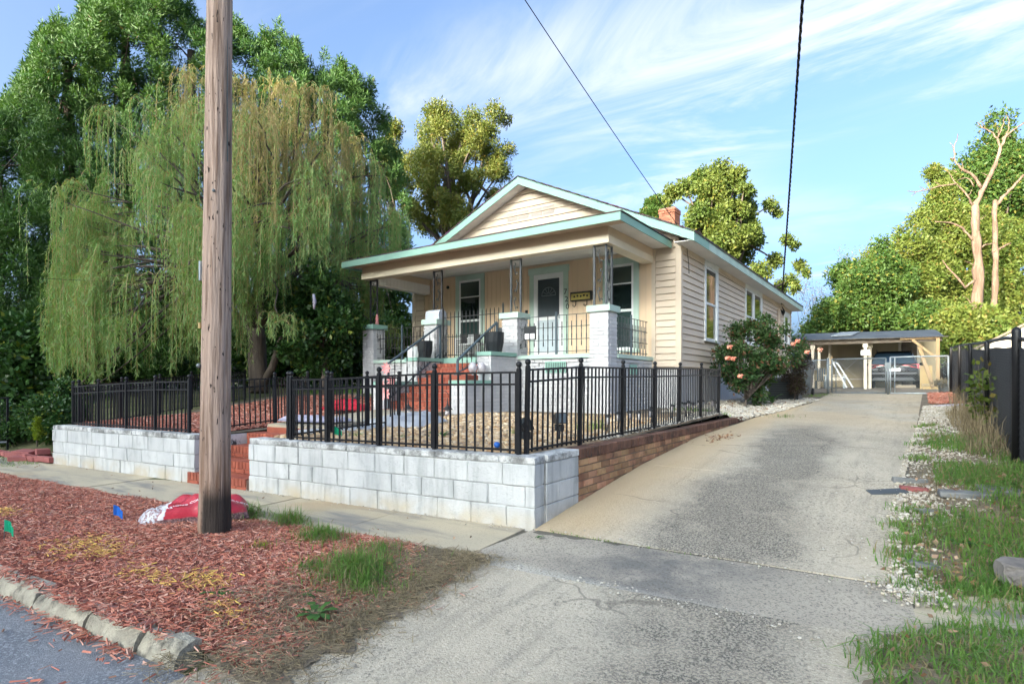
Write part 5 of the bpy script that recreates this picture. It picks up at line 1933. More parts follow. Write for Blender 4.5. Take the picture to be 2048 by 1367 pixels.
def dead_tree():
    Z = 34
    def chain(mb, pts, r0, r1, k=0):
        P = []
        for i in range(len(pts) - 1):
            for j in range(4):
                t = j / 4
                u = pts[i][0] * (1 - t) + pts[i + 1][0] * t + random.uniform(-2, 2) * (1 if j else 0)
                v = pts[i][1] * (1 - t) + pts[i + 1][1] * t
                P.append(at(u, v, Z + k * i))
        P.append(at(*pts[-1], Z + k * (len(pts) - 1)))
        n = len(P)
        mb.tube(P, [.80 * (r0 + (r1 - r0) * i / (n - 1)) * (1 + .16 * math.sin(i * 2.3) + random.uniform(-.1, .1)) for i in range(n)], 8)
    b = at(1955, 700, Z)
    root = thing('dead_tree', 'bleached bare dead tree with forked upper branches', 'tree', (b[0], b[1], 1.25))
    mb = MB()
    chain(mb, [(1950, 720), (1953, 640), (1958, 560), (1953, 480), (1950, 410)], .42, .22)
    chain(mb, [(1950, 415), (1968, 375), (1985, 340), (2000, 300), (2012, 272), (2030, 258), (2050, 244)], .18, .035)
    chain(mb, [(2000, 305), (1996, 280), (1985, 265), (1962, 254), (1955, 245)], .085, .02)
    chain(mb, [(2004, 280), (2016, 262), (2018, 240), (2012, 228)], .05, .012)
    chain(mb, [(1996, 275), (2006, 250), (2010, 232)], .05, .012)
    chain(mb, [(1962, 375), (1945, 350), (1920, 335), (1908, 318), (1908, 295), (1916, 268)], .11, .02)
    chain(mb, [(1908, 318), (1900, 316)], .06, .02)
    chain(mb, [(1945, 410), (1930, 385), (1910, 365), (1900, 348)], .08, .02)
    chain(mb, [(1912, 368), (1880, 372), (1850, 380), (1830, 384), (1815, 382)], .06, .02)
    chain(mb, [(1948, 372), (1940, 360), (1930, 355), (1915, 361)], .05, .02)
    chain(mb, [(1945, 480), (1925, 455), (1900, 445), (1870, 443)], .09, .03)
    chain(mb, [(1950, 560), (1930, 575), (1900, 540), (1885, 520)], .10, .03)
    chain(mb, [(1956, 500), (1968, 490), (1990, 486)], .08, .03)
    for (a, b_) in (((1908, 300), (1899, 284)), ((1912, 345), (1898, 338)), ((1925, 337), (1922, 320)), ((1975, 352), (1962, 345)), ((1990, 318), (2004, 312)), ((2010, 274), (2024, 272)), ((1998, 268), (1990, 250)), ((1968, 256), (1962, 240)), ((1880, 372), (1868, 362)), ((1850, 380), (1838, 372)), ((1830, 384), (1822, 392)), ((1900, 350), (1890, 338)), ((1935, 392), (1944, 378)), ((1958, 440), (1972, 430)), ((1948, 530), (1930, 522)), ((1945, 610), (1925, 590))):
        chain(mb, [a, ((a[0] + b_[0]) / 2 + 2, (a[1] + b_[1]) / 2), b_], .035, .008)
    mb.build('trunk', M_DEAD, root)
    b = at(1988, 700, Z + 1)
    root = thing('dead_tree', 'slimmer dead trunk snapped off to the right of the forked one', 'tree', (b[0], b[1], 1.25))
    mb = MB()
    Z = 35
    chain(mb, [(1985, 720), (1986, 620), (1992, 520), (1990, 450), (1990, 400)], .25, .15)
    chain(mb, [(1992, 410), (2010, 390), (2028, 372), (2045, 352), (2060, 340)], .13, .06)
    chain(mb, [(1994, 500), (2008, 492), (2022, 486)], .09, .04)
    mb.build('trunk', M_DEAD, root)


dead_tree()

# unseen trees added across the street, heights shaped to throw the evening shade
for i, (x, y, h, rad) in enumerate(((-62, -48, 21, 5.5), (-52, -46, 21.4, 5.2), (-43, -47, 21.2, 5), (-35.5, -46, 21.5, 4.4), (-30, -48, 21.3, 3.6), (-25.6, -46, 20.3, 3.4), (-21.4, -47, 20.6, 3.4), (-17.3, -46, 21.8, 3.2), (-13.5, -47, 22.6, 2.2), (-11.2, -46, 22.0, 1.5), (-7.2, -46, 16.1, 3.2), (-3.2, -47, 15.6, 3.4), (3, -46, 15.2, 3.8), (10, -47, 15, 4.2))):
    r = random.Random(i)
    cs, rs = [], []
    h += .5
    for j in range(120):
        a, u = r.uniform(0, 6.28), r.random()
        q = rad * math.sqrt(r.random())
        z = .6 + (h - 1.2) * u
        q *= min(1, .85 + 1.6 * (1 - u))
        cs.append((x + q * math.cos(a), y + q * .6 * math.sin(a), z))
        rs.append(r.uniform(1.1, 1.9))
    tree('street_tree', ['tree at the far left end of the row across the street', 'tree standing second from the left in the row across the street', 'tree standing third from the left in the row across the street', 'tree standing fourth from the left in the row across the street', 'tree standing fifth from the left in the row across the street', 'tree standing sixth from the left in the row across the street', 'tree standing seventh from the left in the row across the street', 'tree standing eighth from the left in the row across the street', 'tree standing ninth from the left in the row across the street', 'slim tall tree ending the tall part of the row across the street', 'lower tree just right of the tall ones across the street', 'low tree opposite the driveway across the street', 'low tree right of the driveway line across the street', 'low tree at the right end of the row across the street'][i],
         (x, y, -.1), (x, y, h - 3), .3, cs, rs, L_DEC, 13000, .9, .7, group='trees across the street', limbs=10)


# ------------------------------------------------------------------ utility pole and wires
pole = thing('utility_pole', 'weathered wooden utility pole with a charred base standing in the red mulch', 'utility pole', (-5.09, 2.69, 0))
pts, rad = [], []
for i in range(34):
    z = -.15 + 9.45 * i / 33
    pts.append((-5.09 + .006 * z, 2.69 + .006 * z, z))
    rad.append((.128 - .0052 * z) * (1.06 if i < 2 else 1))
pm = MB()
k = len(pm.v)
nn = 64
for i, (p, r_) in enumerate(zip(pts, rad)):
    for j in range(nn):
        a = 2 * math.pi * j / nn
        rr = r_ * (1 - .05 * max(0, math.sin(5 * a + .8 * math.sin(p[2] * .9)) - .82) / .18 - .04 * max(0, math.sin(9 * a + 1.1 * math.sin(p[2] * .7 + 2)) - .85) / .15 + .012 * math.sin(15 * a + p[2]) + .008 * math.sin(11 * a + p[2] * 7) + random.uniform(-.010, .010))
        pm.v.append((p[0] + rr * math.cos(a), p[1] + rr * math.sin(a), p[2]))
for i in range(33):
    for j in range(nn):
        a, b = i * nn + j, i * nn + (j + 1) % nn
        pm.f.append((a, b, b + nn, a + nn)); pm.sm.append(True)
pm.f.append(tuple(33 * nn + j for j in range(nn))); pm.sm.append(False)
pm.build('shaft', M_POLE, pole)
a0 = math.atan2(-2.69, 5.09)
e = Vector((math.cos(R(34.8)), math.sin(R(34.8)), 0))
q = Vector((-5.09, 2.69, 0)) + e * .118 - Vector((-math.sin(R(34.8)), math.cos(R(34.8)), 0)) * .03
MB().tube([(q.x + .02 - .009 * .0, q.y, 3.3), (q.x + .0, q.y, 6), (q.x - .01, q.y, 9)], .006, 5).build('ground_wire', M_GALVD, pole)
for (du, z0, z1, m_) in ((-.112, 2.25, 2.42, M_GALV), (-.116, 1.83, 1.88, M_YELLOW)):
    q = Vector((-5.08, 2.70, 0)) + e * du - Vector((-math.sin(R(34.8)), math.cos(R(34.8)), 0)) * .05
    MB().box(q.x - .012, q.x + .012, q.y - .012, q.y + .012, z0, z1).build('tag_plate', m_, pole)
q = Vector((-5.085, 2.69, 1.5)) + e * -.112 - Vector((-math.sin(R(34.8)), math.cos(R(34.8)), 0)) * .06
MB().ball(q, .022, 8, 5).build('bolt', M_GALVD, pole)
q = Vector((-5.085, 2.69, 3.02)) + e * .045 - Vector((-math.sin(R(34.8)), math.cos(R(34.8)), 0)) * .112
MB().ball(q, .014, 8, 5).build('bolt', M_GALVD, pole)


def wire(label, a, b, r, sag=0.2, twist=False, n=40):
    a, b = Vector(a), Vector(b)
    mb = MB()
    base = [a + (b - a) * (i / n) - Vector((0, 0, sag * 4 * (i / n) * (1 - i / n))) for i in range(n + 1)]
    if not twist:
        mb.tube(base, r, 5)
    else:
        N = 160
        for ph in (0, 2.09, 4.19):
            pts = []
            for i in range(N + 1):
                u = i / N
                p = a + (b - a) * u - Vector((0, 0, sag * 4 * u * (1 - u)))
                an = u * 2 * math.pi * 34 + ph
                pts.append(p + Vector((math.cos(an) * r, 0, math.sin(an) * r)))
            mb.tube(pts, r * .85, 5)
    return tag(mb.build('overhead_wire', M_BLACK), label, 'wire', 'overhead wires')


wire('thin wire running from the utility pole to the corner of the house eave', (-5.03, 2.75, 8.9), (HX1 + .02, HY0 + .4, 4.70), .0075, .12)
wire('thick twisted power cable coming down to the side wall of the house', at(1741, -2000, 3.2), (HX1 + .10, 24.6, 4.42), .016, .10, True)
wire('faint wire crossing the willow to the left of the pole', at(-80, 548, 12), at(640, 575, 17), .006, .05)
wire('wire crossing the top left corner of the frame', (-5.1, 2.65, 8.6), (-40, -3, 10.0), .011, .25)
MB().tube([(HX1 + .03, HY0 + .36, 4.69), (HX1 + .05, HY0 + .35, 4.4), (HX1 + .04, HY0 + .5, 4.1), (HX1 + .03, HY0 + .55, 3.9)], .007, 5).build('dangling_wire', M_BLACK, house)


# ------------------------------------------------------------------ carport, car, gates, fences at the back
CY = 28.6
cp = thing('carport', 'open lean-to carport with dark roof, cream back wall and a new pine post', 'carport', (-1.6, 31, 1.1))
rm = MB()
n = 8
def croof(u): return 3.27 + .58 * math.sin(u * math.pi / 2)
for i in range(n):
    a, b = i / n, (i + 1) / n
    ya, yb = CY + 4.6 * a, CY + 4.6 * b
    rm.hexa([(-4.75, ya, croof(a) - .03), (1.05 - .35 * a, ya, croof(a) - .09), (1.05 - .35 * b, yb, croof(b) - .09), (-4.75, yb, croof(b) - .03),
             (-4.75, ya, croof(a)), (1.05 - .35 * a, ya, croof(a) - .06), (1.05 - .35 * b, yb, croof(b) - .06), (-4.75, yb, croof(b))])
rm.build('roof', M_TARROOF, cp)
mb = MB()
x = -4.9
i = 0
while x < 1.15:
    z = 3.235 - .06 * (x + 4.8) / 5.9
    z += .012 if i % 2 else 0
    mb.hexa([(x, CY - .18, z - .012), (x + .05, CY - .18, z - .012), (x + .05, CY + 1.2, z + .10), (x, CY + 1.2, z + .10), (x, CY - .18, z + .002), (x + .05, CY - .18, z + .002), (x + .05, CY + 1.2, z + .114), (x, CY + 1.2, z + .114)])
    x += .05
    i += 1
mb.build('tin_edge', M_TIN, cp)
MB().hexa([(-2.95, CY + .75, 3.43), (-2.15, CY + .75, 3.43), (-1.95, CY + 2.3, 3.69), (-2.75, CY + 2.3, 3.69), (-2.95, CY + .75, 3.46), (-2.15, CY + .75, 3.46), (-1.95, CY + 2.3, 3.72), (-2.75, CY + 2.3, 3.72)]).build('skylight_panel', mat('dusty clear panel', (.22, .235, .25), None, 3, .5), cp)
MB().box(-4.8, 1.0, CY + .02, CY + .16, 3.02, 3.17).build('front_beam', M_TIN, cp)
MB().box(-4.9, 1.0, CY + 4.55, CY + 4.65, 1.0, 3.75).build('back_wall', M_CARPW, cp)
for x in (-4.3, -3.1, -1.9, -.7, .5):
    MB().box(x - .05, x + .05, CY + 4.5, CY + 4.549, 1.0, 3.7).build('wall_batten', M_CARPW, cp)
dw = part('door', cp, 'dark framed door in the back wall')
MB().box(-.52, .33, CY + 4.49, CY + 4.548, 1.1, 3.42).build('door_frame', M_CREAM, dw)
MB().box(-.40, .21, CY + 4.47, CY + 4.489, 1.1, 3.30).build('door_panel', M_TIN, dw)
wd = part('window', cp, 'dark window at the left of the back wall')
MB().box(-4.6, -4.0, CY + 4.48, CY + 4.548, 2.0, 2.9).build('window_frame', M_WHITE, wd)
MB().box(-4.54, -4.06, CY + 4.46, CY + 4.479, 2.06, 2.84).build('pane', M_GLASS, wd)
for x, y in ((-3.62, CY + .1), (-3.42, CY + .55), (-1.62, CY + .1), (-1.48, CY + .6)):
    MB().box(x - .055, x + .055, y - .055, y + .055, 1.0, 3.02).box(x - .09, x + .09, y - .056, y + .056, 2.85, 3.018).build('post', M_CREAM, cp)
MB().box(-3.15, -3.05, CY + 1.5, CY + 1.6, 1.0, 3.3).build('post', M_CREAM, cp)
MB().box(.80, .92, CY - .12, CY + .0, 1.0, 3.14).build('pine_post', M_PINE, cp)
MB().bar((.02, CY - .06, 3.10), (.80, CY - .06, 2.35), .09, .09).build('knee_brace', M_PINE, cp)
MB().bar((-.4, CY - .06, 3.15), (.92, CY - .06, 3.15), .05, .08).build('pine_beam', M_PINE, cp)
sg = tag(MB().box(-1.78, -1.46, CY + .0, CY + .035, 2.52, 2.74).build('sign', M_WHITE), 'small faded white sign nailed to the carport middle post', 'sign')
tag(MB().bar((.25, CY - .2, 2.78), (.68, CY - .9, 1.18), .13, .05).build('leaning_plank', M_PINE), 'pine plank leaning beside the carport post', 'plank')
# trellis, frame, table, chairs, cabinet, pots
tr_ = thing('trellis', 'cream lattice trellis leaning on the carport back wall', 'trellis', (-2.6, CY + 4.3, 1.1))
for (a, b) in (((-3.1, 1.6), (-2.2, 2.5)), ((-2.2, 1.6), (-3.1, 2.5)), ((-2.1, 1.6), (-1.6, 2.4)), ((-1.6, 1.6), (-2.1, 2.4))):
    MB().bar((a[0], CY + 4.4, a[1]), (b[0], CY + 4.4, b[1]), .05, .02).build('slat', M_CREAM, tr_)
MB().box(-3.15, -1.55, CY + 4.36, CY + 4.42, 1.5, 1.56).build('rail', M_CREAM, tr_)
fr = thing('folding_ladder', 'white metal folding frame standing under the carport', 'ladder', (-2.55, CY - .2, 1.1))
for (a, b) in (((-2.86, 2.35), (-2.28, 1.14)), ((-2.63, 2.20), (-2.05, 1.14))):
    MB().bar((a[0], CY - .2, a[1]), (b[0], CY - .2, b[1]), .05, .05).build('leg', M_WHITE, fr)
MB().bar((-2.86, CY - .2, 2.25), (-2.63, CY - .2, 2.20), .05, .05).build('top_bar', M_WHITE, fr)
MB().bar((-2.88, CY - .2, 2.12), (-2.84, CY - .2, 2.5), .05, .04).build('upright', M_PINE, fr)
MB().bar((-2.5, CY - .2, 1.6), (-2.3, CY - .2, 1.58), .04, .04).build('rung', M_WHITE, fr)
tb = thing('patio_table', 'pale patio table under the carport', 'table', (-2.75, CY + .4, 1.1))
MB().box(-3.2, -2.35, CY + .1, CY + .8, 1.66, 1.70).build('tabletop', M_CREAM, tb)
for x in (-3.12, -2.43):
    for y in (CY + .16, CY + .74):
        MB().box(x - .025, x + .025, y - .025, y + .025, 1.1, 1.659).build('leg', M_GALV, tb)
MB().box(-3.08, -2.47, CY + .15, CY + .18, 1.45, 1.6).build('apron', M_CREAM, tb)
chs = thing('patio_chair', 'dark slatted patio chair at the left of the pale table', 'chair', (-3.3, CY - .1, 1.1))
for i in range(4):
    MB().box(-3.48, -3.12, CY - .25 + i * .09, CY - .19 + i * .09, 1.42, 1.45).build('slat', M_GREYD, chs)
for i in range(4):
    MB().box(-3.46 + i * .09, -3.40 + i * .09, CY + .14, CY + .17, 1.46, 2.0).build('slat', M_GREYD, chs)
for x in (-3.47, -3.13):
    for y in (CY - .24, CY + .14):
        MB().box(x - .02, x + .02, y - .02, y + .02, 1.1, 1.419).build('leg', M_GREYD, chs)
cb_ = thing('cabinet', 'yellow wooden cabinet standing right of the car', 'cabinet', (.45, CY + .3, 1.1))
MB().box(.28, .68, CY - .1, CY + .5, 1.32, 2.05).build('body', M_YELLOW, cb_)
for i in range(2):
    MB().box(.30, .66, CY - .125, CY - .101, 1.36 + i * .34, 1.66 + i * .34).build('drawer', M_YELLOW, cb_)
for x in (.31, .65):
    for y in (CY - .06, CY + .46):
        MB().box(x - .025, x + .025, y - .025, y + .025, 1.1, 1.319).build('leg', M_YELLOW, cb_)
tag(MB().box(.35, 1.0, CY - .75, CY - .62, 1.1, 1.2).build('timber', M_YELLOW), 'short yellow timber lying in front of the cabinet', 'timber')
tag(MB().box(-.55, .15, CY + .9, CY + 1.0, 1.13, 1.25).build('wheel_stop', M_CREAMS), 'pale timber lying on the ground under the car', 'timber')
pt = thing('flower_pot', 'pale grey pot beside the right gate post', 'pot', (.82, 22.5, 1.0))
MB().lathe([(.10, 0), (.15, .30), (.165, .30), (.165, .34), (.14, .34), (.12, .30)], (.82, 22.6, 1.0), 14).build('bowl', M_GALV, pt)
P = np.array([.82, 22.6, 1.30]) + rng.normal(size=(700, 3)) * np.array([.12, .12, .05])
inst('dry_plant', numpy_mesh('dry_plant', leaf_quads(P, rng.normal(size=(700, 3)) + np.array([0, 0, 1.0]), .16, .02), 4, L_DRY, rng.random(700)), pt)

# the black car, seen from behind
car = thing('parked_car', 'black sport utility car parked under the carport, seen from behind', 'car', (-.66, 30.2, 1.10))
cx, cy, cz = -.66, 29.9, 1.10
st_y = [0.0, .10, .28, .55, .95, 2.6, 3.3, 4.0, 4.75, 4.95]
bw = [.86, .93, .955, .96, .96, .96, .955, .95, .90, .80]
tp = [1.02, 1.10, 1.34, 1.60, 1.66, 1.64, 1.45, 1.08, .98, .80]
tw = [.84, .84, .78, .70, .68, .67, .70, .80, .78, .70]
bb = MB()
ring = []
for y, w_, t, u in zip(st_y, bw, tp, tw):
    blt = min(1.04, t - .01)
    half = [(w_ * .80, .30), (w_ * .97, .36), (w_, .62), (w_ * .99, .85), (w_ * .955, blt), (u + (w_ * .955 - u) * .12, max(blt + .001, t - .12)), (u * .92, max(blt + .002, t - .03)), (u * .55, t + .004)]
    ring.append([(x, z) for x, z in half] + [(-x, z) for x, z in reversed(half)])
m_ = len(ring[0])
vs = [(cx + x, cy + y, cz + z) for y, rg in zip(st_y, ring) for x, z in rg]
fs = [(i * m_ + j, i * m_ + (j + 1) % m_, (i + 1) * m_ + (j + 1) % m_, (i + 1) * m_ + j) for i in range(len(st_y) - 1) for j in range(m_)]
fs += [tuple(range(m_)), tuple((len(st_y) - 1) * m_ + j for j in reversed(range(m_)))]
bb.add(vs, fs, True)
bb.build('body', M_CARP, car)
def q4(y0, z0, w0, y1, z1, w1, d=.012): return MB().hexa([(cx - w0, cy + y0 - d, cz + z0), (cx + w0, cy + y0 - d, cz + z0), (cx + w1, cy + y1 - d, cz + z1), (cx - w1, cy + y1 - d, cz + z1), (cx - w0, cy + y0 + .02, cz + z0), (cx + w0, cy + y0 + .02, cz + z0), (cx + w1, cy + y1 + .02, cz + z1), (cx - w1, cy + y1 + .02, cz + z1)])
q4(.07, 1.08, .80, .48, 1.55, .62, .03).build('rear_window', mat('rear glass', (0.03, 0.06, 0.10), None, 2, 0.06, spec=0.8), car)
MB().box(cx - .63, cx + .63, cy + .33, cy + .62, cz + 1.585, cz + 1.63).build('roof_spoiler', M_CARP, car)
for sg in (-1, 1):
    MB().hexa([(cx + sg * .93, cy - .0, cz + .86), (cx + sg * .62, cy - .02, cz + .93), (cx + sg * .30, cy - .02, cz + 1.01), (cx + sg * .93, cy + .05, cz + 1.06),
               (cx + sg * .93, cy + .2, cz + .86), (cx + sg * .62, cy + .12, cz + .93), (cx + sg * .30, cy + .1, cz + 1.01), (cx + sg * .93, cy + .25, cz + 1.06)]).build('tail_light', M_TAIL, car)
    MB().tube([(cx + sg * .64, cy + .6, cz + 1.70), (cx + sg * .66, cy + 1.6, cz + 1.735), (cx + sg * .655, cy + 2.8, cz + 1.70)], .018, 6).build('roof_rail', M_SILV, car)
    MB().ball((cx + sg * 1.05, cy + 3.1, cz + 1.12), .11, 10, 6, (1, 1, .7)).build('side_mirror', M_CARP, car)
    for y in (.95, 3.85):
        wh = part('wheel', car)
        T = MB()
        T.lathe([(.36, -.13), (.375, -.10), (.375, .10), (.36, .13), (.24, .13), (.24, -.13), (.36, -.13)], n=20, close=False)
        rotm = Matrix.Rotation(R(90), 4, 'Y')
        T.v = [tuple(rotm @ Vector(p) + Vector((cx + sg * .83, cy + y, cz + .375))) for p in T.v]
        T.build('tyre', M_TYRE, wh)
        H = MB()
        H.lathe([(.235, -.10), (.235, .11), (.05, .125)], n=14)
        H.v = [tuple(rotm @ Vector(p) + Vector((cx + sg * .83, cy + y, cz + .375))) for p in H.v]
        H.build('rim', M_SILV, wh)
MB().box(cx - .62, cx + .62, cy - .035, cy + .05, cz + .935, cz + .975).build('chrome_strip', M_CHROME, car)
MB().hexa([(cx - .80, cy - .05, cz + .62), (cx + .80, cy - .05, cz + .62), (cx + .86, cy - .04, cz + .70), (cx - .86, cy - .04, cz + .70), (cx - .80, cy + .1, cz + .62), (cx + .80, cy + .1, cz + .62), (cx + .86, cy + .1, cz + .70), (cx - .86, cy + .1, cz + .70)]).build('bumper_strip', M_SILV, car)
MB().hexa([(cx - .80, cy - .03, cz + .34), (cx + .80, cy - .03, cz + .34), (cx + .70, cy - .05, cz + .48), (cx - .70, cy - .05, cz + .48), (cx - .80, cy + .1, cz + .34), (cx + .80, cy + .1, cz + .34), (cx + .70, cy + .1, cz + .48), (cx - .70, cy + .1, cz + .48)]).build('skid_plate', M_SILV, car)
MB().box(cx - .26, cx + .26, cy - .05, cy + .02, cz + .74, cz + .88).build('number_plate', M_WHITEP, car)
MB().bar((cx + .2, cy + .02, cz + 1.12), (cx - .15, cy + .05, cz + 1.14), .02, .02).build('rear_wiper', M_PLBLK, car)


# chain link
def links(x0, x1, y, z0, z1, pitch, w_, m, name='chain_link', parent=None, zf=None, along='x'):
    V = []
    H = z1 - z0
    L = x1 - x0
    for sg in (1, -1):
        k = -H
        while k < L:
            a0, a1 = max(0, k), min(L, k + H)
            if a1 > a0:
                b0, b1 = a0 - k, a1 - k
                p = (x0 + a0, z0 + b0) if sg > 0 else (x1 - a0, z0 + b0)
                q = (x0 + a1, z0 + b1) if sg > 0 else (x1 - a1, z0 + b1)
                dy = .004 * sg
                d = Vector((q[0] - p[0], q[1] - p[1])).normalized()
                nx_, nz_ = -d[1] * w_, d[0] * w_
                if along == 'x':
                    V.append([(p[0] - nx_, y + dy, p[1] - nz_), (p[0] + nx_, y + dy, p[1] + nz_), (q[0] + nx_, y + dy, q[1] + nz_), (q[0] - nx_, y + dy, q[1] - nz_)])
                else:
                    f = lambda c: zf(c) if zf else 0
                    V.append([(y + dy, p[0] - nx_, p[1] - nz_ + f(p[0])), (y + dy, p[0] + nx_, p[1] + nz_ + f(p[0])), (y + dy, q[0] + nx_, q[1] + nz_ + f(q[0])), (y + dy, q[0] - nx_, q[1] - nz_ + f(q[0]))])
            k += pitch
    o = inst(name, numpy_mesh(name, np.array(V), 4, m), parent)
    o['kind'] = 'stuff'
    return o


def gate(label, x0, x1, z0, z1, m):
    g = thing('chain_link_gate', label, 'gate', ((x0 + x1) / 2, 22.0, z0), 'chain link driveway gates')
    fr = MB()
    for a, b in (((x0, z0), (x1, z0)), ((x1, z0), (x1, z1)), ((x1, z1), (x0, z1)), ((x0, z1), (x0, z0))):
        fr.tube([(a[0], 22.0, a[1]), (b[0], 22.0, b[1])], .021, 8)
    fr.build('gate_frame', m, g)
    MB().tube([(x0 + .12, 22.0, z0), (x0 + .12, 22.0, z1)], .014, 6).build('brace', m, g)
    links(x0 + .02, x1 - .02, 22.0, z0 + .02, z1 - .02, .085, .0024, M_GALVD, parent=g)


gate('left leaf of the chain link driveway gate', -2.20, -.68, 1.02, 2.14, M_GALVD)
gate('right leaf of the chain link driveway gate in front of the car', -.56, .92, 1.02, 2.17, M_GALV)
for x, h, m, lab in ((-2.32, 2.16, M_GALVD, 'dull steel post hinging the left gate leaf'), (1.0, 2.24, M_GALV, 'bright steel post hinging the right gate leaf')):
    p = thing('gate_post', lab, 'post', (x, 22, .95))
    MB().tube([(x, 22, .9), (x, 22, h)], .04, 10).build('shaft', m, p)
    MB().ball((x, 22, h), .045, 10, 6, (1, 1, .6)).build('cap', m, p)
    for z in (1.2, 1.95):
        MB().box(x - .05, x + .09 if x < 0 else x + .05, 21.97, 22.03, z - .02, z + .02).build('hinge', m, p)
cl_ = thing('chain_link_fence', 'short run of chain link between the trash cart and the gate', 'fence', (-2.9, 22, 1))
MB().tube([(-4.2, 22, 2.08), (-2.36, 22, 2.12)], .02, 8).build('rail', M_GALV, cl_)
links(-4.2, -2.36, 22.0, 1.0, 2.08, .085, .0024, M_GALVD, parent=cl_)
drb = thing('drop_rod', 'dark drop rod and latch where the two gate leaves meet', 'latch', (-.62, 21.93, 1.0))
MB().tube([(-.62, 21.93, .98), (-.62, 21.93, 1.95)], .03, 8).build('rod', M_GALVD, drb)
MB().box(-.70, -.54, 21.90, 21.96, 1.80, 2.0).build('latch_plate', M_GALVD, drb)

# black privacy fence on the right
bf = thing('mesh_fence', 'black chain link fence with privacy mesh along the right side of the driveway', 'fence', (1.0, 14, .6))
fz = lambda y: float(bank_z(1.0, y))
seg = np.linspace(5.0, 21.9, 15)
mm = MB()
for a, b in zip(seg[:-1], seg[1:]):
    wv = .03 * math.sin(a * 1.9)
    wb = .03 * math.sin(b * 1.9)
    ta, tb = 1.30 - .05 * abs(math.sin(a * 1.1)), 1.30 - .05 * abs(math.sin(b * 1.1))
    mm.hexa([(1.0 + wv, a, fz(a) - .05), (1.0 + wb, b, fz(b) - .05), (1.006 + wb, b, fz(b) - .05), (1.006 + wv, a, fz(a) - .05),
             (1.0 + wv, a, fz(a) + ta), (1.0 + wb, b, fz(b) + tb), (1.006 + wb, b, fz(b) + tb), (1.006 + wv, a, fz(a) + ta)])
mm.build('privacy_mesh', M_MESH, bf)
links(5.0, 21.9, .985, 0.02, 1.36, .075, .004, mat('grey vinyl wire', (.12, .125, .135), None, 3, .5), parent=bf, zf=fz, along='y')
MB().tube([(1.0, y, fz(y) + 1.38) for y in np.linspace(5, 21.9, 12)], .024, 8).build('top_rail', M_BLACK, bf)
for y, r_ in ((5.4, .034), (8.52, .045), (11.6, .034), (14.7, .034), (17.9, .034), (21.6, .034)):
    hp = 1.52 if y in (8.52, 5.4) else 1.40
    MB().lathe([(r_, -.1), (r_, hp - .06), (r_ * .9, hp - .03), (r_ * .4, hp - .005), (.002, hp)], (.965, y, fz(y)), 14).build('post', M_BLACK, bf)
# white shed past the fence
sh = thing('shed', 'sunlit white gabled shed behind the black fence', 'shed', (3.9, 33, 1.2))
MB().prism([(2.45, 32, .9), (6.6, 32, .9), (6.6, 32, 2.9), (4.5, 32, 4.1), (2.45, 32, 2.85)], (0, 4, 0)).build('wall', M_SHED, sh)
MB().prism([(2.15, 31.75, 2.72), (4.5, 31.75, 4.12), (6.9, 31.75, 2.75), (6.9, 31.75, 2.84), (4.5, 31.75, 4.22), (2.15, 31.75, 2.82)], (0, 4.5, 0)).build('roof', M_TIN, sh)

# things beside the house: rose bush, cooler, trash cart
cs, rs = blob(1505, 715, 14.6, 72, 82, 50, .16, .38, 71, .8)
cs += [at(1440, 705, 14), at(1448, 740, 14), at(1600, 690, 15.2), at(1590, 715, 15), at(1530, 640, 14.8), at(1500, 650, 14.6), at(1475, 770, 14), at(1570, 660, 15)]
rs += [.25, .22, .3, .28, .22, .22, .25, .2]
b = at(1488, 796, 14.2)
t = tree('rose_bush', 'tall rose bush with coral roses against the side of the house', (b[0], b[1], .70), (b[0] + .1, b[1] + .1, 1.2), .035, cs, rs, L_ROS, 13500, .09, .5, cat='bush', limbs=58, out=.4, upb=.1, shell=.1)
rose_spots = [(1459, 694, 13.8), (1466, 717, 13.7), (1455, 716, 13.8), (1595, 682, 14.6), (1586, 688, 14.6), (1614, 704, 14.6), (1640, 700, 14.9), (1480, 752, 13.7)]
for i, (u, v, Z) in enumerate(rose_spots):
    p = Vector(at(u, v, Z))
    mb = MB()
    r = random.Random(i)
    mb.ball(p, .035, 7, 5)
    for j in range(9):
        a = j * 2.4
        rr = .03 + .004 * j
        c = p + Vector((math.cos(a) * rr * .8, math.sin(a) * rr * .8, .03 * math.sin(j * 1.7)))
        mb.ball(c, .03, 6, 4, (1, 1, .8))
    mb.build('rose', M_ROSE, t)
b = at(1570, 790, 16.5)
ac = thing('air_conditioner', 'dark outdoor air conditioner half hidden by the rose bush', 'air conditioner', (b[0], b[1], .85))
MB().box(b[0] - .42, b[0] + .36, b[1] - .1, b[1] + .6, .80, 1.47).build('housing', M_GREYD, ac)
for i in range(12):
    z = .86 + i * .05
    MB().box(b[0] - .43, b[0] + .37, b[1] - .115, b[1] - .10, z, z + .02).build('louvre', M_PLBLK, ac)
MB().box(b[0] - .44, b[0] + .38, b[1] - .12, b[1] + .62, 1.471, 1.51).build('top_grille', M_GALVD, ac)
b = at(1622, 786, 18.2)
tc_ = thing('trash_cart', 'dark grey wheeled trash cart standing by the corner of the chain link fence', 'trash cart', (b[0], b[1], .95))
x, y, z = b[0] - .25, b[1], .95
MB().hexa([(x - .24, y - .26, z + .08), (x + .24, y - .26, z + .08), (x + .24, y + .26, z + .08), (x - .24, y + .26, z + .08), (x - .31, y - .34, z + .98), (x + .31, y - .34, z + .98), (x + .31, y + .36, z + .98), (x - .31, y + .36, z + .98)]).build('bin', M_GREYD, tc_)
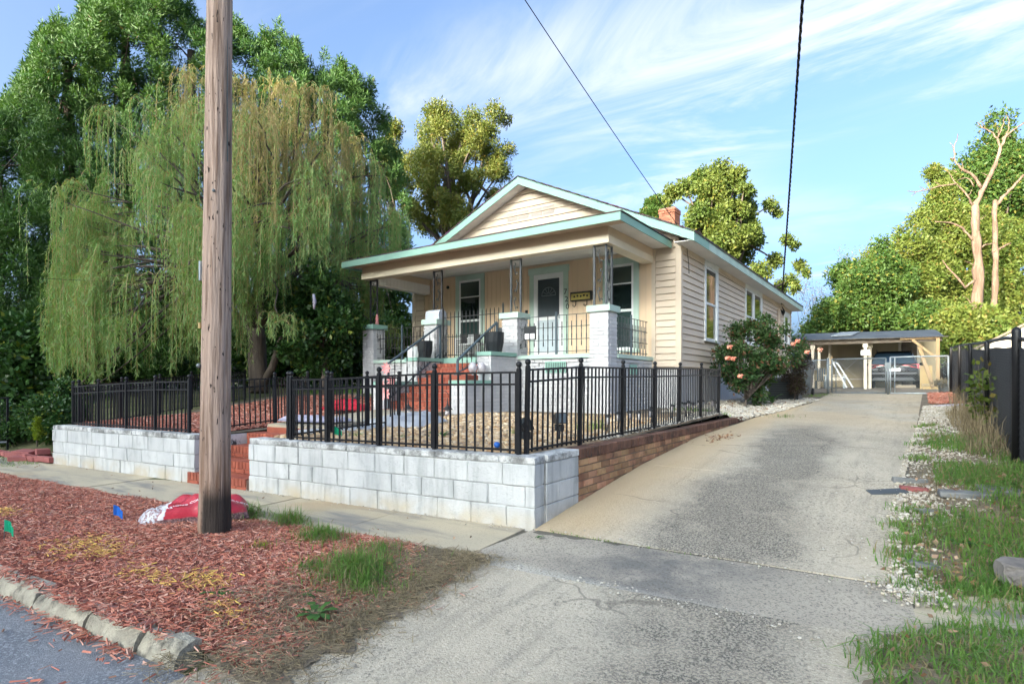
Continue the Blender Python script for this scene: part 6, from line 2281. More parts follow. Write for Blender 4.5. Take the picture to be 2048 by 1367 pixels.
MB().hexa([(x - .33, y - .38, z + .981), (x + .33, y - .38, z + .981), (x + .33, y + .40, z + .981), (x - .33, y + .40, z + .981), (x - .30, y - .33, z + 1.06), (x + .30, y - .33, z + 1.06), (x + .30, y + .38, z + 1.10), (x - .30, y + .38, z + 1.10)]).build('lid', M_GREYD, tc_)
MB().tube([(x - .28, y + .42, z + 1.0), (x + .28, y + .42, z + 1.0)], .018, 6).build('handle', M_PLBLK, tc_)
for sg in (-1, 1):
    MB().lathe([(.11, -.03), (.12, 0), (.11, .03)], (0, 0, 0), 14).build('wheel', M_TYRE, tc_, (x + sg * .27, y + .22, z + .12), (0, R(90), 0))
cs, rs = blob(1592, 752, 16.0, 26, 42, 22, .12, .26, 73, .6)
b = at(1590, 792, 16.0)
tree('shrub', 'thin burgundy leaved shrub in front of the trash cart', (b[0], b[1], .82), (b[0], b[1], 1.1), .02, cs, rs, L_BUR, 4200, .06, .5, cat='bush', limbs=22, out=.4, upb=.1, shell=.1)

# ------------------------------------------------------------------ on the porch
mbx = thing('mailbox', 'plain grey white mailbox on top of a mint capped pier', 'mailbox', (-9.62, 10.6, 2.90))
pr = [(-.13, 0), (.13, 0), (.13, .14)] + [(.13 * math.cos(a), .14 + .10 * math.sin(a)) for a in np.linspace(.3, math.pi - .3, 7)] + [(-.13, .14)]
MB().prism([(-9.87, 10.58 + q, 2.903 + z) for q, z in pr], (.43, 0, 0)).build('body', M_MBOX, mbx)
MB().prism([(-9.439, 10.58 + q * 1.04, 2.90 + z * 1.02) for q, z in pr], (.02, 0, 0)).build('door', M_MBOX, mbx)
tag(MB().lathe([(.04, 0), (.05, .05), (.035, .10), (.045, .16), (.03, .22), (.02, .27), (.002, .28)], (-11.72, 10.55, 2.902), 10).build('figurine', M_PINK), 'small red and white figurine on the far left pier cap', 'figurine')


def planter(label, x, y, z, r0, r1, h, m, grp=None):
    b = MB()
    n = 14
    vs = []
    for (q, zz) in ((.72, 0), (.93, h * .5), (1.0, h), (.90, h), (.80, h * .3)):
        for j in range(n * 2):
            a = 2 * math.pi * j / (n * 2)
            k = q * (1.0 + (.05 if j % 2 and zz not in (h,) else -.0))
            vs.append((x + r1 * k * math.cos(a), y + r1 * k * math.sin(a), z + zz))
    fs = [(i * 2 * n + j, i * 2 * n + (j + 1) % (2 * n), (i + 1) * 2 * n + (j + 1) % (2 * n), (i + 1) * 2 * n + j) for i in range(4) for j in range(2 * n)]
    fs += [tuple(reversed(range(2 * n))), tuple(4 * 2 * n + j for j in range(2 * n))]
    b.add(vs, fs, False)
    return tag(b.build('planter', m), label, 'planter', grp)


planter('large ribbed black planter on the cheek wall right of the porch steps', -7.30, 9.85, 2.002, .15, .205, .42, M_PLBLK, 'planters beside the porch steps')
planter('ribbed black planter on the cheek wall left of the porch steps', -9.44, 9.98, 1.932, .13, .18, .40, M_PLBLK, 'planters beside the porch steps')
planter('plain white planter left of the porch steps', -9.85, 10.05, 1.80, .13, .17, .42, M_WHITE, 'planters beside the porch steps')
pd = thing('planter_stand', 'white brick stub carrying the plain white planter', 'pier', (-9.85, 10.05, .7))
MB().box(-10.05, -9.70, 9.86, 10.24, .60, 1.798).build('body', M_WBRICK, pd)
# hanging plaque, wall letter box, lamp, chair, plants
pq = thing('hanging_sign', 'small dark and white plaque hung on the porch railing', 'sign', (-6.85, PY + .08, 2.35))
MB().box(-6.99, -6.68, PY + .085, PY + .10, 2.28, 2.58).build('board', M_PLBLK, pq)
for x in (-6.96, -6.82):
    MB().box(x, x + .11, PY + .078, PY + .0845, 2.30, 2.42).build('picture', M_WHITE, pq)
lb = thing('letter_box', 'black and brass wall letter box with two scrolled hooks', 'letter box', (-6.75, HY0 - .05, 3.5))
Y = HY0 - .014
MB().box(-7.06, -6.48, Y - .10, Y, 3.40, 3.62).build('body', M_IRONK, lb)
MB().box(-7.03, -6.51, Y - .108, Y - .1005, 3.42, 3.575).build('front', M_GOLD, lb)
mo = MB()
for i in range(5):
    mo.ball((-6.95 + .09 * i + .01, Y - .109, 3.50 + .015 * (i % 2)), .028, 7, 5, (1, 1, .9))
mo.build('ornament', M_IRONK, lb)
for x in (-6.93, -6.62):
    MB().tube([(x, Y - .04, 3.40), (x, Y - .05, 3.30), (x - .03, Y - .08, 3.25), (x - .06, Y - .09, 3.28), (x - .055, Y - .09, 3.31)], .010, 5).build('hook', M_IRONK, lb)
lt = thing('ceiling_lamp', 'small caged lamp on the porch ceiling by the middle post', 'lamp', (-7.5, 11.2, 4.4))
MB().lathe([(.16, .12), (.15, .08), (.10, .0), (.02, -.02)], (-7.1, 11.3, 4.33), 10).build('shade', mat('frosted lamp glass', (.5, .5, .45), None, 2, .3), lt)
fr_ = MB()
for i in range(6):
    a = i * math.pi / 3
    fr_.bar((-7.1 + .165 * math.cos(a), 11.3 + .165 * math.sin(a), 4.45), (-7.1 + .03 * math.cos(a), 11.3 + .03 * math.sin(a), 4.305), .014)
fr_.build('cage', M_IRONK, lt)
chr_ = thing('porch_chair', 'dark grey metal chair on the porch behind the gate', 'chair', (-9.0, 12.2, 1.93))
MB().box(-9.25, -8.75, 12.1, 12.5, 2.36, 2.40).build('seat', M_GREYD, chr_)
MB().hexa([(-9.24, 12.48, 2.42), (-8.76, 12.48, 2.42), (-8.76, 12.51, 2.42), (-9.24, 12.51, 2.42), (-9.24, 12.58, 2.84), (-8.76, 12.58, 2.84), (-8.76, 12.61, 2.84), (-9.24, 12.61, 2.84)]).build('backrest', M_GREYD, chr_)
for x in (-9.22, -8.78):
    for y in (12.13, 12.47):
        MB().tube([(x, y, 1.93), (x, y, 2.36)], .014, 6).build('leg', M_GREYD, chr_)
wt = thing('side_table', 'white porch table holding small frames', 'table', (-9.9, 12.3, 1.93))
MB().box(-10.2, -9.5, 12.1, 12.55, 2.38, 2.42).build('tabletop', M_WHITE, wt)
for x in (-10.15, -9.55):
    for y in (12.14, 12.5):
        MB().box(x - .02, x + .02, y - .02, y + .02, 1.93, 2.379).build('leg', M_WHITE, wt)
for i, (x, c) in enumerate(((-10.1, M_PLBLK), (-9.85, M_WHITE), (-9.65, M_PLBLK))):
    tag(MB().box(x - .09, x + .09, 12.2, 12.24, 2.421, 2.66).build('photo_frame', c), ['black frame at the left end of the white porch table', 'white frame in the middle of the white porch table', 'black frame at the right end of the white porch table'][i], 'frame', 'frames on the porch table')
wb = thing('window_cooler', 'white window air conditioner in the left porch window', 'air conditioner', (-10.35, 12.7, 2.2))
MB().box(-10.72, -10.02, 12.55, 12.80, 2.14, 2.62).build('housing', M_WHITE, wb)
for i in range(7):
    MB().box(-10.66, -10.2, 12.535, 12.549, 2.2 + i * .055, 2.22 + i * .055).build('louvre', M_GREYD, wb)
MB().ball((-11.2, HY0 - .03, 4.15), .05, 8, 6).build('porch_sensor', M_PLBLK, house)

# pinwheel flowers by the steps
fl = thing('garden_flower', 'pink artificial flower ornament on a stem beside the porch steps', 'ornament', (-9.35, 8.35, .68))
MB().tube([(-8.95, 8.36, .66), (-8.95, 8.36, 1.62)], .010, 5).build('stem', M_IRONK, fl)
for (x, z, q) in ((-8.95, 1.65, 1.0), (-9.10, 1.32, .9), (-8.80, 1.38, .9), (-8.98, 1.12, 1.1)):
    mb = MB()
    for i in range(9):
        a = i * 2 * math.pi / 9
        c, s_ = math.cos(a), math.sin(a)
        d = .15 * q
        mb.add([(x, 8.33, z), (x + d * .6 * math.cos(a - .3), 8.31, z + d * .6 * math.sin(a - .3)), (x + d * c, 8.29, z + d * s_), (x + d * .6 * math.cos(a + .3), 8.31, z + d * .6 * math.sin(a + .3)), (x + .01, 8.35, z + .01)],
               [(0, 1, 2, 3), (4, 3, 2, 1), (0, 4, 1), (0, 3, 4)])
    mb.ball((x, 8.32, z), .022, 6, 4)
    mb.build('blossom', M_PINK, fl)

# glass lanterns on the right cheek wall
for i, (x, y) in enumerate(((-7.36, 9.18), (-7.26, 9.34))):
    g = thing('globe_lantern', ['clear globe lantern nearer the steps on the right cheek wall', 'clear globe lantern nearer the porch on the right cheek wall'][i], 'lantern', (x, y, 1.40), 'globe lanterns')
    MB().lathe([(.02, .14), (.06, .16), (.095, .23), (.085, .31), (.045, .36), (.03, .37)], (x, y, 1.401), 12).build('globe', M_CLEAR, g)
    MB().lathe([(.05, 0), (.05, .01), (.018, .02), (.018, .139)], (x, y, 1.401), 10).build('stem', M_GALV, g)

# low hook lanterns in the yard
for i, (x, y, z) in enumerate(((-8.2, 8.05, .70), (-7.45, 8.35, .70), (-10.35, 8.6, .85), (-9.75, 8.9, .85))):
    g = thing('hook_lantern', ['hook lantern in front of the porch steps', 'hook lantern by the right cheek wall', 'hook lantern left of the garden walk', 'hook lantern near the far left porch pier'][i], 'garden lamp', (x, y, z), 'low hook lanterns')
    pts = [(x, y, z - .1), (x, y, z + .42)] + [(x + .07 - .07 * math.cos(a), y, z + .42 + .07 * math.sin(a)) for a in np.linspace(.4, 3.1, 7)]
    MB().tube(pts, .007, 5).build('hook', M_IRONK, g)
    MB().lathe([(.10, .14), (.085, .155), (.03, .2), (.012, .26), (.004, .36)], (x + .14, y, z), 10).build('hood', M_IRONK, g)
    MB().lathe([(.045, .03), (.05, .139)], (x + .14, y, z), 8).build('glass', M_CLEAR, g)


# spotlights
def spot(label, x, y, z, yaw, tilt):
    g = thing('garden_spotlight', label, 'spotlight', (x, y, z), 'black garden spotlights')
    MB().tube([(x, y, z - .1), (x, y, z + .14)], .016, 6).build('stake', M_PLBLK, g)
    MB().box(x - .05, x + .05, y - .03, y + .03, z + .08, z + .16).build('bracket', M_PLBLK, g)
    hd = MB()
    hd.hexa([(-.075, -.05, -.06), (.075, -.05, -.06), (.05, .05, -.045), (-.05, .05, -.045), (-.075, -.05, .07), (.075, -.05, .07), (.05, .05, .05), (-.05, .05, .05)])
    hd.build('lamp_head', M_PLBLK, g, (x, y, z + .22), (R(tilt), 0, R(yaw)))
    MB().box(-.066, .066, -.056, -.051, -.05, .06).build('lens', mat('spot lens', (.10, .12, .13), None, 2, .1, spec=.7), g, (x, y, z + .22), (R(tilt), 0, R(yaw)))


spot('black garden spotlight right beside the fence corner', -3.32, 5.02, .68, 150, -25)
spot('black garden spotlight further back along the driveway fence', -3.42, 5.9, .70, 60, -10)
# solar path lights along the drive side fence
sol = [(-3.35, 7.05, 0), (-3.4, 7.5, .02), (-3.36, 7.8, .03), (-3.38, 8.25, .0), (-3.3, 8.4, .03), (-3.34, 8.65, .05), (-3.36, 9.6, .06), (-3.3, 9.75, .08), (-3.34, 9.95, .1), (-3.28, 10.1, .08), (-3.3, 10.35, .1), (-3.32, 10.6, .07), (-3.26, 10.8, .1), (-3.3, 11.1, .1), (-3.2, 11.5, .1), (-3.22, 11.8, .05)]
sp0 = None
sol.sort(key=lambda q: q[1])
ORD = 'first second third fourth fifth sixth seventh eighth ninth tenth eleventh twelfth thirteenth fourteenth fifteenth sixteenth'.split()
for i, (x, y, dz_) in enumerate(sol):
    if sp0 is None:
        g = thing('solar_light', '', 'path light', (0, 0, 0), 'solar path lights along the driveway fence')
        MB().tube([(0, 0, -.08), (0, 0, .10)], .008, 5).build('stake', M_PLBLK, g)
        MB().lathe([(.022, .10), (.026, .20)], n=10).build('glass', M_CLEAR, g)
        MB().lathe([(.045, .20), (.045, .215), (.02, .235)], n=10).build('cap', M_PLBLK, g)
        sp0 = g
        o = g
    else:
        o = sp0.copy()
        COL.objects.link(o)
        for c in sp0.children:
            d = c.copy()
            COL.objects.link(d)
            d.parent = o
    o.location = (x, y, .69 + dz_)
    o.rotation_euler = (random.uniform(-.12, .12), random.uniform(-.12, .12), 0)
    o['label'] = ('solar path light nearest the block wall in the row inside the driveway fence' if i == 0 else 'last solar path light at the far end of the row inside the driveway fence' if i == len(sol) - 1 else ORD[i] + ' solar path light from the block wall end inside the driveway fence')
for i, s_ in enumerate((5.62, 5.48)):
    x, y = st(s_, -.45)
    g = thing('solar_light', ['silver path light nearer the pole at the head of the street steps', 'silver path light nearer the white wall at the head of the street steps'][i], 'path light', (x, y, .66), 'silver path lights at the steps')
    MB().lathe([(.035, 0), (.03, .15), (.04, .16), (.04, .185), (.015, .20)], (x, y, .66), 10).build('body', M_CHROME, g)
    MB().lathe([(.041, .161), (.043, .188), (.01, .205)], (x, y, .661), 10).build('cap', M_PLBLK, g)


# flags on wires
def flag(label, x, y, z, h, m, yaw, size=.11):
    g = thing('marker_flag', label, 'flag', (x, y, z), 'utility marker flags')
    MB().tube([(x, y, z - .03), (x + .01, y, z + h)], .003, 4).build('wire', M_GALVD, g)
    b = MB()
    n = 5
    c, s_ = math.cos(R(yaw)), math.sin(R(yaw))
    vs = []
    for i in range(n + 1):
        u = i / n
        f = .018 * math.sin(u * 5)
        for w_ in (0, 1):
            dx = size * u
            vs.append((x + .01 + dx * c - f * s_, y + dx * s_ + f * c, z + h - .10 * w_ * (1 - .25 * u) - .06 * u))
    fs = [(2 * i, 2 * i + 2, 2 * i + 3, 2 * i + 1) for i in range(n)]
    b.add(vs, fs)
    me = b.mesh('cloth', m)
    o = inst('cloth', me, g)
    sol_ = o.modifiers.new('thickness', 'SOLIDIFY')
    sol_.thickness = .0015


x, y, z = at(226, 1040, 5.6)
flag('blue marker flag in the red mulch left of the mulch bag', x, y, float(strip_z(x, y)) + .02, .14, M_BLUEP, 30)
x, y, z = at(8, 1078, 4.9)
flag('green marker flag in the red mulch at the left edge of the frame', x, y, float(strip_z(x, y)) + .02, .17, M_GREENP, 20, .13)
x, y, z = at(668, 880, 7.4)
flag('green marker flag among the pebbles behind the block wall fence', x, y, .63, .16, M_GREENP, 35, .10)
tag(MB().ball((-3.62, 4.93, .69), .035, 10, 7).build('ball', M_BLUEP), 'small blue ball on the pebbles behind the fence corner', 'ball')


# bags and cloths that lie about
def pillow(name, label, cat, c, L, Wd, H, yaw, m, seed, flat_=.25, grp=None, build=True, tiltx=0):
    r = random.Random(seed)
    nx, ny = 26, 14
    b = MB()
    vs = []
    ph = [r.uniform(0, 6) for _ in range(6)]
    cy_, sy_ = math.cos(R(yaw)), math.sin(R(yaw))
    for side in (1, 0):
        for j in range(ny + 1):
            for i in range(nx + 1):
                u, v = i / nx * 2 - 1, j / ny * 2 - 1
                e = max(0, (1 - abs(u) ** 4)) ** .5 * max(0, (1 - abs(v) ** 4)) ** .5
                wr = .10 * math.sin(u * 7 + v * 3 + ph[0]) + .08 * math.sin(u * 3 - v * 8 + ph[1]) + .06 * math.sin(u * 15 + ph[2] + v * 5)
                z = H * e * (.80 + wr + .25 * math.sin(u * 2.2 + ph[3])) if side else H * .02
                x = L / 2 * u * (1 - .06 * (1 - e)) + .01 * math.sin(v * 6 + ph[4])
                y = Wd / 2 * v * (1 - .12 * u * u) + .012 * math.sin(u * 7 + ph[5])
                vs.append((c[0] + x * cy_ - y * sy_, c[1] + x * sy_ + y * cy_, c[2] + z + tiltx * y))
    m1 = (nx + 1) * (ny + 1)
    fs = []
    for s_ in (0, 1):
        for j in range(ny):
            for i in range(nx):
                q = [s_ * m1 + j * (nx + 1) + i, s_ * m1 + j * (nx + 1) + i + 1, s_ * m1 + (j + 1) * (nx + 1) + i + 1, s_ * m1 + (j + 1) * (nx + 1) + i]
                fs.append(tuple(q if s_ == 0 else q[::-1]))
    ring = [i for i in range(nx + 1)] + [j * (nx + 1) + nx for j in range(1, ny + 1)] + [ny * (nx + 1) + i for i in range(nx - 1, -1, -1)] + [j * (nx + 1) for j in range(ny - 1, 0, -1)]
    for a, b_ in zip(ring, ring[1:] + ring[:1]):
        fs.append((a, m1 + a, m1 + b_, b_))
    b.add(vs, fs, True)
    if build:
        return tag(b.build(name, m), label, cat, grp)
    return b, lambda u, v: b.v[int(round((v + 1) / 2 * ny)) * (nx + 1) + int(round((u + 1) / 2 * nx))]


def bag_fn(nt, pos, col):
    """printed film: red panel between clear ends, mulch showing through low down"""
    x, y, z = nt.sep(pos)
    w_ = nt.math('MULTIPLY', nt.math('SUBTRACT', nt.noise(pos, 9, 3), .5), .09)
    clear = nt.mix(nt.rng(nt.noise(pos, 45, 4), .40, .62), (.50, .50, .53), (.22, .11, .10))
    bx_ = nt.math('ADD', nt.math('MULTIPLY', x, math.cos(R(58))), nt.math('MULTIPLY', y, math.sin(R(58))))
    bx_ = nt.math('SUBTRACT', bx_, -5.84 * math.cos(R(58)) + 2.90 * math.sin(R(58)))
    left = nt.rng(nt.math('ADD', bx_, w_), -.30, -.27)
    low = nt.rng(nt.math('ADD', z, nt.math('MULTIPLY', w_, .3)), .060, .075)
    ins = nt.math('MULTIPLY', left, low)
    brown = nt.mix(nt.rng(nt.noise(pos, 60, 4), .40, .60), (.10, .045, .04), (.30, .16, .14))
    base = nt.mix(left, clear, brown)
    col = nt.mix(ins, base, col)
    edge = nt.math('MULTIPLY', nt.rng(nt.math('ABSOLUTE', nt.math('ADD', nt.math('ADD', bx_, w_), .26)), .028, .016), low)
    return nt.mix(edge, col, (.75, .72, .72))


M_BAG = mat('printed mulch bag film', (0.50, 0.028, 0.045), (0.40, 0.02, 0.03), 6, 0.28, spec=0.6, bump=.4, bscale=24, fn=bag_fn)
bagc = at(392, 1046, 5.72)
byaw = 58
bz_ = float(strip_z(bagc[0], bagc[1])) + .01
bag = thing('mulch_bag', 'red and clear plastic mulch bag lying behind the base of the utility pole', 'bag', (bagc[0], bagc[1], bz_))
b_, pt_ = pillow('film', '', '', (bagc[0], bagc[1], bz_), 1.02, .52, .20, byaw, M_BAG, 4, build=False)
b_.build('film', M_BAG, bag)


def bag_text(s_, size, u0, v0, ang_, m=M_WHITEP):
    """letters set one by one on the film's camera side"""
    me = text_mesh(s_, size, m, .001)
    p = Vector(pt_(u0, v0))
    q, r_ = Vector(pt_(min(1, u0 + .16), v0)), Vector(pt_(max(-1, u0 - .16), v0))
    ex = (q - r_).normalized()
    up = (Vector(pt_(u0, min(1, v0 + .25))) - Vector(pt_(u0, max(-1, v0 - .15)))).normalized()
    nrm = ex.cross(up).normalized()
    if nrm.z < 0: nrm = -nrm
    up = nrm.cross(ex)
    mtx = Matrix((ex, up, nrm)).transposed().to_4x4()
    o = inst('lettering', me, bag, p + nrm * .014, mtx.to_euler())
    return o


for i, (s_, u) in enumerate((('1', -.60), ('YEAR', -.45), ('LONG', -.20), ('COLOR', .09))):
    bag_text(s_, .046, u, -.62, 0)
bag_text('MULCH', .055, .80, -.50, 0)

pillow('plastic_bag', 'lavender grey empty mulch bag spread over the slab at the start of the garden walk', 'bag', (-7.55, 5.55, .765), 1.15, .6, .10, 10, M_PAVERL, 8, grp='bags in the yard')
pillow('plastic_bag', 'red and white mulch bag lying left of the garden walk', 'bag', (-9.55, 7.75, .80), 1.0, .55, .13, 20, M_BAGRED, 9, grp='bags in the yard')
pillow('plastic_bag', 'second red mulch bag lying on the mulch behind the first one', 'bag', (-10.1, 8.15, .82), .8, .5, .16, 40, M_BAGRED, 10, grp='bags in the yard')
pillow('landscape_fabric', 'crumpled grey landscape fabric draped over the pebbles before the porch steps', 'fabric', (-6.75, 6.55, .69), 1.35, 1.0, .16, 5, M_TARP, 12, grp='grey landscape fabric', tiltx=.10)
pillow('landscape_fabric', 'long strip of grey landscape fabric trailing beside the garden walk', 'fabric', (-6.75, 5.5, .66), 1.5, .42, .07, 75, M_TARP, 13, grp='grey landscape fabric')

# red pavers, rock and odd pieces
pav = [(52, 892, 10.6, .42, .22, .09, 20), (85, 890, 10.5, .48, .2, .1, -12), (68, 898, 10.2, .2, .12, .07, 5), (40, 898, 10.3, .3, .2, .08, 50)]
for i, (u, v, Z, a, b, c, yw) in enumerate(pav):
    x, y, z = at(u, v, Z)
    o = inst('paver', brick_mesh(a, b, c, .008, M_PAVER, i, .003), None, (x, y, float(ground_z(x, y)) + .10 + .05 * (i < 2)), (random.uniform(-.1, .1), random.uniform(-.1, .1), R(yw)))
    tag(o, ['longer red paver left on the pile at the far left', 'longest red paver leaning towards the block wall', 'short red paver lying in front of the pile', 'red paver at the left foot of the pile'][i], 'paver', 'red pavers left of the block wall')
eb = thing('brick_edging', 'low red brick edging along the pavement left of the block wall', 'edging', (-12.8, 3.55, 0))
for i in range(12):
    x, y = st(9.42 + i * .22, .02)
    inst('brick', brick_mesh(.205, .1, .09, .005, M_PAVER, i % 3), eb, (x, y, .02 + random.uniform(-.008, .008)), (0, 0, R(185.2 + random.uniform(-4, 4))))
x, y, z = at(2020, 1140, 4.2)
import bmesh
from mathutils import noise as mnoise
bmk = bmesh.new()
bmesh.ops.create_icosphere(bmk, subdivisions=4, radius=1.0)
for v in bmk.verts:
    p = v.co.copy()
    d = 1 + .22 * mnoise.noise(p * 1.3 + Vector((3, 1, 7))) + .10 * mnoise.noise(p * 3.1) + .04 * mnoise.noise(p * 9)
    q = Vector((max(-.82, min(.80, p.x * d)), max(-.8, min(.78, p.y * d)), max(-.7, min(.62, p.z * d))))
    v.co = Vector((q.x * .25, q.y * .15, q.z * .105))
rk = bpy.data.meshes.new('rock')
bmk.to_mesh(rk)
bmk.free()
rk.materials.append(M_ROCK)
tag(inst('rock', rk, None, (.66, 5.02, .10), (.1, .08, R(20))), 'weathered fieldstone in the grass at the right edge of the frame', 'rock')
for i, (x, y, a, b, c, m, yw, lab) in enumerate(((.02, 7.0, .24, .11, .06, M_PAVER, 10, 'red brick lying at the edge of the driveway'), (-.02, 7.35, .30, .12, .06, M_PAVERG, 14, 'grey slab lying behind the red brick'), (.42, 6.85, .42, .2, .05, M_PAVERG, 5, 'wide grey slab half buried in the bank'),
                                              (.72, 7.05, .4, .2, .05, M_PAVERG, 12, 'grey slab at the right beside the wide one'), (.10, 6.3, .16, .1, .05, M_PAVERG, 50, 'small grey paver chip tilted in the white stones'), (.06, 5.05, .18, .11, .04, M_PAVERG, 15, 'flat grey stone near the foot of the bank'),
                                              (-.20, 6.85, .34, .14, .03, M_TARROOF, 25, 'black roof shingle scrap at the edge of the driveway'), (.72, 16.6, .62, .36, .05, M_PAVERL, 4, 'lavender slab in front of the red mulch by the gate'))):
    z = max(float(bank_z(x, y)), float(drive_z(yprime(x, y)))) + c * .18
    tag(inst('paver', brick_mesh(a, b, c, .006, m, i, .004), None, (x, y, z), (random.uniform(-.12, .12), random.uniform(-.12, .12), R(yw))), lab, 'paver', 'odd pavers on the bank')
# mesh panel at the far left
mp_ = thing('wire_fence', 'black framed wire mesh panel at the far left edge', 'fence', (*at(10, 895, 11.5)[:2], .05))
p0, p1 = Vector(at(-70, 896, 11.2)), Vector(at(15, 893, 11.6))
MB().bar((p1.x, p1.y, .0), (p1.x, p1.y, 1.06), .035).build('post', M_BLACK, mp_)
MB().bar((p0.x, p0.y, 1.02), (p1.x, p1.y, 1.05), .03).build('rail', M_BLACK, mp_)
MB().bar((p0.x, p0.y, .16), (p1.x, p1.y, .16), .03).build('rail', M_GALV, mp_)
wm = MB()
for i in range(12):
    q = p0 + (p1 - p0) * (i / 12)
    wm.bar((q.x, q.y, .16), (q.x, q.y, 1.02), .006)
for i in range(10):
    wm.bar((p0.x, p0.y, .2 + .085 * i), (p1.x, p1.y, .2 + .085 * i), .006)
o = wm.build('wire_mesh', M_BLACK, mp_)
o['kind'] = 'stuff'


# ------------------------------------------------------------------ loose ground cover
def chips(name, XY, zf, lo, hi, wlo, whi, m, tilt=.28, lift=.006, yaw=None, cols=None):
    N = len(XY)
    a = rng.uniform(0, 2 * math.pi, N) if yaw is None else yaw
    L = rng.uniform(lo, hi, N) ** 1.0
    Wd = rng.uniform(wlo, whi, N)
    z = zf(XY[:, 0], XY[:, 1]) + lift + rng.random(N) * .016
    C = np.column_stack([XY, z])
    sl = rng.normal(size=N) * tilt
    D = np.column_stack([np.cos(a) * np.cos(sl), np.sin(a) * np.cos(sl), np.sin(sl)])
    Sd = np.column_stack([-np.sin(a), np.cos(a), rng.normal(size=N) * .35])
    U = np.array([0, 0, 1.0])
    h = (Wd * rng.uniform(.25, .6, N))[:, None]
    L2, W2 = (L / 2)[:, None], (Wd / 2)[:, None]
    tp = rng.uniform(.35, .95, N)[:, None]
    a0, a1 = C - D * L2 - Sd * W2 * tp, C + D * L2 - Sd * W2
    b0, b1 = C - D * L2 + Sd * W2 * tp, C + D * L2 + Sd * W2
    r0, r1 = C - D * L2 * .96 + U * h, C + D * L2 * .9 + U * h
    V = np.concatenate([np.stack([a0, a1, r1, r0], 1), np.stack([r0, r1, b1, b0], 1)])
    rnd = rng.random(N) if cols is None else cols
    o = inst(name, numpy_mesh(name, V, 4, m, np.concatenate([rnd, np.clip(rnd + .05, 0, 1)])))
    o['kind'] = 'stuff'
    return o


def st_arr(s, t):
    return C0[None] + s[:, None] * SD[None] + t[:, None] * SN[None]


N = 78000
u = rng.random(N)
s = .05 + 16 * u ** (1 / .62)
t = rng.uniform(.93, 2.84, N)
ragged = .93 + .05 * np.sin(s * 5) + .05 * rng.random(N)
k = (t > ragged) & (s > .06 + .62 * rng.random(N) ** 1.5 + .40 * sstep(1.9, .9, t))
chips('mulch_chips', st_arr(s[k], t[k]), strip_z, .012, .075, .004, .012, L_CHIP)
# chips spilt over the kerb, the road and the apron edge
s = rng.uniform(.7, 3.0, 1500); t = 2.86 + np.abs(rng.normal(size=1500)) * .10
k = rng.random(1500) < np.where((s > 1.0) & (s < 1.9), 1, .35)
chips('mulch_chips', st_arr(s[k], t[k]), lambda x, y: np.where(4.47 - yprime(x, y) > 2.97, -.150, -.030), .02, .08, .006, .014, L_CHIP, .2, .004)
s = rng.uniform(-.6, 4, 130); t = 3.0 + rng.random(130) ** 2 * 1.2
chips('mulch_chips', st_arr(s, t), lambda x, y: np.full(len(x), -.158), .02, .09, .006, .018, L_CHIP, .05, .006)
XY = np.column_stack([rng.normal(-2.85, .16, 420), rng.uniform(1.4, 3.3, 420)])
chips('mulch_chips', XY, lambda x, y: np.maximum(strip_z(x, y), drive_z(yprime(x, y)) + .006), .015, .07, .004, .012, L_CHIP, .15, .008)
# yellow paint marks sprayed on the mulch
for (u0, v0, Z, n, sx, sy) in ((170, 1085, 4.7, 420, .20, .10), (215, 1095, 4.5, 130, .1, .06), (405, 1172, 3.85, 330, .12, .07), (290, 1160, 4.0, 150, .16, .05), (460, 1225, 3.4, 130, .10, .04), (5, 1025, 5.9, 160, .12, .05)):
    x, y, _ = at(u0, v0, Z)
    n = int(n * .7)
    XY = np.column_stack([x + rng.normal(size=n) * sx * 1.1, y + rng.normal(size=n) * sy * 1.2])
    chips('painted_chips', XY, strip_z, .02, .06, .005, .011, L_CHIPY, .25, .016)
# red mulch in the yard and by the gate


def in_quad(n, A, B, Cc, D):
    a, b = rng.random(n)[:, None], rng.random(n)[:, None]
    A, B, Cc, D = map(np.array, (A, B, Cc, D))
    return A * (1 - a) * (1 - b) + B * a * (1 - b) + Cc * a * b + D * (1 - a) * b


chips('mulch_chips', in_quad(21000, (-12.0, 3.9), (-8.2, 4.25), (-9.7, 10.4), (-13.9, 9.3)), lambda x, y: yard_z(x, y) + .01, .04, .12, .012, .03, L_CHIP)
chips('mulch_chips', in_quad(2600, (.36, 16.9), (1.0, 16.9), (1.0, 21.8), (.42, 21.8)), lambda x, y: bank_z(x, y) + .02, .05, .12, .015, .03, L_CHIP)
chips('mulch_chips', in_quad(1500, (-13.3, 3.6), (-12.2, 3.68), (-12.2, 4.6), (-13.2, 4.6)), lambda x, y: ground_z(x, y) + .02, .03, .09, .01, .02, L_CHIP)

_t = (1 + 5 ** .5) / 2
ICO = unit(np.array([(-1, _t, 0), (1, _t, 0), (-1, -_t, 0), (1, -_t, 0), (0, -1, _t), (0, 1, _t), (0, -1, -_t), (0, 1, -_t), (_t, 0, -1), (_t, 0, 1), (-_t, 0, -1), (-_t, 0, 1)], float))
ICF = np.array([(0, 11, 5), (0, 5, 1), (0, 1, 7), (0, 7, 10), (0, 10, 11), (1, 5, 9), (5, 11, 4), (11, 10, 2), (10, 7, 6), (7, 1, 8), (3, 9, 4), (3, 4, 2), (3, 2, 6), (3, 6, 8), (3, 8, 9), (4, 9, 5), (2, 4, 11), (6, 2, 10), (8, 6, 7), (9, 8, 1)])


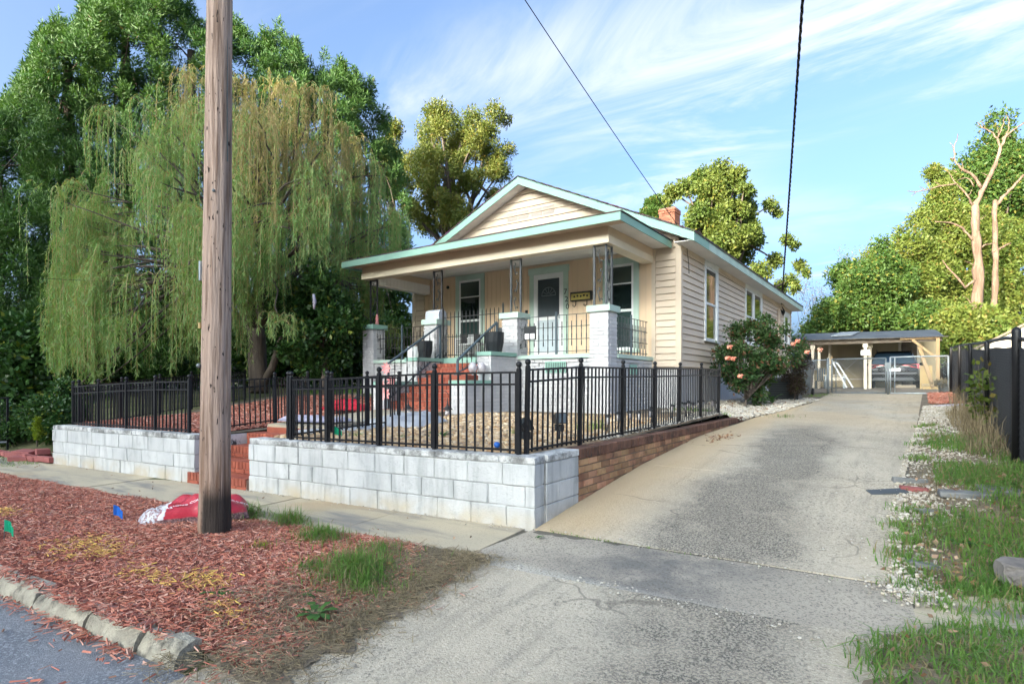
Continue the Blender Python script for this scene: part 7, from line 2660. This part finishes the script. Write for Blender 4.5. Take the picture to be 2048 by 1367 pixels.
def stones(name, XY, zf, lo, hi, m, flat_=.65, sink=.3, smooth=True):
    N = len(XY)
    r = lo + (hi - lo) * rng.random(N) ** 2
    sc = np.column_stack([r, r * rng.uniform(.6, 1, N), r * flat_ * rng.uniform(.7, 1, N)])
    a = rng.uniform(0, 6.28, N)
    V = ICO[None] * (1 + .16 * rng.normal(size=(N, 12, 1))) * sc[:, None]
    x = V[..., 0] * np.cos(a)[:, None] - V[..., 1] * np.sin(a)[:, None]
    y = V[..., 0] * np.sin(a)[:, None] + V[..., 1] * np.cos(a)[:, None]
    z = V[..., 2] + (zf(XY[:, 0], XY[:, 1]) + sc[:, 2] * (1 - 2 * sink) + rng.random(N) * .012)[:, None]
    V = np.stack([x + XY[:, 0:1], y + XY[:, 1:2], z], -1)
    me = bpy.data.meshes.new(name)
    me.vertices.add(N * 12)
    me.vertices.foreach_set('co', V.reshape(-1).astype(np.float32))
    F = (ICF[None] + (np.arange(N) * 12)[:, None, None]).reshape(-1)
    me.loops.add(len(F))
    me.loops.foreach_set('vertex_index', F.astype(np.int32))
    me.polygons.add(N * 20)
    me.polygons.foreach_set('loop_start', np.arange(0, len(F), 3, dtype=np.int32))
    me.polygons.foreach_set('use_smooth', np.full(N * 20, smooth))
    at_ = me.attributes.new('rnd', 'FLOAT', 'FACE')
    at_.data.foreach_set('value', np.repeat(rng.random(N), 20).astype(np.float32))
    me.materials.append(m)
    me.update(calc_edges=True)
    o = inst(name, me)
    o['kind'] = 'stuff'
    return o


XY = in_quad(11500, (-6.85, 4.40), (-3.25, 4.75), (-3.3, 9.6), (-7.4, 9.4))
stones('river_pebbles', XY, lambda x, y: yard_z(x, y) + .012, .022, .052, L_PEB, .7)
XY = in_quad(3600, (-3.45, 6.3), (-3.06, 6.3), (-3.06, 12.3), (-3.5, 12.3))
stones('white_stones', XY, lambda x, y: yard_z(x, y) + .008, .015, .04, L_STONE, .7)
XY = in_quad(5200, (-4.25, 11.4), (-2.7, 12.0), (-2.15, 18.5), (-4.2, 20))
k = XY[:, 0] < np.array([xl(y) for y in XY[:, 1]]) - .02 + .05 * rng.normal(size=len(XY))
stones('white_stones', XY[k], lambda x, y: np.maximum(yard_z(x, y), drive_z(yprime(x, y))) + .006, .022, .06, L_STONE, .7)
# bank on the right
y = 4.7 + rng.random(9500) ** 1.25 * 12
x = np.array([xr(q) for q in y]) + np.abs(rng.normal(size=len(y))) * np.interp(y, [4.7, 6.3, 8, 16], [.10, .26, .45, .42]) - .05
k = (x < .97) & (((y > 6.0) & (y < 7.2) & (rng.random(len(y)) < .6)) | ((y > 8.0) & (rng.random(len(y)) < np.interp(y, [8, 12, 14], [.35, .55, 1.0]))) | (rng.random(len(y)) < .22))
stones('white_stones', np.column_stack([x, y])[k], lambda x, y: np.maximum(bank_z(x, y), drive_z(yprime(x, y))), .008, .024, L_STONE, .7)
# grit along the joints and washed on to the drive
y = np.concatenate([rng.normal(3.50, .05, 130), rng.normal(4.52, .06, 110), rng.uniform(4.6, 7, 130)])
x = np.concatenate([rng.uniform(-2.7, -.3, 130), rng.uniform(-2.6, -.1, 110), -.08 - np.abs(rng.normal(size=130)) * .22])
stones('grit', np.column_stack([x, y]), lambda x, y: drive_z(yprime(x, y)) + .004, .004, .012, L_STONE, .7, .1)
s = rng.uniform(0, 4.2, 160); t = np.abs(rng.normal(size=160)) * .05 + .01
stones('grit', st_arr(s, t), lambda x, y: pz(x, y), .004, .014, L_STONE, .7, .1)


def grass(name, XY, zf, hlo, hhi, w_, m, lean=.5, dirn=None, rnd=None):
    N = len(XY)
    h = rng.uniform(hlo, hhi, N)
    base = np.column_stack([XY, zf(XY[:, 0], XY[:, 1]) - .005])
    a = rng.uniform(0, 6.28, N)
    ln = np.abs(rng.normal(size=N)) * lean
    d = np.column_stack([np.cos(a), np.sin(a), np.zeros(N)]) * ln[:, None]
    up = np.array([0, 0, 1.0])
    mid = base + (up + d * .45) * (h * .55)[:, None]
    tip = base + (up * np.clip(1 - ln * .45, .25, 1)[:, None] + d * 1.15) * h[:, None]
    sd = np.column_stack([-np.sin(a + rng.normal(size=N)), np.cos(a + rng.normal(size=N)), np.zeros(N)]) * w_ / 2
    q1 = np.stack([base - sd, base + sd, mid + sd * .9, mid - sd * .9], 1)
    q2 = np.stack([mid - sd * .9, mid + sd * .9, tip + sd * .12, tip - sd * .12], 1)
    r_ = rng.random(N) if rnd is None else rnd
    o = inst(name, numpy_mesh(name, np.concatenate([q1, q2]), 4, m, np.concatenate([r_, r_])))
    o['kind'] = 'stuff'
    return o


def patchy(XY, sc, thr, seed):
    f = np.sin(XY[:, 0] * sc + seed) * np.sin(XY[:, 1] * sc * 1.3 + seed * 2) + .5 * np.sin(XY[:, 0] * sc * 2.7 + XY[:, 1] * sc * 1.9 + seed)
    return f + rng.normal(size=len(XY)) * .3 > thr


bz2 = lambda x, y: np.maximum(bank_z(x, y), drive_z(yprime(x, y)) - .02)
XY = np.column_stack([rng.uniform(.02, 3.2, 21000), 4.75 + rng.random(21000) ** 1.2 * 3.4])
k = (XY[:, 0] > .16 + .16 * np.sin(XY[:, 1] * 4) + .25 * sstep(5.6, 6.8, XY[:, 1]) + .05 * rng.normal(size=len(XY))) & patchy(XY, 2.6, -.75, 1)
grass('grass', XY[k], bz2, .05, .17, .008, L_GRA, 1.0)
XY2 = np.column_stack([rng.uniform(.05, 2.5, 3600), rng.uniform(4.75, 8.0, 3600)])
grass('dry_grass', XY2, bz2, .03, .11, .006, L_DRY, 1.5)
XY = np.column_stack([rng.uniform(.2, 1.0, 6500), rng.uniform(7.2, 11.5, 6500)])
k = patchy(XY, 2.2, -.1, 4)
grass('grass', XY[k], bz2, .04, .13, .008, L_GRA, .9)
XY = np.column_stack([rng.uniform(.15, .95, 4200), rng.uniform(7.0, 12.5, 4200)])
k = patchy(XY, 1.9, .35, 7)
grass('dry_grass', XY[k], bz2, .03, .10, .007, L_DRY, 1.1)
# small tufts at the drive edge
for (x, y, n) in ((-.02, 5.15, 130), (.0, 5.45, 160), (-.03, 5.8, 140), (.02, 6.25, 120), (-.02, 4.95, 120), (.14, 9.7, 120), (.2, 12.2, 160), (.1, 8.6, 130), (.18, 10.6, 70)):
    XY = np.column_stack([x + rng.normal(size=n) * .09, y + rng.normal(size=n) * .07])
    grass('grass', XY, bz2, .04, .12, .009, L_GRA, .9)
XY = np.column_stack([rng.normal(.0, .10, 520), rng.normal(4.55, .14, 520)])
stones('grit', XY, lambda x, y: np.maximum(bank_z(x, y), drive_z(yprime(x, y))), .006, .02, L_STONE, .7, .1)
for (x, y, n) in ((.06, 4.62, 190), (.35, 4.75, 260), (.75, 4.85, 300), (.2, 4.35, 120), (.55, 4.5, 160)):
    XY = np.column_stack([x + rng.normal(size=n) * .14, y + rng.normal(size=n) * .07])
    grass('grass', XY, lambda x, y: np.maximum(bank_z(x, y), drive_z(yprime(x, y)) - .005), .03, .11, .007, L_GRA, .9)
# verge at the lower right corner
XY = np.column_stack([rng.uniform(-.4, 2.6, 19000), rng.uniform(2.3, 4.6, 19000)])
edge = -.14 + .10 * np.sin(XY[:, 1] * 7) + .06 * rng.normal(size=len(XY))
k = (XY[:, 0] > edge) & (XY[:, 1] < 3.80 + .14 * np.sin(XY[:, 0] * 6) + XY[:, 0] * .62) & patchy(XY, 3.3, -.7, 2)
vz = lambda x, y: drive_z(yprime(x, y)) + .004
grass('grass', XY[k], vz, .04, .14, .007, L_GRA, 1.1)
XY = np.column_stack([rng.uniform(-.25, 2.2, 4500), rng.uniform(2.4, 4.2, 4500)])
k = (XY[:, 0] > -.14) & (XY[:, 1] < 3.74 + XY[:, 0] * .5)
grass('dry_grass', XY[k], vz, .03, .09, .006, L_DRY, 1.3)


# tufts in the mulch strip
def tuft(x, y, n, r_, h0, h1, zf=strip_z, m=None, lean=.7):
    a, q = rng.uniform(0, 6.28, n), np.abs(rng.normal(size=n)) * r_ * .75
    XY = np.column_stack([x + q * np.cos(a) * 1.3, y + q * np.sin(a)])
    k = rng.random(n) < .16
    grass('dry_grass', XY[k], zf, h0 * .6, h1 * .8, .005, L_DRY, lean * 1.4)
    near = np.exp(-(q / r_) ** 2)
    for lo, hi, sel in ((h0 * .4, h1 * .6, near < .5), (h0 * .7, h1, near >= .5)):
        kk = sel & ~k
        if kk.any(): o = grass('grass', XY[kk], zf, lo, hi, .0055, m or L_GRA, lean)
    return o


tuft(-3.25, 2.72, 1900, .26, .06, .20)
tuft(-3.05, 2.62, 700, .14, .05, .16)
tuft(-4.15, 3.12, 1100, .20, .05, .17)
tuft(-3.45, 3.15, 500, .20, .04, .12)
tuft(-5.55, 3.30, 360, .16, .08, .24, lean=1.0)
tuft(-4.95, 3.36, 520, .14, .08, .24, lean=1.0)
tuft(-5.2, 3.42, 200, .12, .05, .12)
tuft(-3.55, 2.55, 260, .12, .04, .10)
tuft(-4.3, 2.65, 90, .07, .04, .10, m=L_LIME)
s = rng.uniform(.0, 1.1, 3600); t = rng.uniform(.9, 2.5, 3600)
s[1800:] = rng.normal(.0, .11, 1800)
k = (s < .25 + .75 * rng.random(3600)) & (rng.random(3600) < .8)
XY = st_arr(s[k], t[k])
chips('dead_twigs', XY, strip_z, .04, .14, .002, .005, L_DRY, .18, .016)
grass('dry_grass', XY[::2], strip_z, .03, .10, .005, L_DRY, 1.6)
s3 = rng.uniform(-.05, .95, 5200); t3 = rng.uniform(.95, 2.85, 5200)
k3 = rng.random(5200) < np.clip(1.1 - s3, .1, 1)
chips('dead_twigs', st_arr(s3[k3], t3[k3]), strip_z, .03, .12, .0018, .0045, L_DRY, .2, .02)
s = rng.uniform(.9, 1.5, 700); t = rng.normal(2.95, .12, 700)
s2 = rng.uniform(-.3, .7, 900); t2 = rng.normal(2.85, .16, 900)
chips('dead_twigs', st_arr(s2, t2), lambda x, y: np.maximum(drive_z(yprime(x, y)), -.15) + .01, .03, .12, .002, .005, L_DRY, .12, .01)
# left verge, lawn fringe under the willow, yard weeds, by the drive
for (A, B, Cc, D, n, h0, h1) in (((-15.5, 2.75), (-12.3, 3.0), (-12.3, 3.5), (-15.5, 3.3), 2200, .02, .08), ((-14.5, 9.6), (-10.2, 10.7), (-10.2, 13), (-15.5, 12.2), 5200, .05, .16), ((-4.0, 11.5), (-3.1, 11.9), (-3.1, 12.6), (-4.0, 12.4), 380, .08, .24)):
    XY = in_quad(n, A, B, Cc, D)
    grass('grass', XY, lambda x, y: np.maximum(yard_z(x, y) if A[1] > 5 else ground_z(x, y) + .035, ground_z(x, y)), h0, h1, .012, L_GRA, .7)
for (x, y, n, r_, h) in ((-5.2, 5.1, 120, .12, .12), (-5.95, 5.0, 120, .14, .14), (-4.25, 6.2, 90, .1, .25), (-3.6, 7.2, 160, .16, .35), (-2.2, 13.3, 120, .2, .12), (-2.6, 20.4, 300, .35, .12), (-2.35, 21.3, 200, .3, .10)):
    tuft(x, y, n, r_, h * .4, h, lambda a, b: np.maximum(yard_z(a, b), drive_z(yprime(a, b))))
XY = in_quad(400, (-2.7, 4.46), (-.2, 4.5), (-.2, 4.54), (-2.7, 4.50))
grass('grass', XY[rng.random(400) < np.clip(1.2 - (XY[:, 0] + 2.7) * .9, .05, 1)], lambda x, y: drive_z(yprime(x, y)), .01, .03, .005, L_GRA, 1)


# broad leaved weeds, each a plant of its own
def weed(label, x, y, zf, n, L, seed, m=L_WEED, grp='weeds', up=.35, ht=0.0):
    r = np.random.default_rng(seed)
    z = float(zf(np.array([x]), np.array([y]))[0]) + .012
    V = []
    for i in range(n):
        a = i * 2.4 + r.uniform(-.3, .3)
        d = np.array([math.cos(a), math.sin(a), up + r.uniform(-.1, .25)])
        l_ = L * r.uniform(.6, 1.1)
        zz = z + ht * r.random()
        sd = np.array([-math.sin(a), math.cos(a), 0]) * l_ * .17
        p0 = np.array([x, y, zz])
        for j in range(4):                      # a lobed leaf in four pieces
            u0, u1 = j / 4, (j + 1) / 4
            w0, w1 = (.25, .8, .55, 1.0, .1)[j], (.25, .8, .55, 1.0, .1)[j + 1]
            c0 = p0 + d * l_ * u0 - np.array([0, 0, l_ * .5 * u0 * u0])
            c1 = p0 + d * l_ * u1 - np.array([0, 0, l_ * .5 * u1 * u1])
            V.append([c0 - sd * w0, c0 + sd * w0, c1 + sd * w1, c1 - sd * w1])
    o = inst('weed', numpy_mesh('weed', np.array(V), 4, m, r.random(len(V))))
    return tag(o, label, 'weed', grp)


weed('lobed green weed in the red mulch near the kerb', -3.60, 1.92, strip_z, 9, .13, 1)
weed('bright green weed at the right edge of the red mulch', -2.93, 2.16, strip_z, 11, .15, 2, up=.6)
weed('small green weed among large wood splinters', -3.22, 2.30, strip_z, 8, .12, 3)
weed('little weed growing from the pavement joint at the wall corner', -2.66, 4.24, lambda a, b: drive_z(yprime(a, b)), 9, .05, 4, up=.5)
weed('green weed on the pebbles behind the block wall fence', -5.0, 5.55, yard_z, 12, .22, 5, up=.7)
weed('blue green weed at the edge of the white stones by the air conditioner', -3.0, 16.3, lambda a, b: np.maximum(yard_z(a, b), drive_z(yprime(a, b))), 16, .3, 6, up=.8, ht=.15)
weed('broad weed near the fieldstone on the bank', .62, 4.82, bz2, 14, .12, 7, up=.5)
weed('broad weed in the grass above the fieldstone', .30, 5.5, bz2, 12, .13, 8, up=.6)
# tall weeds on the black fence
fw = thing('climbing_weed', 'light green leafy weed growing up against the black fence', 'weed', (.86, 11.6, .6), 'weeds on the fence')
stm = MB()
P = []
for i in range(7):
    x, y = .88 + rng.normal() * .05, 11.3 + rng.normal() * .45
    z = float(bank_z(x, y))
    h = rng.uniform(.6, 1.15)
    q = [(x, y, z), (x - .05, y + rng.normal() * .1, z + h * .5), (x - .08, y + rng.normal() * .15, z + h)]
    stm.tube(q, [.006, .005, .003], 4)
    for j in range(26):
        u_ = rng.uniform(.25, 1.0)
        P.append([x - .08 * u_ + rng.normal() * .05, y + rng.normal() * .1, z + h * u_])
stm.build('stem', M_BARK, fw)
P = np.array(P)
inst('foliage', numpy_mesh('foliage', leaf_quads(P, rng.normal(size=P.shape) + np.array([-.4, -.5, .1]), rng.uniform(.07, .14, len(P)), .075), 4, L_BRI, rng.random(len(P))), fw)
XY = np.column_stack([rng.uniform(.72, .96, 300), 8.9 + rng.random(300) * 9])
grass('dry_grass', XY, bz2, .20, .65, .008, L_DRY, .35)
XY = np.column_stack([rng.uniform(.55, .96, 900), 8.6 + rng.random(900) * 6])
grass('dry_grass', XY, bz2, .08, .35, .008, L_DRY, .8)


# fallen leaves
def fallen(XY, zf, lo=.04, hi=.10):
    lo, hi = lo * .65, hi * .65
    N = len(XY)
    P = np.column_stack([XY, zf(XY[:, 0], XY[:, 1]) + .012 + rng.random(N) * .02])
    D = np.column_stack([rng.normal(size=(N, 2)), rng.normal(size=N) * .25])
    V = leaf_quads(P, D, rng.uniform(lo, hi, N), rng.uniform(lo * .7, hi * .7, N), up=np.array([0, 0, 1.0]) + rng.normal(size=(N, 3)) * .3)
    V = leaf_quads(P, D, rng.uniform(lo, hi, N), rng.uniform(lo * .7, hi * .7, N))
    o = inst('fallen_leaves', numpy_mesh('fallen_leaves', V, 4, L_FALL, rng.random(N)))
    o['kind'] = 'stuff'


XY = np.column_stack([rng.uniform(-.05, 1.6, 190), rng.uniform(4.7, 7.6, 190)])
fallen(XY, lambda x, y: bz2(x, y) + .03)
fallen(np.column_stack([rng.normal(.18, .12, 70), rng.normal(5.0, .25, 70)]), bz2, .05, .11)
fallen(np.column_stack([rng.uniform(-.1, 1.6, 60), rng.uniform(2.8, 4.0, 60)]), lambda x, y: vz(x, y) + .03)
fallen(np.column_stack([rng.normal(-2.5, .12, 60), rng.normal(9.3, .25, 60)]), lambda x, y: drive_z(yprime(x, y)), .05, .11)
fallen(np.column_stack([rng.uniform(-4.2, -2.6, 330), rng.uniform(13.2, 18, 330)]), lambda x, y: np.maximum(yard_z(x, y), drive_z(yprime(x, y))) + .01, .06, .12)
s = rng.uniform(.1, 12, 30); t = rng.uniform(.05, .9, 30)
fallen(st_arr(s, t), pz, .03, .06)
fallen(np.column_stack([rng.uniform(-3.5, -2.9, 22), rng.uniform(2.1, 3.0, 22)]), lambda x, y: strip_z(x, y) + .02, .03, .07)

# tidy the bookkeeping numbers away
for o in bpy.data.objects:
    if '_w' in o:
        del o['_w']
